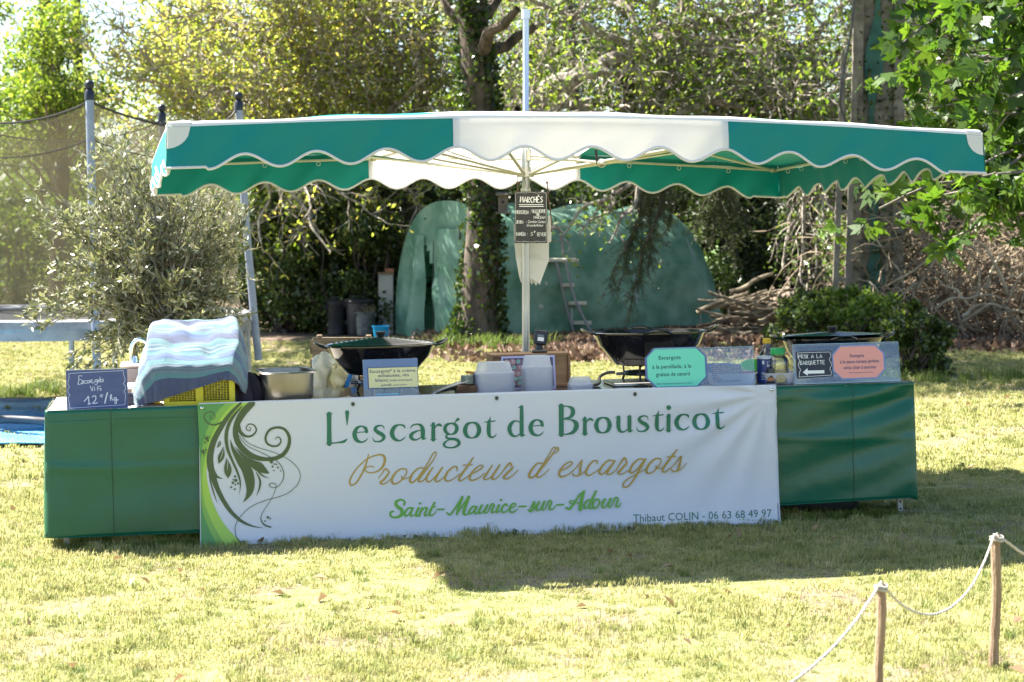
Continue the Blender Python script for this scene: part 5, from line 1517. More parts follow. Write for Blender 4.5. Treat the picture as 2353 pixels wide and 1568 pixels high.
for i, (x, y, r) in enumerate(((503, 850, 10), (508, 882, 14), (484, 903, 11), (528, 909, 9), (486, 877, 6), (505, 919, 7), (470, 939, 8), (501, 957, 8), (806, 728, 14), (832, 747, 7), (850, 748, 6), (815, 768, 9), (860, 776, 8), (827, 801, 6), (883, 803, 6), (777, 1190, 11), (795, 1201, 7), (752, 1220, 7),
        (265, 530, 15), (249, 508, 5), (288, 521, 5), (275, 549, 9), (251, 566, 8), (232, 638, 13), (260, 627, 8), (237, 655, 8), (257, 649, 6), (242, 675, 5))):
    disc(mb, x, y, r, p4, .0045+i*.00005)
mb.build('printed_scroll', olv, banner)
mb = MB()
for i, s in enumerate(([(408, 605, 1), (400, 640, 4), (385, 690, 3), (380, 712, 1)], [(433, 700, 1), (440, 745, 4), (438, 795, 2)], [(378, 552, 1), (372, 575, 3), (365, 590, 1)])):
    ribbon(mb, s, p4, n=5, k0=.0062)
mb.build('printed_highlight', bw, banner)

# title lettering, flared serif drawn with a broad pen
GL = {
 'L': [[(0, 317, 4), (38, 313, 12), (78, 318, 4)], [(38, 313, 50), (39, 160, 46), (40, 3, 52)], [(0, 2, 3), (40, 6, 14), (120, 9, 14), (195, 20, 26), (232, 52, 3)]],
 "'": [[(22, 325, 44), (22, 190, 8)]],
 'e': [[(28, 106, 10), (100, 110, 10), (158, 112, 10)], [(150, 112, 34), (140, 148, 32), (98, 172, 15), (48, 152, 34), (24, 92, 46), (46, 30, 40), (98, 5, 18), (140, 20, 14), (168, 50, 2)]],
 's': [[(126, 126, 3), (116, 160, 12), (82, 172, 15), (42, 160, 26), (30, 132, 34), (60, 102, 40), (100, 78, 42), (122, 46, 36), (100, 14, 24), (60, 3, 15), (20, 12, 12), (3, 52, 3)]],
 'c': [[(158, 128, 3), (150, 158, 20), (100, 172, 15), (50, 150, 36), (24, 90, 46), (48, 28, 38), (100, 5, 17), (140, 20, 14), (168, 48, 2)]],
 'a': [[(20, 126, 3), (38, 158, 16), (85, 172, 15), (130, 155, 30), (148, 110, 44), (149, 50, 42), (152, 18, 30), (186, 20, 4)], [(148, 108, 8), (92, 100, 15), (40, 76, 32), (24, 45, 40), (45, 14, 28), (85, 8, 15), (128, 32, 10), (148, 50, 6)]],
 'r': [[(38, 3, 44), (38, 90, 40), (38, 170, 36)], [(0, 3, 4), (38, 5, 10), (76, 3, 4)], [(2, 150, 3), (25, 160, 14), (52, 178, 3)], [(50, 112, 8), (72, 150, 16), (100, 158, 28), (122, 146, 20)]],
 'g': [[(85, 171, 14), (40, 152, 32), (22, 112, 38), (42, 68, 32), (85, 52, 14), (128, 68, 32), (148, 112, 38), (130, 152, 32), (85, 171, 14)], [(118, 165, 6), (140, 192, 16), (158, 208, 34)], [(62, 58, 12), (34, 30, 20), (60, 6, 26), (120, 0, 30), (162, -22, 34), (168, -56, 32), (130, -84, 20), (70, -90, 15), (22, -74, 22), (14, -45, 26), (42, -18, 14), (75, -5, 9)]],
 'o': [[(97, 171, 14), (46, 150, 34), (24, 88, 46), (46, 26, 34), (97, 5, 14), (148, 26, 34), (171, 88, 46), (148, 150, 34), (97, 171, 14)]],
 't': [[(74, 228, 3), (68, 196, 16), (58, 165, 34), (56, 100, 42), (57, 50, 40), (68, 16, 30), (95, 4, 18), (122, 18, 12), (138, 42, 3)], [(2, 168, 4), (50, 172, 14), (124, 178, 12)]],
 'd': [[(142, 148, 12), (92, 170, 15), (45, 146, 34), (24, 88, 44), (45, 27, 36), (90, 5, 17), (138, 30, 12)], [(152, 318, 36), (152, 160, 42), (152, 30, 42), (156, 12, 30), (192, 16, 4)], [(112, 308, 3), (140, 316, 14), (168, 330, 3)]],
 'B': [[(40, 4, 52), (40, 312, 52)], [(0, 316, 4), (40, 312, 12)], [(0, 2, 4), (40, 6, 12)], [(40, 308, 14), (108, 304, 16), (156, 276, 42), (160, 226, 46), (130, 186, 28), (60, 172, 10)], [(60, 168, 10), (140, 160, 16), (190, 126, 46), (196, 80, 52), (165, 27, 38), (100, 6, 16), (40, 7, 14)]],
 'u': [[(36, 166, 42), (36, 70, 42), (50, 22, 34), (85, 6, 18), (128, 28, 12), (150, 50, 8)], [(0, 168, 4), (30, 166, 10), (56, 168, 4)], [(152, 168, 40), (152, 30, 42), (156, 12, 30), (191, 18, 4)], [(116, 166, 3), (150, 166, 12), (172, 174, 4)]],
 'i': [[(36, 3, 46), (36, 90, 42), (36, 168, 40)], [(0, 3, 4), (36, 5, 10), (70, 3, 4)], [(2, 150, 3), (25, 160, 14), (56, 178, 4)]],
}
def ZA(x, y): return ((1250+x/2.6144)*.57446, (1580+y/2.6144)*.57446)
def pa_(x, y, k=0.0): return bplace(*ZA(x, y), k)
def pb_(x, y, k=0.0): return bplace(*ZA(x+2091.5, y), k)
tpos = [('L', 135, 240), ("'", 340, 44), ('e', 415, 170), ('s', 625, 143), ('c', 807, 168), ('a', 1005, 186), ('r', 1225, 124), ('g', 1362, 184), ('o', 1570, 194), ('t', 1785, 137),
        ('d', 2033, 192), ('e', 2255, 166), ('B', 2561, 222), ('r', 2811, 120), ('o', 2944, 186), ('u', 3164, 188), ('s', 3386, 140), ('t', 3546, 133), ('i', 3688, 66), ('c', 3784, 158), ('o', 3969, 186), ('t', 4176, 134)]
mb = MB(); kk = .0008
for ch, x0, wd_ in tpos:
    bl_ = 515-.0386*(x0-135)-.8; q = 1-.045*(x0/4200.0)
    xs = [p_[0] for s in GL[ch] for p_ in s]; nat = {'L': 240, "'": 44, 'e': 170, 's': 143, 'c': 168, 'a': 186, 'r': 124, 'g': 184, 'o': 194, 't': 137, 'd': 192, 'B': 222, 'u': 190, 'i': 68}[ch]
    fx = wd_/nat
    for s in GL[ch]:
        ribbon(mb, [(x0+p_[0]*fx, bl_-p_[1]*q-.0386*p_[0]*fx, p_[2]*q) for p_ in s], pa_, n=6, k0=kk); kk += 4e-5
    if ch == 'i': disc(mb, x0+33, bl_-255*q, 25, pa_, kk, 18)
mb.build('title_lettering', mat('print_title', (.008, .15, .08), .4), banner)
CA_ = [[(585, 622, 10), (572, 680, 14), (545, 760, 16), (500, 855, 16), (450, 925, 14), (402, 945, 14), (390, 900, 16), (420, 830, 14), (480, 750, 12), (565, 675, 12), (660, 632, 14), (725, 628, 18), (755, 660, 24), (745, 730, 22), (700, 785, 16), (640, 812, 12), (575, 808, 12), (548, 780, 10), (575, 752, 10), (620, 748, 10), (642, 760, 8)],
 [(690, 872, 8), (725, 825, 10), (760, 775, 16), (790, 795, 14), (798, 815, 16), (750, 880, 20), (708, 918, 18), (740, 932, 14), (790, 905, 10), (840, 860, 9)],
 [(975, 775, 14), (925, 775, 14), (868, 815, 18), (830, 880, 22), (840, 925, 18), (885, 925, 14), (950, 870, 12), (985, 810, 12), (975, 775, 10)], [(932, 855, 14), (945, 882, 12), (990, 870, 9), (1035, 845, 8)],
 [(1160, 765, 12), (1110, 768, 14), (1050, 820, 18), (1018, 888, 22), (1035, 918, 16), (1080, 890, 14), (1150, 800, 12), (1210, 705, 12), (1258, 620, 12), (1285, 597, 10), (1292, 625, 10), (1250, 700, 12), (1180, 790, 18), (1120, 865, 22), (1110, 903, 16), (1150, 900, 12), (1205, 845, 9), (1255, 762, 12)],
 [(1258, 760, 13), (1207, 835, 19), (1190, 888, 18), (1215, 910, 14), (1270, 870, 10), (1360, 760, 12)], [(1360, 758, 14), (1295, 855, 20), (1285, 898, 16), (1315, 905, 12), (1385, 855, 9)],
 [(1510, 790, 12), (1508, 755, 14), (1470, 755, 14), (1410, 810, 18), (1385, 872, 20), (1410, 902, 14), (1470, 880, 10), (1540, 825, 9)],
 [(1680, 655, 12), (1620, 745, 18), (1545, 850, 20), (1530, 890, 16), (1560, 895, 12), (1645, 835, 9)], [(1575, 735, 11), (1668, 730, 11)],
 [(1650, 832, 10), (1730, 792, 12), (1780, 752, 12), (1760, 735, 12), (1710, 765, 14), (1655, 830, 18), (1642, 880, 18), (1680, 892, 14), (1750, 860, 10), (1795, 815, 9)],
 [(1880, 735, 12), (1815, 830, 19), (1790, 873, 16), (1815, 885, 12), (1870, 850, 10), (1955, 730, 12)], [(1957, 732, 14), (1885, 840, 20), (1880, 878, 16), (1915, 875, 10), (1970, 820, 9)],
 [(1970, 820, 9), (2055, 715, 18), (2080, 742, 14), (2085, 765, 16), (2025, 825, 20), (1995, 862, 18), (2030, 876, 14), (2090, 840, 10), (2148, 785, 8)]]
CB_ = [[(305, 715, 12), (260, 715, 14), (205, 770, 18), (170, 838, 22), (190, 866, 16), (240, 835, 14), (310, 735, 12), (375, 630, 12), (420, 555, 10), (445, 548, 10), (435, 590, 12), (365, 685, 16), (285, 780, 22), (250, 840, 18), (272, 862, 12), (330, 825, 9), (385, 770, 6)],
 [(470, 555, 24), (478, 580, 12), (450, 605, 8), (432, 612, 5)],
 [(490, 800, 10), (570, 760, 12), (622, 715, 12), (605, 697, 12), (555, 720, 14), (500, 780, 18), (485, 832, 20), (515, 855, 16), (580, 830, 10), (640, 785, 9)],
 [(620, 805, 8), (680, 740, 10), (722, 683, 13), (720, 715, 14), (706, 760, 20), (705, 805, 22), (682, 843, 14), (642, 842, 12), (625, 822, 13)], [(665, 850, 9), (720, 828, 8), (790, 765, 8)],
 [(885, 718, 12), (880, 690, 14), (840, 695, 14), (790, 750, 18), (765, 812, 20), (795, 843, 14), (850, 815, 10), (905, 775, 9)],
 [(1052, 690, 14), (1005, 685, 14), (942, 740, 18), (908, 802, 20), (930, 832, 14), (985, 790, 12), (1072, 688, 12)], [(1072, 688, 14), (1005, 785, 20), (988, 825, 14), (1020, 830, 12), (1080, 790, 9)],
 [(1080, 790, 9), (1165, 665, 18), (1190, 693, 14), (1190, 720, 18), (1135, 780, 20), (1105, 813, 18), (1140, 828, 12), (1215, 790, 9)],
 [(1372, 675, 14), (1322, 672, 14), (1262, 725, 18), (1228, 792, 20), (1250, 816, 14), (1305, 775, 12), (1392, 668, 12)], [(1394, 670, 14), (1330, 780, 18), (1262, 895, 16), (1205, 958, 14), (1162, 960, 16), (1168, 915, 14), (1225, 868, 10), (1315, 820, 10), (1395, 775, 9)],
 [(1545, 668, 12), (1500, 665, 14), (1440, 712, 18), (1402, 778, 22), (1412, 818, 16), (1460, 812, 12), (1525, 750, 12), (1552, 695, 10), (1542, 668, 8)], [(1500, 745, 15), (1512, 770, 11), (1560, 765, 8), (1600, 735, 8)],
 [(1717, 570, 11), (1655, 655, 18), (1582, 755, 20), (1570, 798, 16), (1600, 805, 12), (1670, 750, 9)], [(1615, 648, 11), (1705, 642, 11)],
 [(1660, 765, 8), (1715, 700, 10), (1760, 643, 14), (1755, 690, 16), (1742, 745, 22), (1722, 792, 14), (1685, 802, 12), (1662, 782, 14)], [(1700, 806, 8), (1760, 780, 9), (1822, 715, 6)]]
mb = MB(); kk = .0008
for s in CA_: ribbon(mb, [(a, b_, w*1.12) for a, b_, w in s], pa_, n=7, k0=kk); kk += 2e-4
for s in CB_: ribbon(mb, [(a, b_, w*1.12) for a, b_, w in s], pb_, n=7, k0=kk); kk += 2e-4
mb.build('script_lettering', mat('print_gold', (.42, .27, .045), .4), banner)
GA_ = [[(955, 1148, 20), (962, 1115, 20), (920, 1095, 20), (872, 1120, 28), (880, 1160, 32), (928, 1198, 36), (930, 1248, 34), (870, 1278, 22), (818, 1265, 20), (812, 1228, 20), (842, 1216, 18)],
 [(1042, 1180, 18), (1002, 1182, 18), (966, 1225, 22), (968, 1262, 20), (1000, 1248, 14), (1045, 1185, 14)], [(1047, 1182, 22), (1022, 1238, 24), (1030, 1266, 16), (1062, 1250, 12)],
 [(1107, 1180, 22), (1082, 1238, 24), (1082, 1262, 20), (1112, 1250, 12)], [(1142, 1182, 22), (1112, 1262, 22)], [(1122, 1230, 12), (1165, 1182, 16), (1196, 1186, 20), (1172, 1238, 22), (1177, 1260, 18), (1205, 1248, 12)],
 [(1275, 1125, 20), (1222, 1228, 24), (1227, 1257, 18), (1265, 1245, 12), (1290, 1212, 8)], [(1240, 1172, 13), (1282, 1168, 13)], [(1300, 1196, 16), (1372, 1193, 16)],
 [(1402, 1232, 18), (1438, 1245, 20), (1490, 1180, 18), (1565, 1068, 18)], [(1565, 1068, 26), (1530, 1160, 28), (1506, 1245, 20)], [(1506, 1245, 10), (1570, 1150, 14), (1635, 1060, 18)], [(1632, 1065, 28), (1600, 1150, 30), (1578, 1225, 30), (1592, 1250, 18), (1630, 1235, 12)],
 [(1705, 1168, 18), (1672, 1166, 18), (1637, 1210, 22), (1637, 1238, 18), (1670, 1225, 14), (1710, 1172, 12)], [(1712, 1168, 22), (1692, 1215, 22), (1702, 1240, 16), (1728, 1222, 12)],
 [(1768, 1152, 22), (1738, 1212, 22), (1747, 1235, 16), (1782, 1212, 12), (1825, 1150, 14)], [(1827, 1150, 22), (1797, 1213, 22), (1807, 1232, 14), (1832, 1215, 10)],
 [(1832, 1215, 9), (1872, 1140, 20), (1896, 1155, 16), (1872, 1198, 22), (1872, 1227, 18), (1905, 1212, 10)], [(1947, 1150, 22), (1922, 1205, 22), (1927, 1225, 16), (1955, 1208, 10)],
 [(2030, 1152, 18), (2015, 1138, 18), (1985, 1165, 20), (1972, 1205, 22), (1995, 1225, 16), (2040, 1198, 10)], [(2050, 1190, 12), (2108, 1160, 14), (2118, 1136, 14), (2090, 1135, 16), (2060, 1175, 22), (2057, 1212, 20), (2090, 1222, 16), (2140, 1188, 9)], [(2155, 1163, 16), (2225, 1160, 16)]]
GB_ = [[(165, 1210, 10), (222, 1112, 16), (216, 1160, 20), (205, 1195, 22), (178, 1215, 16), (158, 1198, 16)], [(205, 1205, 9), (240, 1150, 8), (268, 1118, 12)], [(272, 1115, 22), (243, 1178, 22), (252, 1205, 16), (290, 1180, 12), (325, 1112, 14)], [(327, 1112, 22), (302, 1175, 22), (310, 1200, 14), (337, 1183, 9)],
 [(337, 1183, 9), (377, 1105, 20), (402, 1120, 16), (382, 1163, 22), (382, 1193, 18), (415, 1188, 12), (445, 1155, 8)], [(457, 1145, 16), (527, 1142, 16)],
 [(557, 1175, 20), (592, 1185, 22), (650, 1110, 20), (700, 1040, 18), (750, 1006, 16)], [(742, 1008, 24), (715, 1100, 32), (700, 1192, 38)], [(622, 1132, 16), (592, 1122, 14), (606, 1100, 11), (655, 1118, 12), (715, 1138, 12)],
 [(812, 1100, 18), (782, 1098, 18), (747, 1145, 22), (748, 1180, 18), (782, 1163, 14), (825, 1080, 14), (868, 1005, 16)], [(870, 1004, 20), (818, 1108, 22), (797, 1163, 22), (802, 1185, 14), (835, 1172, 10)],
 [(895, 1090, 18), (862, 1092, 18), (836, 1140, 22), (847, 1180, 18), (880, 1165, 16), (905, 1118, 16), (895, 1090, 14)], [(900, 1118, 10), (925, 1122, 9), (950, 1095, 9)],
 [(962, 1086, 22), (932, 1148, 22), (942, 1175, 16), (975, 1153, 12), (1020, 1082, 14)], [(1022, 1082, 22), (997, 1148, 22), (1007, 1172, 14), (1032, 1155, 9)], [(1032, 1155, 9), (1070, 1076, 20), (1100, 1086, 16), (1082, 1138, 22), (1082, 1167, 18), (1112, 1158, 12), (1132, 1125, 8)]]
mb = MB(); kk = .0008
for s in GA_: ribbon(mb, [(a, b_, w*1.08) for a, b_, w in s], pa_, n=6, k0=kk); kk += 2e-4
for s in GB_: ribbon(mb, [(a, b_, w*1.08) for a, b_, w in s], pb_, n=6, k0=kk); kk += 2e-4
disc(mb, 1122, 1132, 13, pa_, kk); disc(mb, 1966, 1096, 13, pa_, kk)
mb.build('place_lettering', mat('print_lime', (.13, .36, .04), .4), banner)
vs, fs = text_geo('Thibaut COLIN - 06 63 68 49 97', 1, 'LEFT', 0, .0)
mw = max(v.x for v in vs); x0, x1 = 1453, 1770
mb = MB()
def ph(v):
    x = x0+(x1-x0)*v.x/mw; y = 1199-(x-x0)*.0400-v.y*25.0
    return bplace(x, y, .0008)
mb.add([ph(v) for v in vs], fs); mb.build('phone_lettering', mat('print_phone', (.05, .15, .11), .4), banner, smooth=False)
eye = mat('eyelet_brass', (.30, .28, .22), .3, .9); eyeh = mat('eyelet_dark', (.01, .03, .02), .6)
for (x, y) in ((811, 929), (1141, 915), (1459, 906), (1146, 1223), (1441, 1212), (1780, 1198)):
    p0 = bplace(x, y, .001)
    mb = MB(); N = 16
    mb.tube([p0+Vector((math.cos(w)*.0095, 0, math.sin(w)*.0095)) for w in np.linspace(0, 2*PI, N+1)[:-1]], .003, 6, closed=True); o = mb.build('eyelet', eye, banner)
    mb = MB(); mb.add([p0+Vector((math.cos(w)*.009, -.0006, math.sin(w)*.009)) for w in np.linspace(0, 2*PI, N+1)[:-1]], [tuple(range(N))]); mb.build('eyelet_hole', eyeh, o, smooth=False)
for (x, y) in ((464, 938), (1774, 896)):
    p0 = bplace(x, y, .0)
    mb = MB(); mb.sphere(p0+Vector((0, -.004, 0)), .012, 12, 8, .8); mb.build('screw', mat('chrome', (.75, .75, .76), .12, 1.0), banner)
mb = MB(); rg = random.Random(1)
for i in range(12): 
    a = bplace(1785, 1157+i*3.2, .001); mb.box(a, (.006, .0008, .004))
mb.build('edge_print', mat('print_black', (.03, .03, .03), .5), banner, smooth=False)
# ---------------------------------------------------------------- goods on the counter
def on(px, v, h=0.0): return tp(tu(px, v, h), v, h)
def yaw(a): return TROT @ Matrix.Rotation(a, 3, 'Z')
ST = .0075     # top of the worktop sheets
def fit_text(mb_, s, x0, x1, ybase, hh, place, k=0.0, shear=0.0, off=0.0):
    vs, fs = text_geo(s, 1, 'LEFT', shear, off); mw = max(v.x for v in vs)
    mb_.add([place(x0+(x1-x0)*v.x/mw, ybase+v.y*hh, k) for v in vs], fs)

# slate, sky reflection painted in as blue: live snails 12 euro a kilo
def slate_sign(name, label, bl, br, hpx, lean, v, m, edge=None, thick=.008, h0=0.0, cat='chalk sign'):
    a = on(bl, v, h0); b_ = on(br, v, h0); w = (b_-a).length; Y = (a.y+b_.y)/2; h = hpx/F*Y/math.cos(lean)
    R = TROT @ Matrix.Rotation(-lean, 3, 'X')
    t = thing(name, label, cat, (a+b_)/2, R)
    MB().box((0, thick/2, h/2), (w, thick, h), bev=.001).build('board', m, t)
    return t, w, h
sky_slate = mat('slate_sky_tint', (.062, .082, .20), .55, c2=(.078, .098, .225), ns=9, stretch=(1, 1, 3))
t, w, h = slate_sign('snail_price_sign', 'sky-tinted slate chalk sign with wavy border priced per kilo at the left end', 153.5, 294.5, 90, math.radians(7), .03, sky_slate)
def zs(x, y, k=0.0):   # zoom picture 8 coordinates -> board
    return Vector(((x-1000)/1445*w, -.0006-k, (1195-y)/950*h))
chalkw = mat('chalk_blue_white', (.62, .66, .80), .8)
mb = MB()
def zr(pts_, wd__=15, k=.0, n=5): ribbon(mb, [(a, b_, wd__) for a, b_ in pts_], zs, n=n, k0=k)
zr([(345, 318), (700, 308), (1200, 296), (1632, 287)], 10); zr([(352, 1158), (800, 1142), (1200, 1128), (1648, 1115)], 10)
zr([(345, 318), (348, 420), (325, 520), (320, 580), (358, 635)], 10, .0002); zr([(358, 635), (318, 700), (318, 770), (362, 835)], 10, .0004); zr([(362, 835), (322, 900), (335, 1020), (352, 1158)], 10, .0006)
zr([(1632, 287), (1632, 380), (1662, 460), (1662, 540), (1622, 602)], 10, .0002); zr([(1622, 602), (1670, 670), (1670, 740), (1630, 800)], 10, .0004); zr([(1630, 800), (1668, 870), (1655, 1000), (1648, 1115)], 10, .0006)
for s in ([(655, 388), (580, 385), (578, 470), (565, 545), (545, 575), (590, 590), (640, 560), (690, 510)], [(580, 478), (635, 470)], [(690, 500), (650, 500), (655, 530), (685, 550), (660, 578), (640, 570)], [(770, 505), (730, 500), (705, 545), (730, 575), (790, 550)],
          [(830, 500), (790, 505), (785, 550), (815, 560), (838, 500), (835, 550)], [(850, 545), (865, 490), (890, 490), (880, 540), (900, 570), (940, 540)], [(1005, 485), (960, 495), (960, 540), (1000, 530), (1010, 485), (1012, 560), (985, 612), (950, 590)],
          [(1060, 490), (1035, 500), (1035, 545), (1065, 545), (1075, 505), (1060, 490)], [(1075, 425), (1080, 500), (1095, 545), (1120, 540)], [(1040, 500), (1110, 485)], [(1155, 480), (1125, 490), (1150, 515), (1155, 535), (1125, 545)],
          [(840, 640), (860, 700), (885, 758), (900, 700), (905, 650)], [(945, 690), (947, 755)], [(943, 655), (944, 662)], [(1088, 652), (1012, 655), (1012, 755)], [(1012, 705), (1070, 700)], [(1098, 705), (1075, 715), (1100, 735), (1070, 752)]):
    zr(s, 15, .0008, 4)
for s in ([(690, 1000), (740, 950), (792, 885), (798, 980), (803, 1075)], [(780, 1080), (838, 1062)], [(885, 905), (930, 875), (965, 900), (960, 970), (915, 1030), (888, 1052), (930, 1062), (1000, 1045)]): zr(s, 24, .001, 4)
for s in ([(1140, 865), (1100, 850), (1075, 885), (1100, 915), (1125, 905)], [(1062, 885), (1115, 880)]): zr(s, 15, .0012, 4)
zr([(1242, 815), (1215, 900), (1175, 1062)], 32, .0013)
for s in ([(1300, 930), (1325, 860), (1340, 880), (1310, 930), (1315, 1005)], [(1345, 925), (1318, 955), (1350, 960), (1375, 1000), (1400, 985)], [(1445, 935), (1405, 935), (1400, 985), (1440, 985), (1452, 940), (1455, 1030), (1440, 1088), (1410, 1060), (1430, 1010), (1495, 990)]): zr(s, 19, .0015, 4)
mb.build('chalk_writing', chalkw, t, smooth=False)
MB().box((0, .004, h+.0015), (w, .0085, .003)).build('top_edge', mat('edge_white', (.7, .68, .66), .6), t)
MB().box((.0, .05, .03), (.02, .09, .005), Euler((.5, 0, 0)).to_matrix()).build('prop', MATS['crate_wood'], t)

# portable sink with tap, and scales behind the price sign
v = .60; s0 = on(380, v)
t = thing('portable_sink', 'taupe portable sink unit partly under the striped towel', 'sink', s0, TROT)
wS = 190/F*s0.y; hS = th(300, 845, v-.18)[1]
MB().box((0, 0, hS/2), (wS, .34, hS), bev=.008).build('cabinet', mat('taupe', (.28, .22, .19), .5, c2=(.33, .27, .24), ns=4), t)
MB().box((0, 0, hS+.006), (wS+.02, .36, .012), bev=.004).build('rim', mat('taupe_rim', (.36, .29, .26), .45), t)
chrome = mat('chrome', (.75, .75, .76), .12, 1.0)
def lc(px, py, vv=.60): u, hh = th(px, py, vv); return (Vector((u, vv, hh))-TROT.inverted()@(s0-TA))
mb = MB(); mb.lathe([(.024, 0), (.022, .008), (.014, .03), (.012, .04)], (lc(312, 858).x, 0, hS+.012), 16, cap0=True); mb.build('tap_base', chrome, t)
mb = MB(); mb.tube(smoothp([lc(312, 856), lc(302, 830), lc(301, 805), lc(307, 787), lc(321, 780), lc(336, 787), lc(343, 800), lc(347, 812)]), .0105, 12); mb.build('tap_spout', chrome, t)
mb = MB(); q = lc(303, 846); mb.tube([q+Vector((0, 0, -.012)), q+Vector((0, 0, .012))], .0145, 12); mb.tube([q, q+Vector((.03, -.02, .005))], .004, 6); mb.build('tap_lever', chrome, t)
v = .26; s1 = on(312, v)
t = thing('kitchen_scales', 'dark kitchen scales with white pan between chalk sign and towel', 'scales', s1, TROT)
kx = s1.y/F
MB().box((0, 0, .028), (.20, .20, .056), bev=.008).build('scales_body', mat('navy_plastic', (.03, .035, .07), .45), t)
mb = MB(); mb.lathe([(.02, .056), (.02, .085)], (0, 0, 0), 12); mb.build('scales_stem', chrome, t)
mb = MB(); mb.box((-.005, -.02, .10), (.17, .19, .022), bev=.008); mb.build('scales_pan', mat('pan_white', (.68, .70, .74), .3), t)
for i in range(2):
    mb = MB(); q = Vector((.035, -.1015, .043-.028*i)); mb.tube([q, q+Vector((.03, 0, -.016)), q+Vector((.03, 0, -.020)), q+Vector((0, 0, -.004))], .0012, 4, closed=True); mb.build('scales_mark', mat('print_white', (.6, .62, .7), .5), t, smooth=False)

# yellow snail crate: real lattice
def yellow_crate(label, org, R, w, d, h, group, detail=True):
    ym = mat('crate_yellow', (.60, .52, .02), .42, c2=(.72, .63, .035), ns=6, transl=.15)
    t = thing('yellow_crate', label, 'plastic crate', org, R, group)
    th_ = .004
    def wallb(L, H, place, ncol, split):
        mb_ = MB()
        def bar(x0, x1, z0, z1, thk=th_): 
            mb_.box(((x0+x1)/2, 0, (z0+z1)/2), (x1-x0, thk, z1-z0))
        fr_ = .028
        bar(0, L, H-.03, H, .010); bar(0, L, 0, .022, .007); bar(0, fr_, .022, H-.03, .007); bar(L-fr_, L, .022, H-.03, .007)
        segs = [(fr_, L-fr_)] if not split else [(fr_, L/2-.02), (L/2+.02, L-fr_)]
        if split: bar(L/2-.02, L/2+.02, .022, H-.03, .012)
        for (a, b_) in segs:
            n = max(3, int((b_-a)/.0145)); 
            for k in range(1, n): x = a+(b_-a)*k/n; bar(x-.0013, x+.0013, .022, H-.03)
            nz = int((H-.052)/.0085)
            for k in range(1, nz): z = .022+(H-.052)*k/nz; bar(a, b_, z-.0011, z+.0011, .0034)
        mb_.v = [tuple(place(Vector(q))) for q in mb_.v]
        mb_.build('lattice_wall', ym, t, smooth=False)
    wallb(w, h, lambda q: Vector((q.x-w/2, q.y, q.z)), 0, True)
    wallb(w, h, lambda q: Vector((q.x-w/2, d+q.y, q.z)), 0, True)
    wallb(d-.014, h, lambda q: Vector((-w/2+q.y, q.x+.007, q.z)), 0, True)
    wallb(d-.014, h, lambda q: Vector((w/2+q.y, q.x+.007, q.z)), 0, True)
    MB().box((0, d/2, .006), (w-.02, d-.02, .006)).build('crate_floor', ym, t)
    return t
cu_ = on(459, .035, .003); wC = 160/F*cu_.y
hC = .215
yellow_crate('yellow lattice crate of snails on the counter under the towel', cu_, TROT, wC, .27, hC-.03, 'yellow snail crates', True)
yellow_crate('second yellow crate standing on end behind the first, under the towel', cu_+TV*.30, TROT, wC*.93, .16, .35, 'yellow snail crates')
# snails inside
rg = random.Random(5); mb = MB()
for i in range(150):
    c_ = (rg.uniform(-wC/2+.03, wC/2-.03), rg.uniform(.03, .12), rg.uniform(.03, .15)); r = rg.uniform(.010, .015)
    mb.sphere(c_, r, 7, 5, .85)
o = mb.build('snails', mat('snail_shell', (.10, .06, .035), .5, c2=(.30, .22, .14), ns=60), loc=cu_, rot=TROT)
stuff(o, 'mass of brown live snails inside the yellow crate', 'snails')

# towel
def towel_mat():
    m = mat('towel', (.3, .5, .7), .95, bump=1.0, bs=240, sheen=.6)
    t_ = m.node_tree; b_ = t_.nodes['Principled BSDF']
    a_ = t_.nodes.new('ShaderNodeAttribute'); a_.attribute_name = 'rnd'
    r_ = t_.nodes.new('ShaderNodeValToRGB'); r_.color_ramp.interpolation = 'CONSTANT'
    navy, aqua, grey, teal, pale, blue = (.020, .045, .17), (.09, .29, .34), (.20, .23, .31), (.02, .17, .27), (.24, .33, .38), (.03, .10, .32)
    seq = [(0, navy), (.135, aqua), (.165, grey), (.178, teal), (.186, grey), (.199, teal), (.207, grey), (.22, teal), (.23, aqua), (.27, blue), (.34, aqua), (.37, teal), (.385, pale), (.40, teal), (.415, pale), (.43, aqua),
           (.50, navy), (.57, blue), (.62, aqua), (.65, grey), (.665, teal), (.68, grey), (.70, aqua), (.74, pale), (.80, navy), (.86, aqua), (.89, pale), (.92, navy), (.955, aqua)]
    els = r_.color_ramp.elements
    while len(els) < min(32, len(seq)): els.new(.99)
    for e_, (p_, c_) in zip(els, seq): e_.position = p_; e_.color = c4(c_)
    t_.links.new(a_.outputs['Fac'], r_.inputs[0]); t_.links.new(r_.outputs[0], b_.inputs['Base Color'])
    return m
def pxp(px, py, v): u, h_ = th(px, py, v); return Vector((u, v, h_))
# control rows (t): each row: left foot, left ridge, right ridge, right foot  (table-local)
rows = [  # t, (px,py,v) * 4
 (0.00, (318, 936, .00), (352, 925, .005), (515, 872, .012), (548, 880, .02)),
 (0.10, (312, 935, .02), (355, 893, .010), (522, 862, .018), (556, 896, .04)),
 (0.21, (306, 928, .05), (345, 846, .030), (536, 838, .034), (566, 905, .08)),
 (0.30, (306, 915, .09), (338, 822, .08), (541, 818, .08), (571, 890, .12)),
 (0.45, (312, 895, .15), (340, 790, .18), (545, 786, .18), (569, 850, .20)),
 (0.65, (322, 870, .24), (345, 757, .31), (545, 755, .31), (566, 820, .32)),
 (0.83, (335, 840, .36), (350, 737, .43), (543, 731, .43), (560, 800, .44)),
 (0.90, (340, 830, .42), (352, 737, .47), (540, 731, .47), (556, 810, .47)),
 (1.00, (345, 860, .46), (354, 800, .52), (538, 790, .52), (552, 850, .50))]
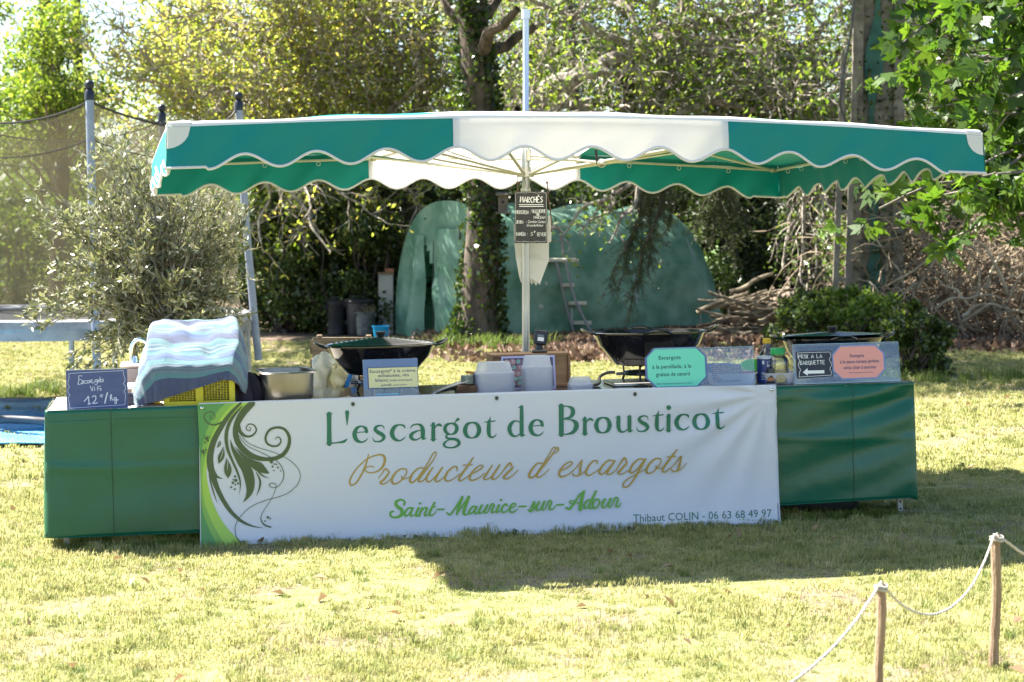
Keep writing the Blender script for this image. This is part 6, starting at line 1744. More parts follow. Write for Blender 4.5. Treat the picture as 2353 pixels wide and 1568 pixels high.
cr = [[pxp(*q) for q in r_[1:]] for r_ in rows]
def towel(a, c):
    # interpolate rows
    k = 0
    while k < len(rows)-2 and rows[k+1][0] < c: k += 1
    q = (c-rows[k][0])/(rows[k+1][0]-rows[k][0]); q = min(max(q, 0), 1); q = q*q*(3-2*q)*.5+q*.5
    P4 = [cr[k][i].lerp(cr[k+1][i], q) for i in range(4)]
    if a < .24: s_ = a/.24; p_ = P4[0].lerp(P4[1], s_); bul = math.sin(PI*s_); p_ += Vector((-.012*bul, -.010*bul*math.sin(c*9), 0))
    elif a > .78: s_ = (a-.78)/.22; p_ = P4[2].lerp(P4[3], s_); bul = math.sin(PI*s_); p_ += Vector((.012*bul, 0, 0))
    else:
        s_ = (a-.24)/.54; p_ = P4[1].lerp(P4[2], s_)
        top = min(1, max(0, (c-.24)/.1))*(1 if c < .85 else 0.3)
        p_ += Vector((0, 0, top*(-.016*math.sin(PI*s_)+.008*math.sin(s_*17+c*13)+.007*math.sin(s_*9-c*23)+.004*math.sin(s_*31+c*5))))
        if c < .22: p_ += Vector((0, -.007*math.sin(s_*11+c*5)*(1-c/.22)-.004*math.sin(s_*23), 0))
    wr = .006*math.sin(a*60+c*6)*(1 if (a < .24 or a > .78) else 0)
    p_ += Vector((wr, wr*.8, 0))
    p_.z = max(p_.z, .006)
    return p_
NA, NC = 110, 110
vs = [towel(i/NA, j/NC) for j in range(NC+1) for i in range(NA+1)]
# soften ridges
A_ = np.array([tuple(q) for q in vs]).reshape(NC+1, NA+1, 3)
for _ in range(7):
    B_ = A_.copy(); B_[1:-1, 1:-1] = (A_[1:-1, 1:-1]*2+A_[:-2, 1:-1]+A_[2:, 1:-1]+A_[1:-1, :-2]+A_[1:-1, 2:])/6; A_ = B_
mb = MB(); mb.v = [tuple(q) for q in A_.reshape(-1, 3)]
for j in range(NC):
    for i in range(NA): a = j*(NA+1)+i; mb.f.append((a, a+1, a+NA+2, a+NA+1)); mb.mi.append(0)
att = [max(0, min(1, (j/NC)+.010*math.sin(i*.13)+.012*(1-min(1, i/NA/.24))*2)) for j in range(NC+1) for i in range(NA+1)]
o = mb.build('towel', towel_mat(), None, loc=TA, rot=TROT, attr=att, auto=180, solid=.005)
tag(o, 'blue and turquoise striped beach towel draped over the yellow crates', 'towel')
# dark cloth heap
def lump(name, label, cat, px, py, v, s, seed, m):
    rg_ = random.Random(seed); ph_ = [rg_.uniform(0, 6) for _ in range(6)]
    u, h_ = th(px, py, v); mb_ = MB()
    def f(a, c):
        t1 = 2*PI*a; t2 = PI*c; r = 1+.15*math.sin(3*t1+ph_[0])*math.sin(t2)+.12*math.sin(6*t1+ph_[1]+t2*2)+.06*math.sin(11*t1+ph_[2])
        return Vector((s[0]*r*math.sin(t2)*math.cos(t1), s[1]*r*math.sin(t2)*math.sin(t1), s[2]*max(0, (-math.cos(t2)*r+.25))))
    mb_.grid(f, 40, 20)
    return tag(mb_.build(name, m, loc=tp(u, v, .004), rot=TROT), label, cat)
lump('cloth', 'dark crumpled cloth heap between towel and steel tub', 'cloth', 566, 905, .22, (.095, .11, .115), 4, mat('cloth_dark', (.045, .035, .05), .9, bump=.4, bs=40))

# steel gastronorm tub
v = .20; t0_ = on(658, v, .006); wG = 118/F*t0_.y; hG = 66/F*t0_.y
t = thing('steel_tub', 'deep stainless steel catering tub with rounded corners', 'steel tub', t0_, yaw(math.radians(4)))
gsteel = mat('steel_tub_metal', (.24, .215, .20), .38, 1.0, c2=(.34, .32, .30), ns=5, bump=.05, bs=9)
PW = 5
mb = MB(); a = wG/2; b_ = .19
mb.lathe([(.02, .002), (.86, .002), (.93, .012), (.965, .035), (1.0, hG-.01), (1.0, hG)], (0, 0, 0), 64, a, b_, pw=PW)
mb.lathe([(.985, hG), (.945, .04), (.90, .014), (.02, .012)], (0, 0, 0), 64, a, b_, pw=PW); mb.build('tub_wall', gsteel, t)
mb = MB(); mb.lathe([(.985, hG-.001), (1.0, hG+.004), (1.10, hG+.003), (1.13, hG-.004), (1.10, hG-.001), (1.0, hG-.002)], (0, 0, 0), 64, a, b_, pw=PW); mb.build('rim', gsteel, t)

# roasting pans
enam = mat('enamel_black', (.008, .008, .010), .12, spec=.5, coat=.3)
def speck(m):
    t_ = m.node_tree; b2 = t_.nodes['Principled BSDF']
    vo = t_.nodes.new('ShaderNodeTexVoronoi'); vo.inputs['Scale'].default_value = 130
    tcx = t_.nodes.new('ShaderNodeTexCoord'); t_.links.new(tcx.outputs['Object'], vo.inputs['Vector'])
    r_ = t_.nodes.new('ShaderNodeValToRGB'); r_.color_ramp.elements[0].position = .06; r_.color_ramp.elements[1].position = .11
    r_.color_ramp.elements[0].color = (.5, .5, .5, 1); r_.color_ramp.elements[1].color = (.008, .008, .010, 1)
    t_.links.new(vo.outputs['Distance'], r_.inputs[0]); t_.links.new(r_.outputs[0], b2.inputs['Base Color'])
speck(enam)
lidm = mat('enamel_lid', (.012, .02, .022), .14, spec=.6, coat=.4)
def roaster(label, px, v, wpx, yrim, ybot, dep, lid, knob_dx=0, openlid=False, rot=0.0, flat=1.0, hpx=None, group='black enamel roasting pans on gas burners', tilt=0):
    u, h1 = th(px, yrim, v); _, h0 = th(px, ybot, v); c_ = tp(u, v, h0); W = wpx/F*c_.y; H = h1-h0
    t = thing('roasting_pan', label, 'roasting pan', c_, yaw(rot), group)
    a = W/2; b2 = dep/2
    mb = MB()
    mb.lathe([(.02, .0), (.52, .0), (.62, .008), (.72, .035*H/.17+.01), (.90, H*.62), (.975, H*.93), (1.0, H), (1.012, H+.003), (1.03, H+.001), (1.03, H-.007)], (0, 0, 0), 72, a, b2, pw=2.15)
    mb.lathe([(.99, H+.001), (.96, H*.9), (.70, .04), (.5, .012), (.02, .01)], (0, 0, 0), 72, a, b2, pw=2.15)
    mb.build('pan_body', enam, t)
    for s in (-1, 1):     # end handles
        x = s*a*1.0
        mb = MB(); mb.tube(smoothp([(x-s*.005, -.075, H-.008), (x+s*.035, -.068, H+.004), (x+s*.062, -.04, H+.018), (x+s*.068, 0, H+.022), (x+s*.062, .04, H+.018), (x+s*.035, .068, H+.004), (x-s*.005, .075, H-.008)], 4), .0065, 8); mb.build('handle', enam, t)
    if openlid:
        for s in (-1, 1):
            mb = MB(); mb.tube(smoothp([(-.085, s*b2*.97, H-.004), (-.07, s*(b2+.02), H+.001), (-.03, s*(b2+.045), H+.014), (.03, s*(b2+.045), H+.014), (.07, s*(b2+.02), H+.001), (.085, s*b2*.97, H-.004)], 4), .006, 8); mb.build('handle', enam, t)
    if lid:
        L = bpy.data.objects.new('lid', None); 
        mb = MB(); prof = [(1.0, H+.006), (.97, H+.012)]
        for k in range(9):
            r_ = .93-.095*k; z = H+.013+.0032*k; prof += [(r_, z), (r_-.01, z+.0035), (r_-.075, z+.002), (r_-.085, z+.0025)]
        prof += [(.06, H+.045), (.01, H+.046)]
        prof = [(r_, H+.006+(z_-H-.006)*flat) for r_, z_ in prof]; mb.lathe(prof, (0, 0, 0), 72, a, b2, pw=2.1); lo_ = mb.build('lid', lidm, t, auto=60)
        if tilt: lo_.rotation_euler = (tilt, 0, 0); lo_.location = (0, -.01, .01)
        mb = MB(); mb.lathe([(.020, 0), (.022, .008), (.030, .022), (.030, .030), (.01, .032)], (0, 0, H+.006+.037*flat), 16, cap1=True); mb.build('knob', mat('knob_black', (.01, .01, .012), .4), lo_)
        MATS['knob_black']
    return t, c_, H
def burner(label, px, v, h, rad=.11, group='gas ring burners under the pans'):
    c_ = on(px, v, ST); t = thing('gas_burner', label, 'gas burner', c_, TROT, group)
    iron = mat('iron_black', (.012, .012, .013), .25, .2)
    mb = MB(); mb.tube([(math.cos(w)*rad, math.sin(w)*rad, h*.55) for w in np.linspace(0, 2*PI, 33)[:-1]], .011, 8, closed=True); mb.build('ring', iron, t)
    mb = MB(); mb.lathe([(.02, h*.5), (.06, h*.52), (.065, h*.66), (.05, h*.7), (.02, h*.7)], (0, 0, 0), 24, cap0=True, cap1=True); mb.build('burner_head', mat('iron_dull', (.03, .03, .03), .6, .4), t)
    for k in range(4):
        w = PI/4+k*PI/2+.4; d = Vector((math.cos(w), math.sin(w), 0))
        mb = MB(); mb.tube([d*rad*1.15+Vector((0, 0, .002)), d*rad*1.0+Vector((0, 0, h*.45)), d*rad*1.05+Vector((0, 0, h*.96)), d*rad*.45+Vector((0, 0, h*.96))], .007, 6); mb.build('leg', iron, t)
    mb = MB(); mb.tube([(-.05, 0, h*.55), (-rad-.05, -.005, h*.53)], .009, 8); mb.build('gas_valve', mat('valve_steel', (.35, .34, .33), .35, .9), t)
    return t
v = .50
roaster('black speckled oval roasting pan with ringed lid behind the cream sauce sign', 875, v, 252, 792, 860, .40, True, rot=math.radians(-2))
burner('black gas ring under the lidded oval pan', 870, v, max(.05, th(870, 860, v)[1]-ST))
roaster('large black speckled pan without a lid, right of the parasol pole', 1492, v, 262, 762, 838, .42, False, openlid=True)
t_b = burner('black gas ring with hose under the large pan right of the pole', 1478, v, max(.05, th(1478, 838, v)[1]-ST))
mb = MB(); u_i, h_i = th(1413, 856, v)
mb.tube(smoothp([tp(u_i, v, h_i), tp(th(1395, 856, v)[0], v, th(1395, 857, v)[1]), tp(th(1376, 868, v)[0], v-.03, .05), tp(th(1366, 885, v)[0], v-.12, .02), tp(th(1340, 890, v)[0], v-.20, .016)], 5), .009, 8)
tag(mb.build('gas_hose', mat('hose_ribbed', (.13, .12, .10), .5, .3)), 'ribbed grey gas hose curving from the burner to the counter', 'gas hose')
roaster('dark oval pan with a loose lid at the right end of the counter', 1912, v, 236, 775, 850, .40, True, openlid=True, tilt=-.02, flat=.45)
burner('black gas ring behind the right perspex sign', 1912, v, max(.05, th(1912, 850, v)[1]-ST))
tag(MB().box((0, 0, .010), (.52, .30, .02), bev=.004).build('steel_plate', steel, loc=on(1500, .42, ST), rot=TROT), 'flat steel hob plate below the large pan', 'steel plate')

# clear acrylic card holders
acr = sheet_glass('acrylic_clear', (.90, .93, .97), 1.45, .06)
acr_e = sheet_glass('acrylic_edge', (.62, .78, .74), 1.45, .25)
pouch = mat('laminate_blue', (.085, .125, .30), .30, c2=(.10, .14, .32), ns=8)
def octo(w_, h_, c_): return [(-w_/2+c_, -h_/2), (w_/2-c_, -h_/2), (w_/2, -h_/2+c_), (w_/2, h_/2-c_), (w_/2-c_, h_/2), (-w_/2+c_, h_/2), (-w_/2, h_/2-c_), (-w_/2, -h_/2+c_)]
def card(t, pts_, y, m, name, thick=.0012):
    N = len(pts_); mb_ = MB()
    mb_.add([Vector((p_[0], y, p_[1])) for p_ in pts_]+[Vector((p_[0], y+thick, p_[1])) for p_ in pts_], [tuple(range(N)), tuple(range(2*N-1, N-1, -1))]+[(i, (i+1) % N, N+(i+1) % N, N+i) for i in range(N)])
    return mb_.build(name, m, t, smooth=False)
# cream sauce sign
t, w, h = slate_sign('sauce_card_holder', 'clear card holder with yellow card about snails in cream sauce', 836, 963, 89, math.radians(8), .05, acr, h0=ST, thick=.003, cat='card sign')
MB().box((0, .035, .0015), (w, .07, .003)).build('holder_foot', acr, t)
card(t, [(-w/2+.002, h*.24), (w/2-.002, h*.24), (w/2-.002, h*.995), (-w/2+.002, h*.995)], .0045, pouch, 'blue_backing')
cy0, cy1 = h*.26, h*.77
card(t, [(-w*.40, cy0), (w*.485, cy0+.0), (w*.485, cy1), (-w*.40, cy1)], -.0022, mat('card_yellow', (.66, .64, .36), .6), 'yellow_card')
card(t, [(-w*.415, cy0-.004), (w*.495, cy0-.004), (w*.495, cy1+.004), (-w*.415, cy1+.004)], -.0010, mat('navy_print', (.03, .05, .18), .5), 'card_border', .0008)
ink = mat('ink_navy', (.05, .06, .16), .6)
pc_ = lambda x, y, k=0: Vector((x, -.0026-k, y))
mb = MB(); L_ = -w*.40; Wd = w*.885; H_ = cy1-cy0
for s, a, b2, yb, hh in (('Escargots* \u00e0 la cr\u00e8me,', .02, .98, .76, .22), ('echalotes, vin', .19, .82, .54, .22), ('blanc,', .13, .42, .31, .22), ('huile tournesol,', .43, .90, .31, .15), ('persil,', .25, .47, .09, .15), ('sel et poivre.', .50, .78, .09, .11)):
    fit_text(mb, s, L_+Wd*a, L_+Wd*b2, cy0+H_*yb, H_*hh*1.05, pc_, 0, 0, .012)
mb.build('lettering', ink, t, smooth=False)
# blue spatulas lying behind
tag(MB().box((0, 0, .005), (.13, .035, .008), bev=.003).build('blue_spatula', mat('cyan_plastic', (.03, .42, .62), .35), loc=on(890, .20, ST), rot=yaw(.1)), 'bright blue plastic spoon lying behind the cream sauce sign', 'spoon')

def long_holder(name, label, x0b, x1b, ytop, ybot, v, lean):
    t, w, h = slate_sign(name, label, x0b, x1b, (ybot-ytop), lean, v, acr, h0=ST, thick=.003, cat='card sign')
    MB().box((0, .032, h+.001), (w, .066, .003), Matrix.Rotation(lean, 3, 'X')).build('holder_top', acr, t)
    MB().box((0, -.0005, h+.0025), (w, .006, .004)).build('holder_edge', acr_e, t)
    for s in (-1, 1): MB().box((s*(w/2+.0005), .0015, h/2), (.002, .0042, h)).build('holder_edge', acr_e, t)
    MB().box((0, .0, .002), (w, .012, .004)).build('holder_edge', acr_e, t)
    return t, w, h
t, w, h = long_holder('long_card_holder', 'clear acrylic holder with green card beside the large pan', 1501, 1735, 797, 886, .05, math.radians(9))
px_ = w/234.0
def lx(x, y): return ((x-1618)*px_, (886-y)*px_)
gcx, gcz = lx(1556, 839)
for dims, yy, m, nm in (((142*px_, 89*px_, 22*px_), -.0012, pouch, 'laminate'), ((132*px_, 85*px_, 20*px_), -.0024, mat('card_green', (.16, .66, .47), .6), 'green_card')):
    card(t, [(gcx+a, gcz+b2) for a, b2 in octo(*dims)], yy, m, nm, .0009)
ink2 = mat('ink_green', (.02, .10, .09), .6)
pc2 = lambda x, y, k=0: Vector((x, -.0031-k, y))
mb = MB()
for s, x0_, x1_, yb, hh in (('Escargots', 1516, 1567, 821, 10.5), ('\u00e0 la persillade, \u00e0 la', 1501, 1590, 841, 10.5), ('graisse de canard', 1509, 1586, 858, 10.5), ('Ingr\u00e9dients : Escargots petit gris, ail, persil, graisse de canard, sel et poivre.', 1508, 1591, 876, 3.2)):
    a, z = lx(x0_, yb); b2, _ = lx(x1_, yb); fit_text(mb, s, a, b2, z, hh*px_*1.15, pc2, off=.012)
mb.build('lettering', ink2, t, smooth=False)
# leaflet with snail picture
def snail_pic(name, label, px0, px1, ytop, ybot, v, lean, seed, n, border, col_bg, cat='picture', h0=ST):
    t, w, h = slate_sign(name, label, px0, px1, ybot-ytop, lean, v, mat('pic_lilac', (.38, .37, .62), .35), h0=h0, thick=.004, cat=cat)
    bw_ = border*w
    card(t, [(-w/2+bw_, bw_), (w/2-bw_, bw_), (w/2-bw_, h-bw_), (-w/2+bw_, h-bw_)], -.0006, mat('pic_dark', (.06, .045, .085), .4), 'print', .0005)
    rg_ = random.Random(seed)
    shell = [mat('pic_shell_a', (.30, .16, .17), .4), mat('pic_shell_b', (.20, .12, .18), .4), mat('pic_herb', (.16, .50, .36), .4), mat('pic_cream', (.50, .36, .36), .4)]
    mb_ = MB(); r0_ = math.sqrt(w*h/n)*.62
    lv = 0
    nx2 = max(2, int((w-2*bw_)/(r0_*1.45))); ny2 = max(2, int((h-2*bw_)/(r0_*1.45)))
    for j in range(ny2):
        for i in range(nx2):
            x = -w/2+bw_+r0_+(w-2*bw_-2*r0_)*(i+.5*(j % 2)*.6)/max(1, nx2-.5)+rg_.uniform(-.15, .15)*r0_; z = bw_+r0_+(h-2*bw_-2*r0_)*j/max(1, ny2-1)+rg_.uniform(-.1, .1)*r0_
            lv += 2e-6; k_ = rg_.random()
            pl_ = lambda a_, b_, kk_=0: Vector((a_, -.0009-lv-kk_, b_))
            disc(mb_, x, z, r0_*.80, pl_, 0, 12, 0 if k_ < .5 else 1)
            lv += 2e-5; an = rg_.uniform(0, 6.28)
            disc(mb_, x+math.cos(an)*r0_*.2, z+math.sin(an)*r0_*.2, r0_*.45, pl_, 0, 10, 2 if k_ > .45 else 3); lv += 2e-5
            disc(mb_, x+math.cos(an)*r0_*.28, z+math.sin(an)*r0_*.28, r0_*.2, pl_, 0, 8, 1)
    mb_.build('printed_snails', shell, t, smooth=False)
    return t
snail_pic('snail_leaflet', 'small picture card of stuffed snails behind the clear holder', 1637, 1704, 822, 862, .10, math.radians(6), 3, 110, .01, None, h0=.03)
snail_pic('snail_picture', 'lilac edged picture of stuffed snails leaning on the wooden box', 1155, 1278, 804, 880, .30, math.radians(10), 4, 42, .035, None)

# right hand holder
t, w, h = long_holder('long_card_holder', 'clear acrylic holder with small slate and salmon card at the right end', 1826, 2069, 791, 880, .05, math.radians(9))
px_ = w/243.0
def lx(x, y): return ((x-1947.5)*px_, (880-y)*px_)
def quad(xs): return [lx(*q) for q in xs]
card(t, quad([(1832, 868), (1914, 865), (1914, 808), (1832, 808)]), -.0022, mat('slate_ink', (.012, .016, .032), .45), 'small_slate', .0018)
c1_, z1_ = lx(1975, 835)
for dims, yy, m, nm in (((122*px_, 76*px_, 20*px_), -.0012, mat('laminate_pale', (.16, .24, .48), .3), 'laminate'), ((115*px_, 70*px_, 18*px_), -.0024, mat('card_salmon', (.80, .34, .29), .6), 'salmon_card')):
    card(t, [(c1_+a, z1_+b2) for a, b2 in octo(*dims)], yy, m, nm, .0009)
mb = MB(); pc3 = lambda x, y, k=0: Vector((x, -.0031-k, y))
for s, x0_, x1_, yb, hh in (('Escargots', 1955, 1988, 824, 9.5), ('\u00e0 la sauce tomate jambon', 1932, 2022, 837, 9.5), ('et/ou chair \u00e0 saucisse', 1940, 2014, 850, 9.5), ('Ingr\u00e9dients : Escargots petit gris, sauce tomate, jambon', 1952, 2006, 859, 2.6)):
    a, z = lx(x0_, yb); b2, _ = lx(x1_, yb); fit_text(mb, s, a, b2, z, hh*px_*1.1, pc3, off=.012)
mb.build('lettering', ink, t, smooth=False)
mb = MB(); pc4 = lambda x, y, k=0: Vector((x, -.0026-k, y))
u1 = px_
def ch(s, x0_, x1_, yt, hh, wdt, seed):
    st_ = sum((max([p_[0] for L in SF.get(c_, []) for p_ in L]) if SF.get(c_, []) else 2.2)+1.3 for c_ in s)-1.3
    a, z = lx(x0_, yt+hh); chalk(mb, s, a, z, hh*u1, wdt*u1, pc4, sx=(x1_-x0_)*u1/(st_*hh*u1/6), seed=seed)
ch('PRIX A LA', 1838, 1892, 815, 8.5, 1.3, 1); ch('BARQUETTE', 1841, 1897, 829, 8.5, 1.3, 2)
def poly(pts_, k=0): mb.add([pc4(*lx(*q), k) for q in pts_], [tuple(range(len(pts_)))])
poly([(1846, 854), (1857, 845), (1857, 862)], .0001); poly([(1856, 850.5), (1895, 850.5), (1895, 857.5), (1856, 857.5)], .0002)
for A_l in ([(1836, 811), (1910, 811)], [(1836, 864), (1910, 862)], [(1836, 811), (1837, 822), (1840, 828), (1837, 835), (1838, 843), (1841, 848), (1838, 855), (1837, 864)], [(1910, 811), (1912, 820), (1908, 828), (1912, 836), (1911, 843), (1908, 848), (1911, 855), (1910, 862)]):
    ribbon(mb, [(*lx(*q), .9*u1) for q in A_l], pc4, n=3, k0=.0003)
mb.build('chalk_writing', chk, t, smooth=False)

# plastic tub stacks
pp_ = mat('clear_pp', (.74, .76, .84), .25, c2=(.80, .82, .88), ns=60, transl=.45, tc=(.85, .87, .93), alpha=.62)
def tubs(label, px0, px1, ytop, ybot, v, n, dep, toph, rim=.012, group='stacks of clear plastic tubs'):
    a = on(px0, v, ST); b2 = on(px1, v, ST); c_ = (a+b2)/2; w = (b2-a).length; Y = c_.y; h = (ybot-ytop)/F*Y
    t = thing('tub_stack', label, 'plastic tubs', c_, yaw(0), group)
    hs = h-toph; step = hs/n
    for k in range(n):
        z = step*k; mb_ = MB(); j = .002*math.sin(k*2.3)
        mb_.lathe([(1.0, z), (1.06, z+.0012), (1.0, z+.0026), (.955, z+.003), (.93, z+step*1.0+.004)], (j, dep/2, 0), 40, w/2, dep/2, pw=7)
        mb_.build('tub', pp_, t)
    mb_ = MB(); z = hs
    mb_.lathe([(1.0, z), (1.03, z+.0012), (1.0, z+.0026), (.95, z+.003), (.84, z+toph-.006), (.80, z+toph), (.70, z+toph-.002), (.02, z+toph-.003)], (0, dep/2, 0), 80, w/2, dep/2, pw=6)
    o_ = mb_.build('tub', pp_, t)
    return t
tubs('broad stack of clear plastic tubs in front of the napkins', 1097, 1183, 828, 901, .04, 22, .13, .055)
tubs('tallest stack of clear plastic tubs before the snail picture', 1206, 1272, 815, 899, .07, 26, .12, .06)
tubs('low stack of small clear pots left of the gas hose', 1312, 1364, 862, 893, .06, 9, .11, .036)

# wooden box, card reader, scoop, napkins, packets
wx = on(1215, .50, ST); wW = 185/F*wx.y; hW = th(1215, 812, .47)[1]-ST
t = thing('wooden_box', 'open fronted chipboard box behind the snail picture', 'wooden box', wx, TROT)
bxm = mat('box_wood', (.30, .16, .07), .55, c2=(.40, .23, .11), ns=6, stretch=(1, 1, 5)); edg = mat('box_edge', (.20, .10, .045), .7, c2=(.32, .18, .09), ns=120)
MB().box((0, -.055, hW/2), (wW-.03, .008, hW-.024)).build('back_panel', bxm, t)
for s in (-1, 1): MB().box((s*(wW/2-.007), 0, hW/2), (.014, .16, hW), bev=.001).build('side_panel', edg, t)
MB().box((0, 0, hW-.006), (wW-.03, .16, .012), bev=.001).build('top_panel', edg, t); MB().box((0, 0, .006), (wW-.03, .16, .012)).build('bottom_panel', edg, t)
cr_ = tp(tu(1241, .50), .50, ST+hW)
t = thing('card_reader', 'black card payment terminal standing on the wooden box', 'card reader', cr_, yaw(-.15))
k_ = cr_.y/F; tb = mat('terminal_black', (.012, .012, .014), .35)
mb = MB(); mb.tube([(.0, .02, .0), (.0, .015, .045)], [.03, .018], 10); mb.box((0, 0, .008), (.085, .09, .016), bev=.005)
mb.build('stand', tb, t)
mb = MB(); mb.box((.008, .0, .085), (31*k_, .03, .085), Matrix.Rotation(-.25, 3, 'X') @ Matrix.Rotation(.14, 3, 'Y'), bev=.006); rd = mb.build('reader_body', tb, t)
for (z, hh, m) in ((.098, .012, mat('label_grey', (.12, .14, .16), .5)), (.078, .022, mat('label_white', (.62, .62, .66), .6))):
    mb = MB(); mb.box((.008, -.018-.0+(z-.085)*.25, z), (.036, .002, hh), Matrix.Rotation(-.25, 3, 'X') @ Matrix.Rotation(.14, 3, 'Y')); mb.build('label', m, t, smooth=False)
sp_ = on(1035, .14, ST)
mb = MB(); mb.grid(lambda a, c: Vector((-.10+.2*a, -.055+.11*c, .004+.045*(a**.6)*(abs(2*c-1)**2)+.030*a)), 14, 12); mb.tube([(.10, 0, .03), (.19, .01, .045)], .010, 8)
tag(mb.build('scoop', mat('scoop_alu', (.42, .42, .46), .35, .9), loc=sp_, rot=TROT, solid=.0015), 'grey metal scoop lying left of the napkins', 'scoop')
t = thing('napkin_stack', 'pile of brown paper napkins beside the tub stack', 'napkins', on(1075, .12, ST), TROT)
nm_ = mat('napkin_brown', (.17, .09, .05), .85, c2=(.24, .14, .08), ns=20)
rg = random.Random(3)
for k in range(12):
    mb = MB(); mb.grid(lambda a, c: Vector((-.065+.13*a, -.06+.12*c, .002+.0042*k+.004*math.sin(a*6+c*4)*(k/12))), 12, 4)
    o = mb.build('napkin', nm_, t, solid=.0022); o.rotation_euler = (0, 0, rg.uniform(-.08, .08))
t = thing('card_packet', 'small grey green and navy packet on the napkins', 'packet', on(1083, .13, ST+.056), yaw(.3))
MB().box((-.025, 0, .024), (.05, .06, .046), bev=.002).build('packet_body', mat('packet_grey', (.16, .20, .17), .6, c2=(.25, .3, .27), ns=20), t)
MB().box((.018, -.006, .026), (.035, .055, .048), bev=.002).build('packet_body', mat('packet_navy', (.03, .035, .07), .5), t)
for k in range(4): MB().box((.018, -.0342, .040-.007*k), (.022, .0006, .003)).build('printed_line', mat('print_pale', (.45, .47, .55), .6), t, smooth=False)
MB().box((.02, .03, .058), (.07, .03, .014), Euler((0, .15, 0)).to_matrix(), bev=.005).build('orange_pouch', mat('pouch_orange', (.42, .17, .03), .5), t)

# white trays, salt, bottles, lids between the two holders
trm = mat('tray_white', (.55, .55, .66), .35, c2=(.6, .6, .7), ns=3, transl=.15)
def tray(label, px, v, wpx, hpx, dep, m, seed=0):
    c_ = on(px, v, ST); W = wpx/F*c_.y; H = hpx/F*c_.y
    t = thing('plastic_tray', label, 'plastic tray', c_, TROT, 'plastic trays on the right of the counter')
    mb = MB(); mb.lathe([(.02, .001), (.82, .001), (.86, .006), (.97, H-.006), (1.0, H-.004), (1.03, H-.004), (1.03, H), (.97, H), (.83, .008), (.02, .005)], (0, 0, 0), 48, W/2, dep/2, pw=6); mb.build('tray_body', m, t)
    return t, c_, W, H
tray('pale plastic tray seen through the left clear holder', 1680, .20, 108, 28, .22, trm)
t, tc_, Wt, Ht = tray('pale plastic tray holding salt and bottles between the holders', 1782, .20, 84, 26, .26, trm)
tray('grey blue tub behind the green card', 1640, .38, 100, 40, .22, mat('tray_grey', (.16, .19, .28), .4))
def lz(label, name, cat, px, v, prof, kx, m, extra=None, h0=.014, n=28, pw=2.0):
    c_ = on(px, v, h0); k = c_.y/F
    t = thing(name, label, cat, c_, TROT)
    mb = MB(); mb.lathe([(r*k, z*k) for r, z in prof], (0, 0, 0), n, pw=pw, cap0=True); mb.build('body', m, t)
    return t, k
salt = mat('salt_navy', (.012, .035, .17), .4)
t, k = lz('blue cardboard salt canister with a pale lid', 'salt_canister', 'canister', 1758, .15, [(0.5, 0), (18.5, 0), (19, 1), (19, 58), (18, 59)], 0, salt)
mb = MB(); mb.lathe([(19.6*k, 56*k), (19.8*k, 61*k), (18*k, 62*k), (.5*k, 61.5*k)], (0, 0, 0), 24); mb.build('lid', mat('lid_pale', (.45, .50, .62), .4), t)
def cyl(px_off, z, ang0=-PI/2, r=19.1):
    a = ang0+px_off/r; return Vector((math.cos(a)*r*k, math.sin(a)*r*k, z*k))
prw = mat('print_white', (.6, .62, .7), .5)
vs, fs = text_geo('BALEINE', 1, 'LEFT', 0, .01); mw = max(v_.x for v_ in vs)
mb = MB(); mb.add([cyl(-1+v_.x/mw*24, 38+v_.y*9) for v_ in vs], fs); vs, fs = text_geo('la', 1, 'LEFT', .3); mb.add([cyl(-2+v_.x*7, 46+v_.y*7) for v_ in vs], fs)
for i in range(4): mb.grid(lambda a, c: cyl(-14+a*8, 24-i*5+c*1.2), 4, 1)
mb.grid(lambda a, c: cyl(-12+a*5, 44+c*8), 3, 1)
mb.tube([cyl(4+i, 49+3*math.sin(i*.6), r=19.2) for i in range(9)], .35*k, 4); mb.build('printed_label', prw, t, smooth=False)
glassy = sheet_glass('bottle_clear', (.80, .84, .80), 1.45, .08)
t, k = lz('clear oil bottle with a yellow cap behind the salt', 'oil_bottle', 'bottle', 1763, .28, [(.5, 0), (19, 0), (20, 2), (20, 45), (18, 60), (12, 72), (8, 80), (7, 86)], 0, glassy)
mb = MB(); mb.lathe([(9*k, 86*k), (9.5*k, 86.5*k), (9.5*k, 97*k), (8.5*k, 98*k), (.5*k, 98*k)], (0, 0, 0), 20, cap0=True); mb.build('cap', mat('cap_yellow', (.62, .38, .02), .4), t)
mb = MB(); mb.lathe([(.5*k, 1*k), (19*k, 1*k), (19*k, 55*k), (.5*k, 55*k)], (0, 0, 0), 24); mb.build('oil', sheet_glass('oil_tint', (.80, .78, .45), 1.3, .02), t)
t, k = lz('clear spice jar with a green screw lid', 'spice_jar', 'jar', 1788, .13, [(.5, 0), (21, 0), (23, 2), (23, 38), (24, 46), (20, 58), (15, 62), (15, 66)], 0, glassy, pw=2.6)
mb = MB(); mb.lathe([(16*k, 65*k), (17*k, 66*k), (17*k, 78*k), (15.5*k, 80*k), (.5*k, 80*k)], (0, 0, 0), 24, cap0=True); mb.build('lid', mat('lid_green', (.01, .30, .07), .4), t)
mb = MB(); mb.lathe([(.5*k, 1*k), (20*k, 1*k), (21*k, 26*k), (.5*k, 27*k)], (0, 0, 0), 24, pw=2.6); mb.build('spice', mat('spice_beige', (.40, .38, .26), .8), t)
t, k = lz('small dark pepper pot before the salt canister', 'pepper_pot', 'pot', 1771, .10, [(.5, 0), (9, 0), (9.5, 1), (9.5, 30), (9, 34), (.5, 35)], 0, mat('pot_dark', (.03, .03, .035), .35))
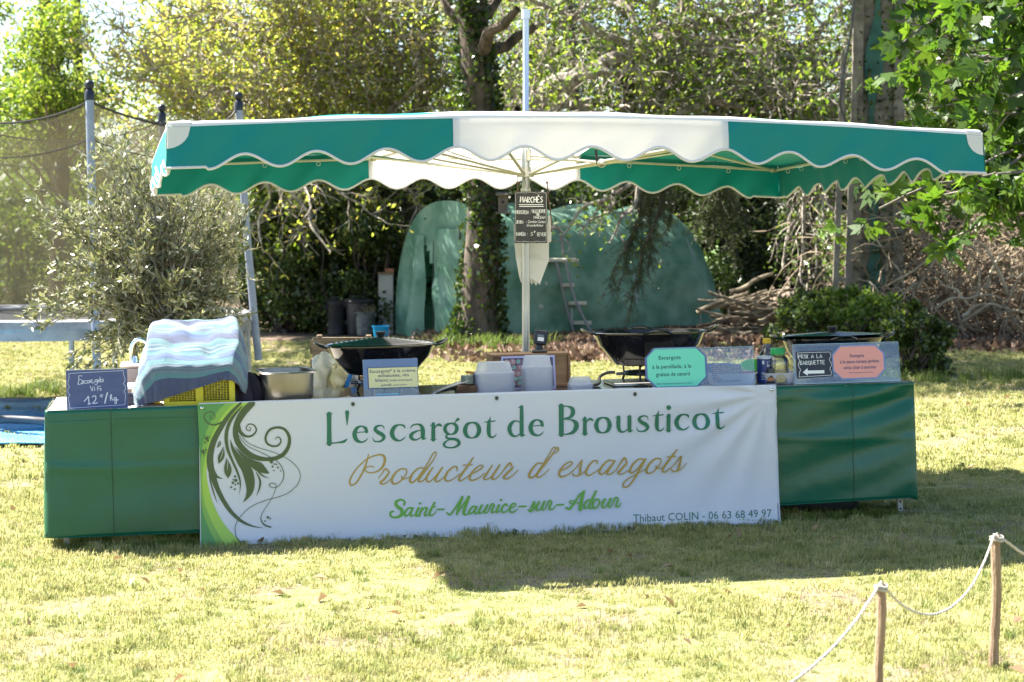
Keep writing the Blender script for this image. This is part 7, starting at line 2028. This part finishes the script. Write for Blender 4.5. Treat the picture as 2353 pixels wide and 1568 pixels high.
mb = MB(); mb.lathe([(9.7*k, 6*k), (9.7*k, 14*k)], (0, 0, 0), 24); mb.build('label_band', mat('band_orange', (.35, .14, .06), .5), t)
t, k = lz('round green plastic lid propped behind the salt canister', 'green_lid', 'lid', 1738, .36, [(.5, 0), (38, 0), (40, 3), (40, 8), (36, 12), (.5, 13)], 0, mat('leaf_green_plastic', (.05, .35, .03), .35), h0=.07)
t.rotation_euler = (TROT @ Matrix.Rotation(.35, 3, 'X')).to_euler()
mb = MB(); mb.lathe([(.001, 0), (.030, .004), (.040, .018), (.038, .020), (.02, .010), (.001, .008)], (0, 0, 0), 20, 1.3, .8); mb.tube([(-.04, 0, .018), (-.12, .02, .05)], .006, 8)
tag(mb.build('wooden_spoon', mat('spoon_red', (.28, .09, .05), .5), loc=on(1722, .16, .06), rot=yaw(.2)), 'reddish ladle resting on the tray by the snail leaflet', 'ladle')
mb = MB(); mb.box((0, 0, 0), (.10, .022, .005), bev=.002)
tag(mb.build('wooden_spatula', mat('spatula_wood', (.38, .24, .12), .6), loc=on(1655, .30, .105), rot=yaw(-.5) @ Matrix.Rotation(.4, 3, 'Y')), 'flat wooden spatula end sticking up behind the green card', 'spatula')

# dark bin under the right end
ub = on(1860, .45)
t = thing('storage_tub', 'black low tub on the grass under the right end of the counter', 'tub', (ub.x, ub.y, gz(ub.x)))
mb = MB(); mb.lathe([(.02, 0), (.9, 0), (1.0, .15), (1.04, .15), (1.04, .17), (.97, .17), (.88, .02), (.02, .02)], (0, 0, 0), 40, .30, .2, pw=5); mb.build('tub_body', blk, t)
gbx = on(425, .5)
t = thing('gas_box', 'pale wooden board on the grass under the left end of the counter', 'board', (gbx.x, gbx.y, gz(gbx.x)))
MB().box((0, 0, .10), (.5, .03, .2), bev=.003).build('board', MATS['card_pale'], t)

# ---------------------------------------------------------------- rope barrier in front
wst = mat('stake_wood', (.24, .15, .09), .85, c2=(.36, .25, .16), ns=7, stretch=(6, 6, .7), bump=.6, bs=30)
ropem = mat('rope_pale', (.36, .32, .27), .9, c2=(.50, .46, .41), ns=90)
def stake(label, px, pyt, Y, r):
    top = P(px, pyt, Y); b_ = Vector((top.x, Y, gz(top.x)-.05)); rg_ = random.Random(int(px))
    t = thing('wooden_stake', label, 'stake', b_, group='stakes of the rope barrier')
    H = top.z-b_.z; mb_ = MB(); N = 14
    pts_ = [Vector((.004*math.sin(i*.6+px), .003*math.cos(i*.8), H*i/N)) for i in range(N+1)]
    mb_.tube(pts_, [r*(1+.05*math.sin(i*2.1+px)) for i in range(N)]+[r*.85], 9)
    mb_.build('stake_wood', wst, t, auto=25)
    kn = MB()
    for q in range(2): kn.tube([Vector((math.cos(w)*r*1.25, math.sin(w)*r*1.25, H-.004-.010*q+.003*math.sin(w*2))) for w in np.linspace(0, 2*PI, 15)[:-1]], .0045, 6, closed=True)
    kn.tube([Vector((-r, -r*.6, H-.01)), Vector((0, -r*.5, H+.010)), Vector((r*.9, -r*.2, H-.002))], .0045, 6)
    kn.build('rope_knot', ropem, t)
    return top
p1 = stake('shorter wooden stake nearer the camera holding the rope', 2024, 1344, 6.25, .0155)
p2 = stake('taller wooden stake at the right edge holding the rope', 2290, 1232, 7.25, .0185)
def rope(label, pts_, r=.0048):
    C = smoothp(pts_, 12); mb_ = MB(); N = len(C)
    for k in range(3):
        vs_ = []
        for i, q in enumerate(C):
            an = i*1.05+k*2*PI/3; vs_.append(q+Vector((math.cos(an)*r*.45, math.sin(an)*r*.2, math.sin(an)*r*.45)))
        mb_.tube(vs_, r*.58, 5)
    tag(mb_.build('rope', ropem), label, 'rope', 'ropes of the barrier')
def PL(px, py, a, Ya, b_, Yb): q = (px-a)/(b_-a); return P(px, py, Ya+(Yb-Ya)*q)
rope('pale rope sagging between the two stakes', [PL(x, y, 2024, 6.25, 2290, 7.25) for x, y in ((2030, 1346), (2050, 1370), (2080, 1395), (2115, 1410), (2150, 1411), (2190, 1392), (2230, 1350), (2262, 1290), (2285, 1228))])
rope('pale rope falling from the nearer stake out of the picture', [P(x, y, Y) for x, y, Y in ((2020, 1346, 6.25), (1996, 1384, 6.15), (1960, 1435, 6.0), (1915, 1487, 5.85), (1860, 1538, 5.7), (1800, 1580, 5.5), (1700, 1625, 5.3), (1600, 1640, 5.1))])
rope('short piece of rope leaving the taller stake to the right', [P(x, y, Y) for x, y, Y in ((2296, 1232, 7.25), (2320, 1250, 7.35), (2353, 1273, 7.5), (2420, 1300, 7.8), (2500, 1290, 8.2))], .0055)
for o in list(bpy.data.objects):
    if o.type == 'MESH' and o.users == 0: bpy.data.objects.remove(o)
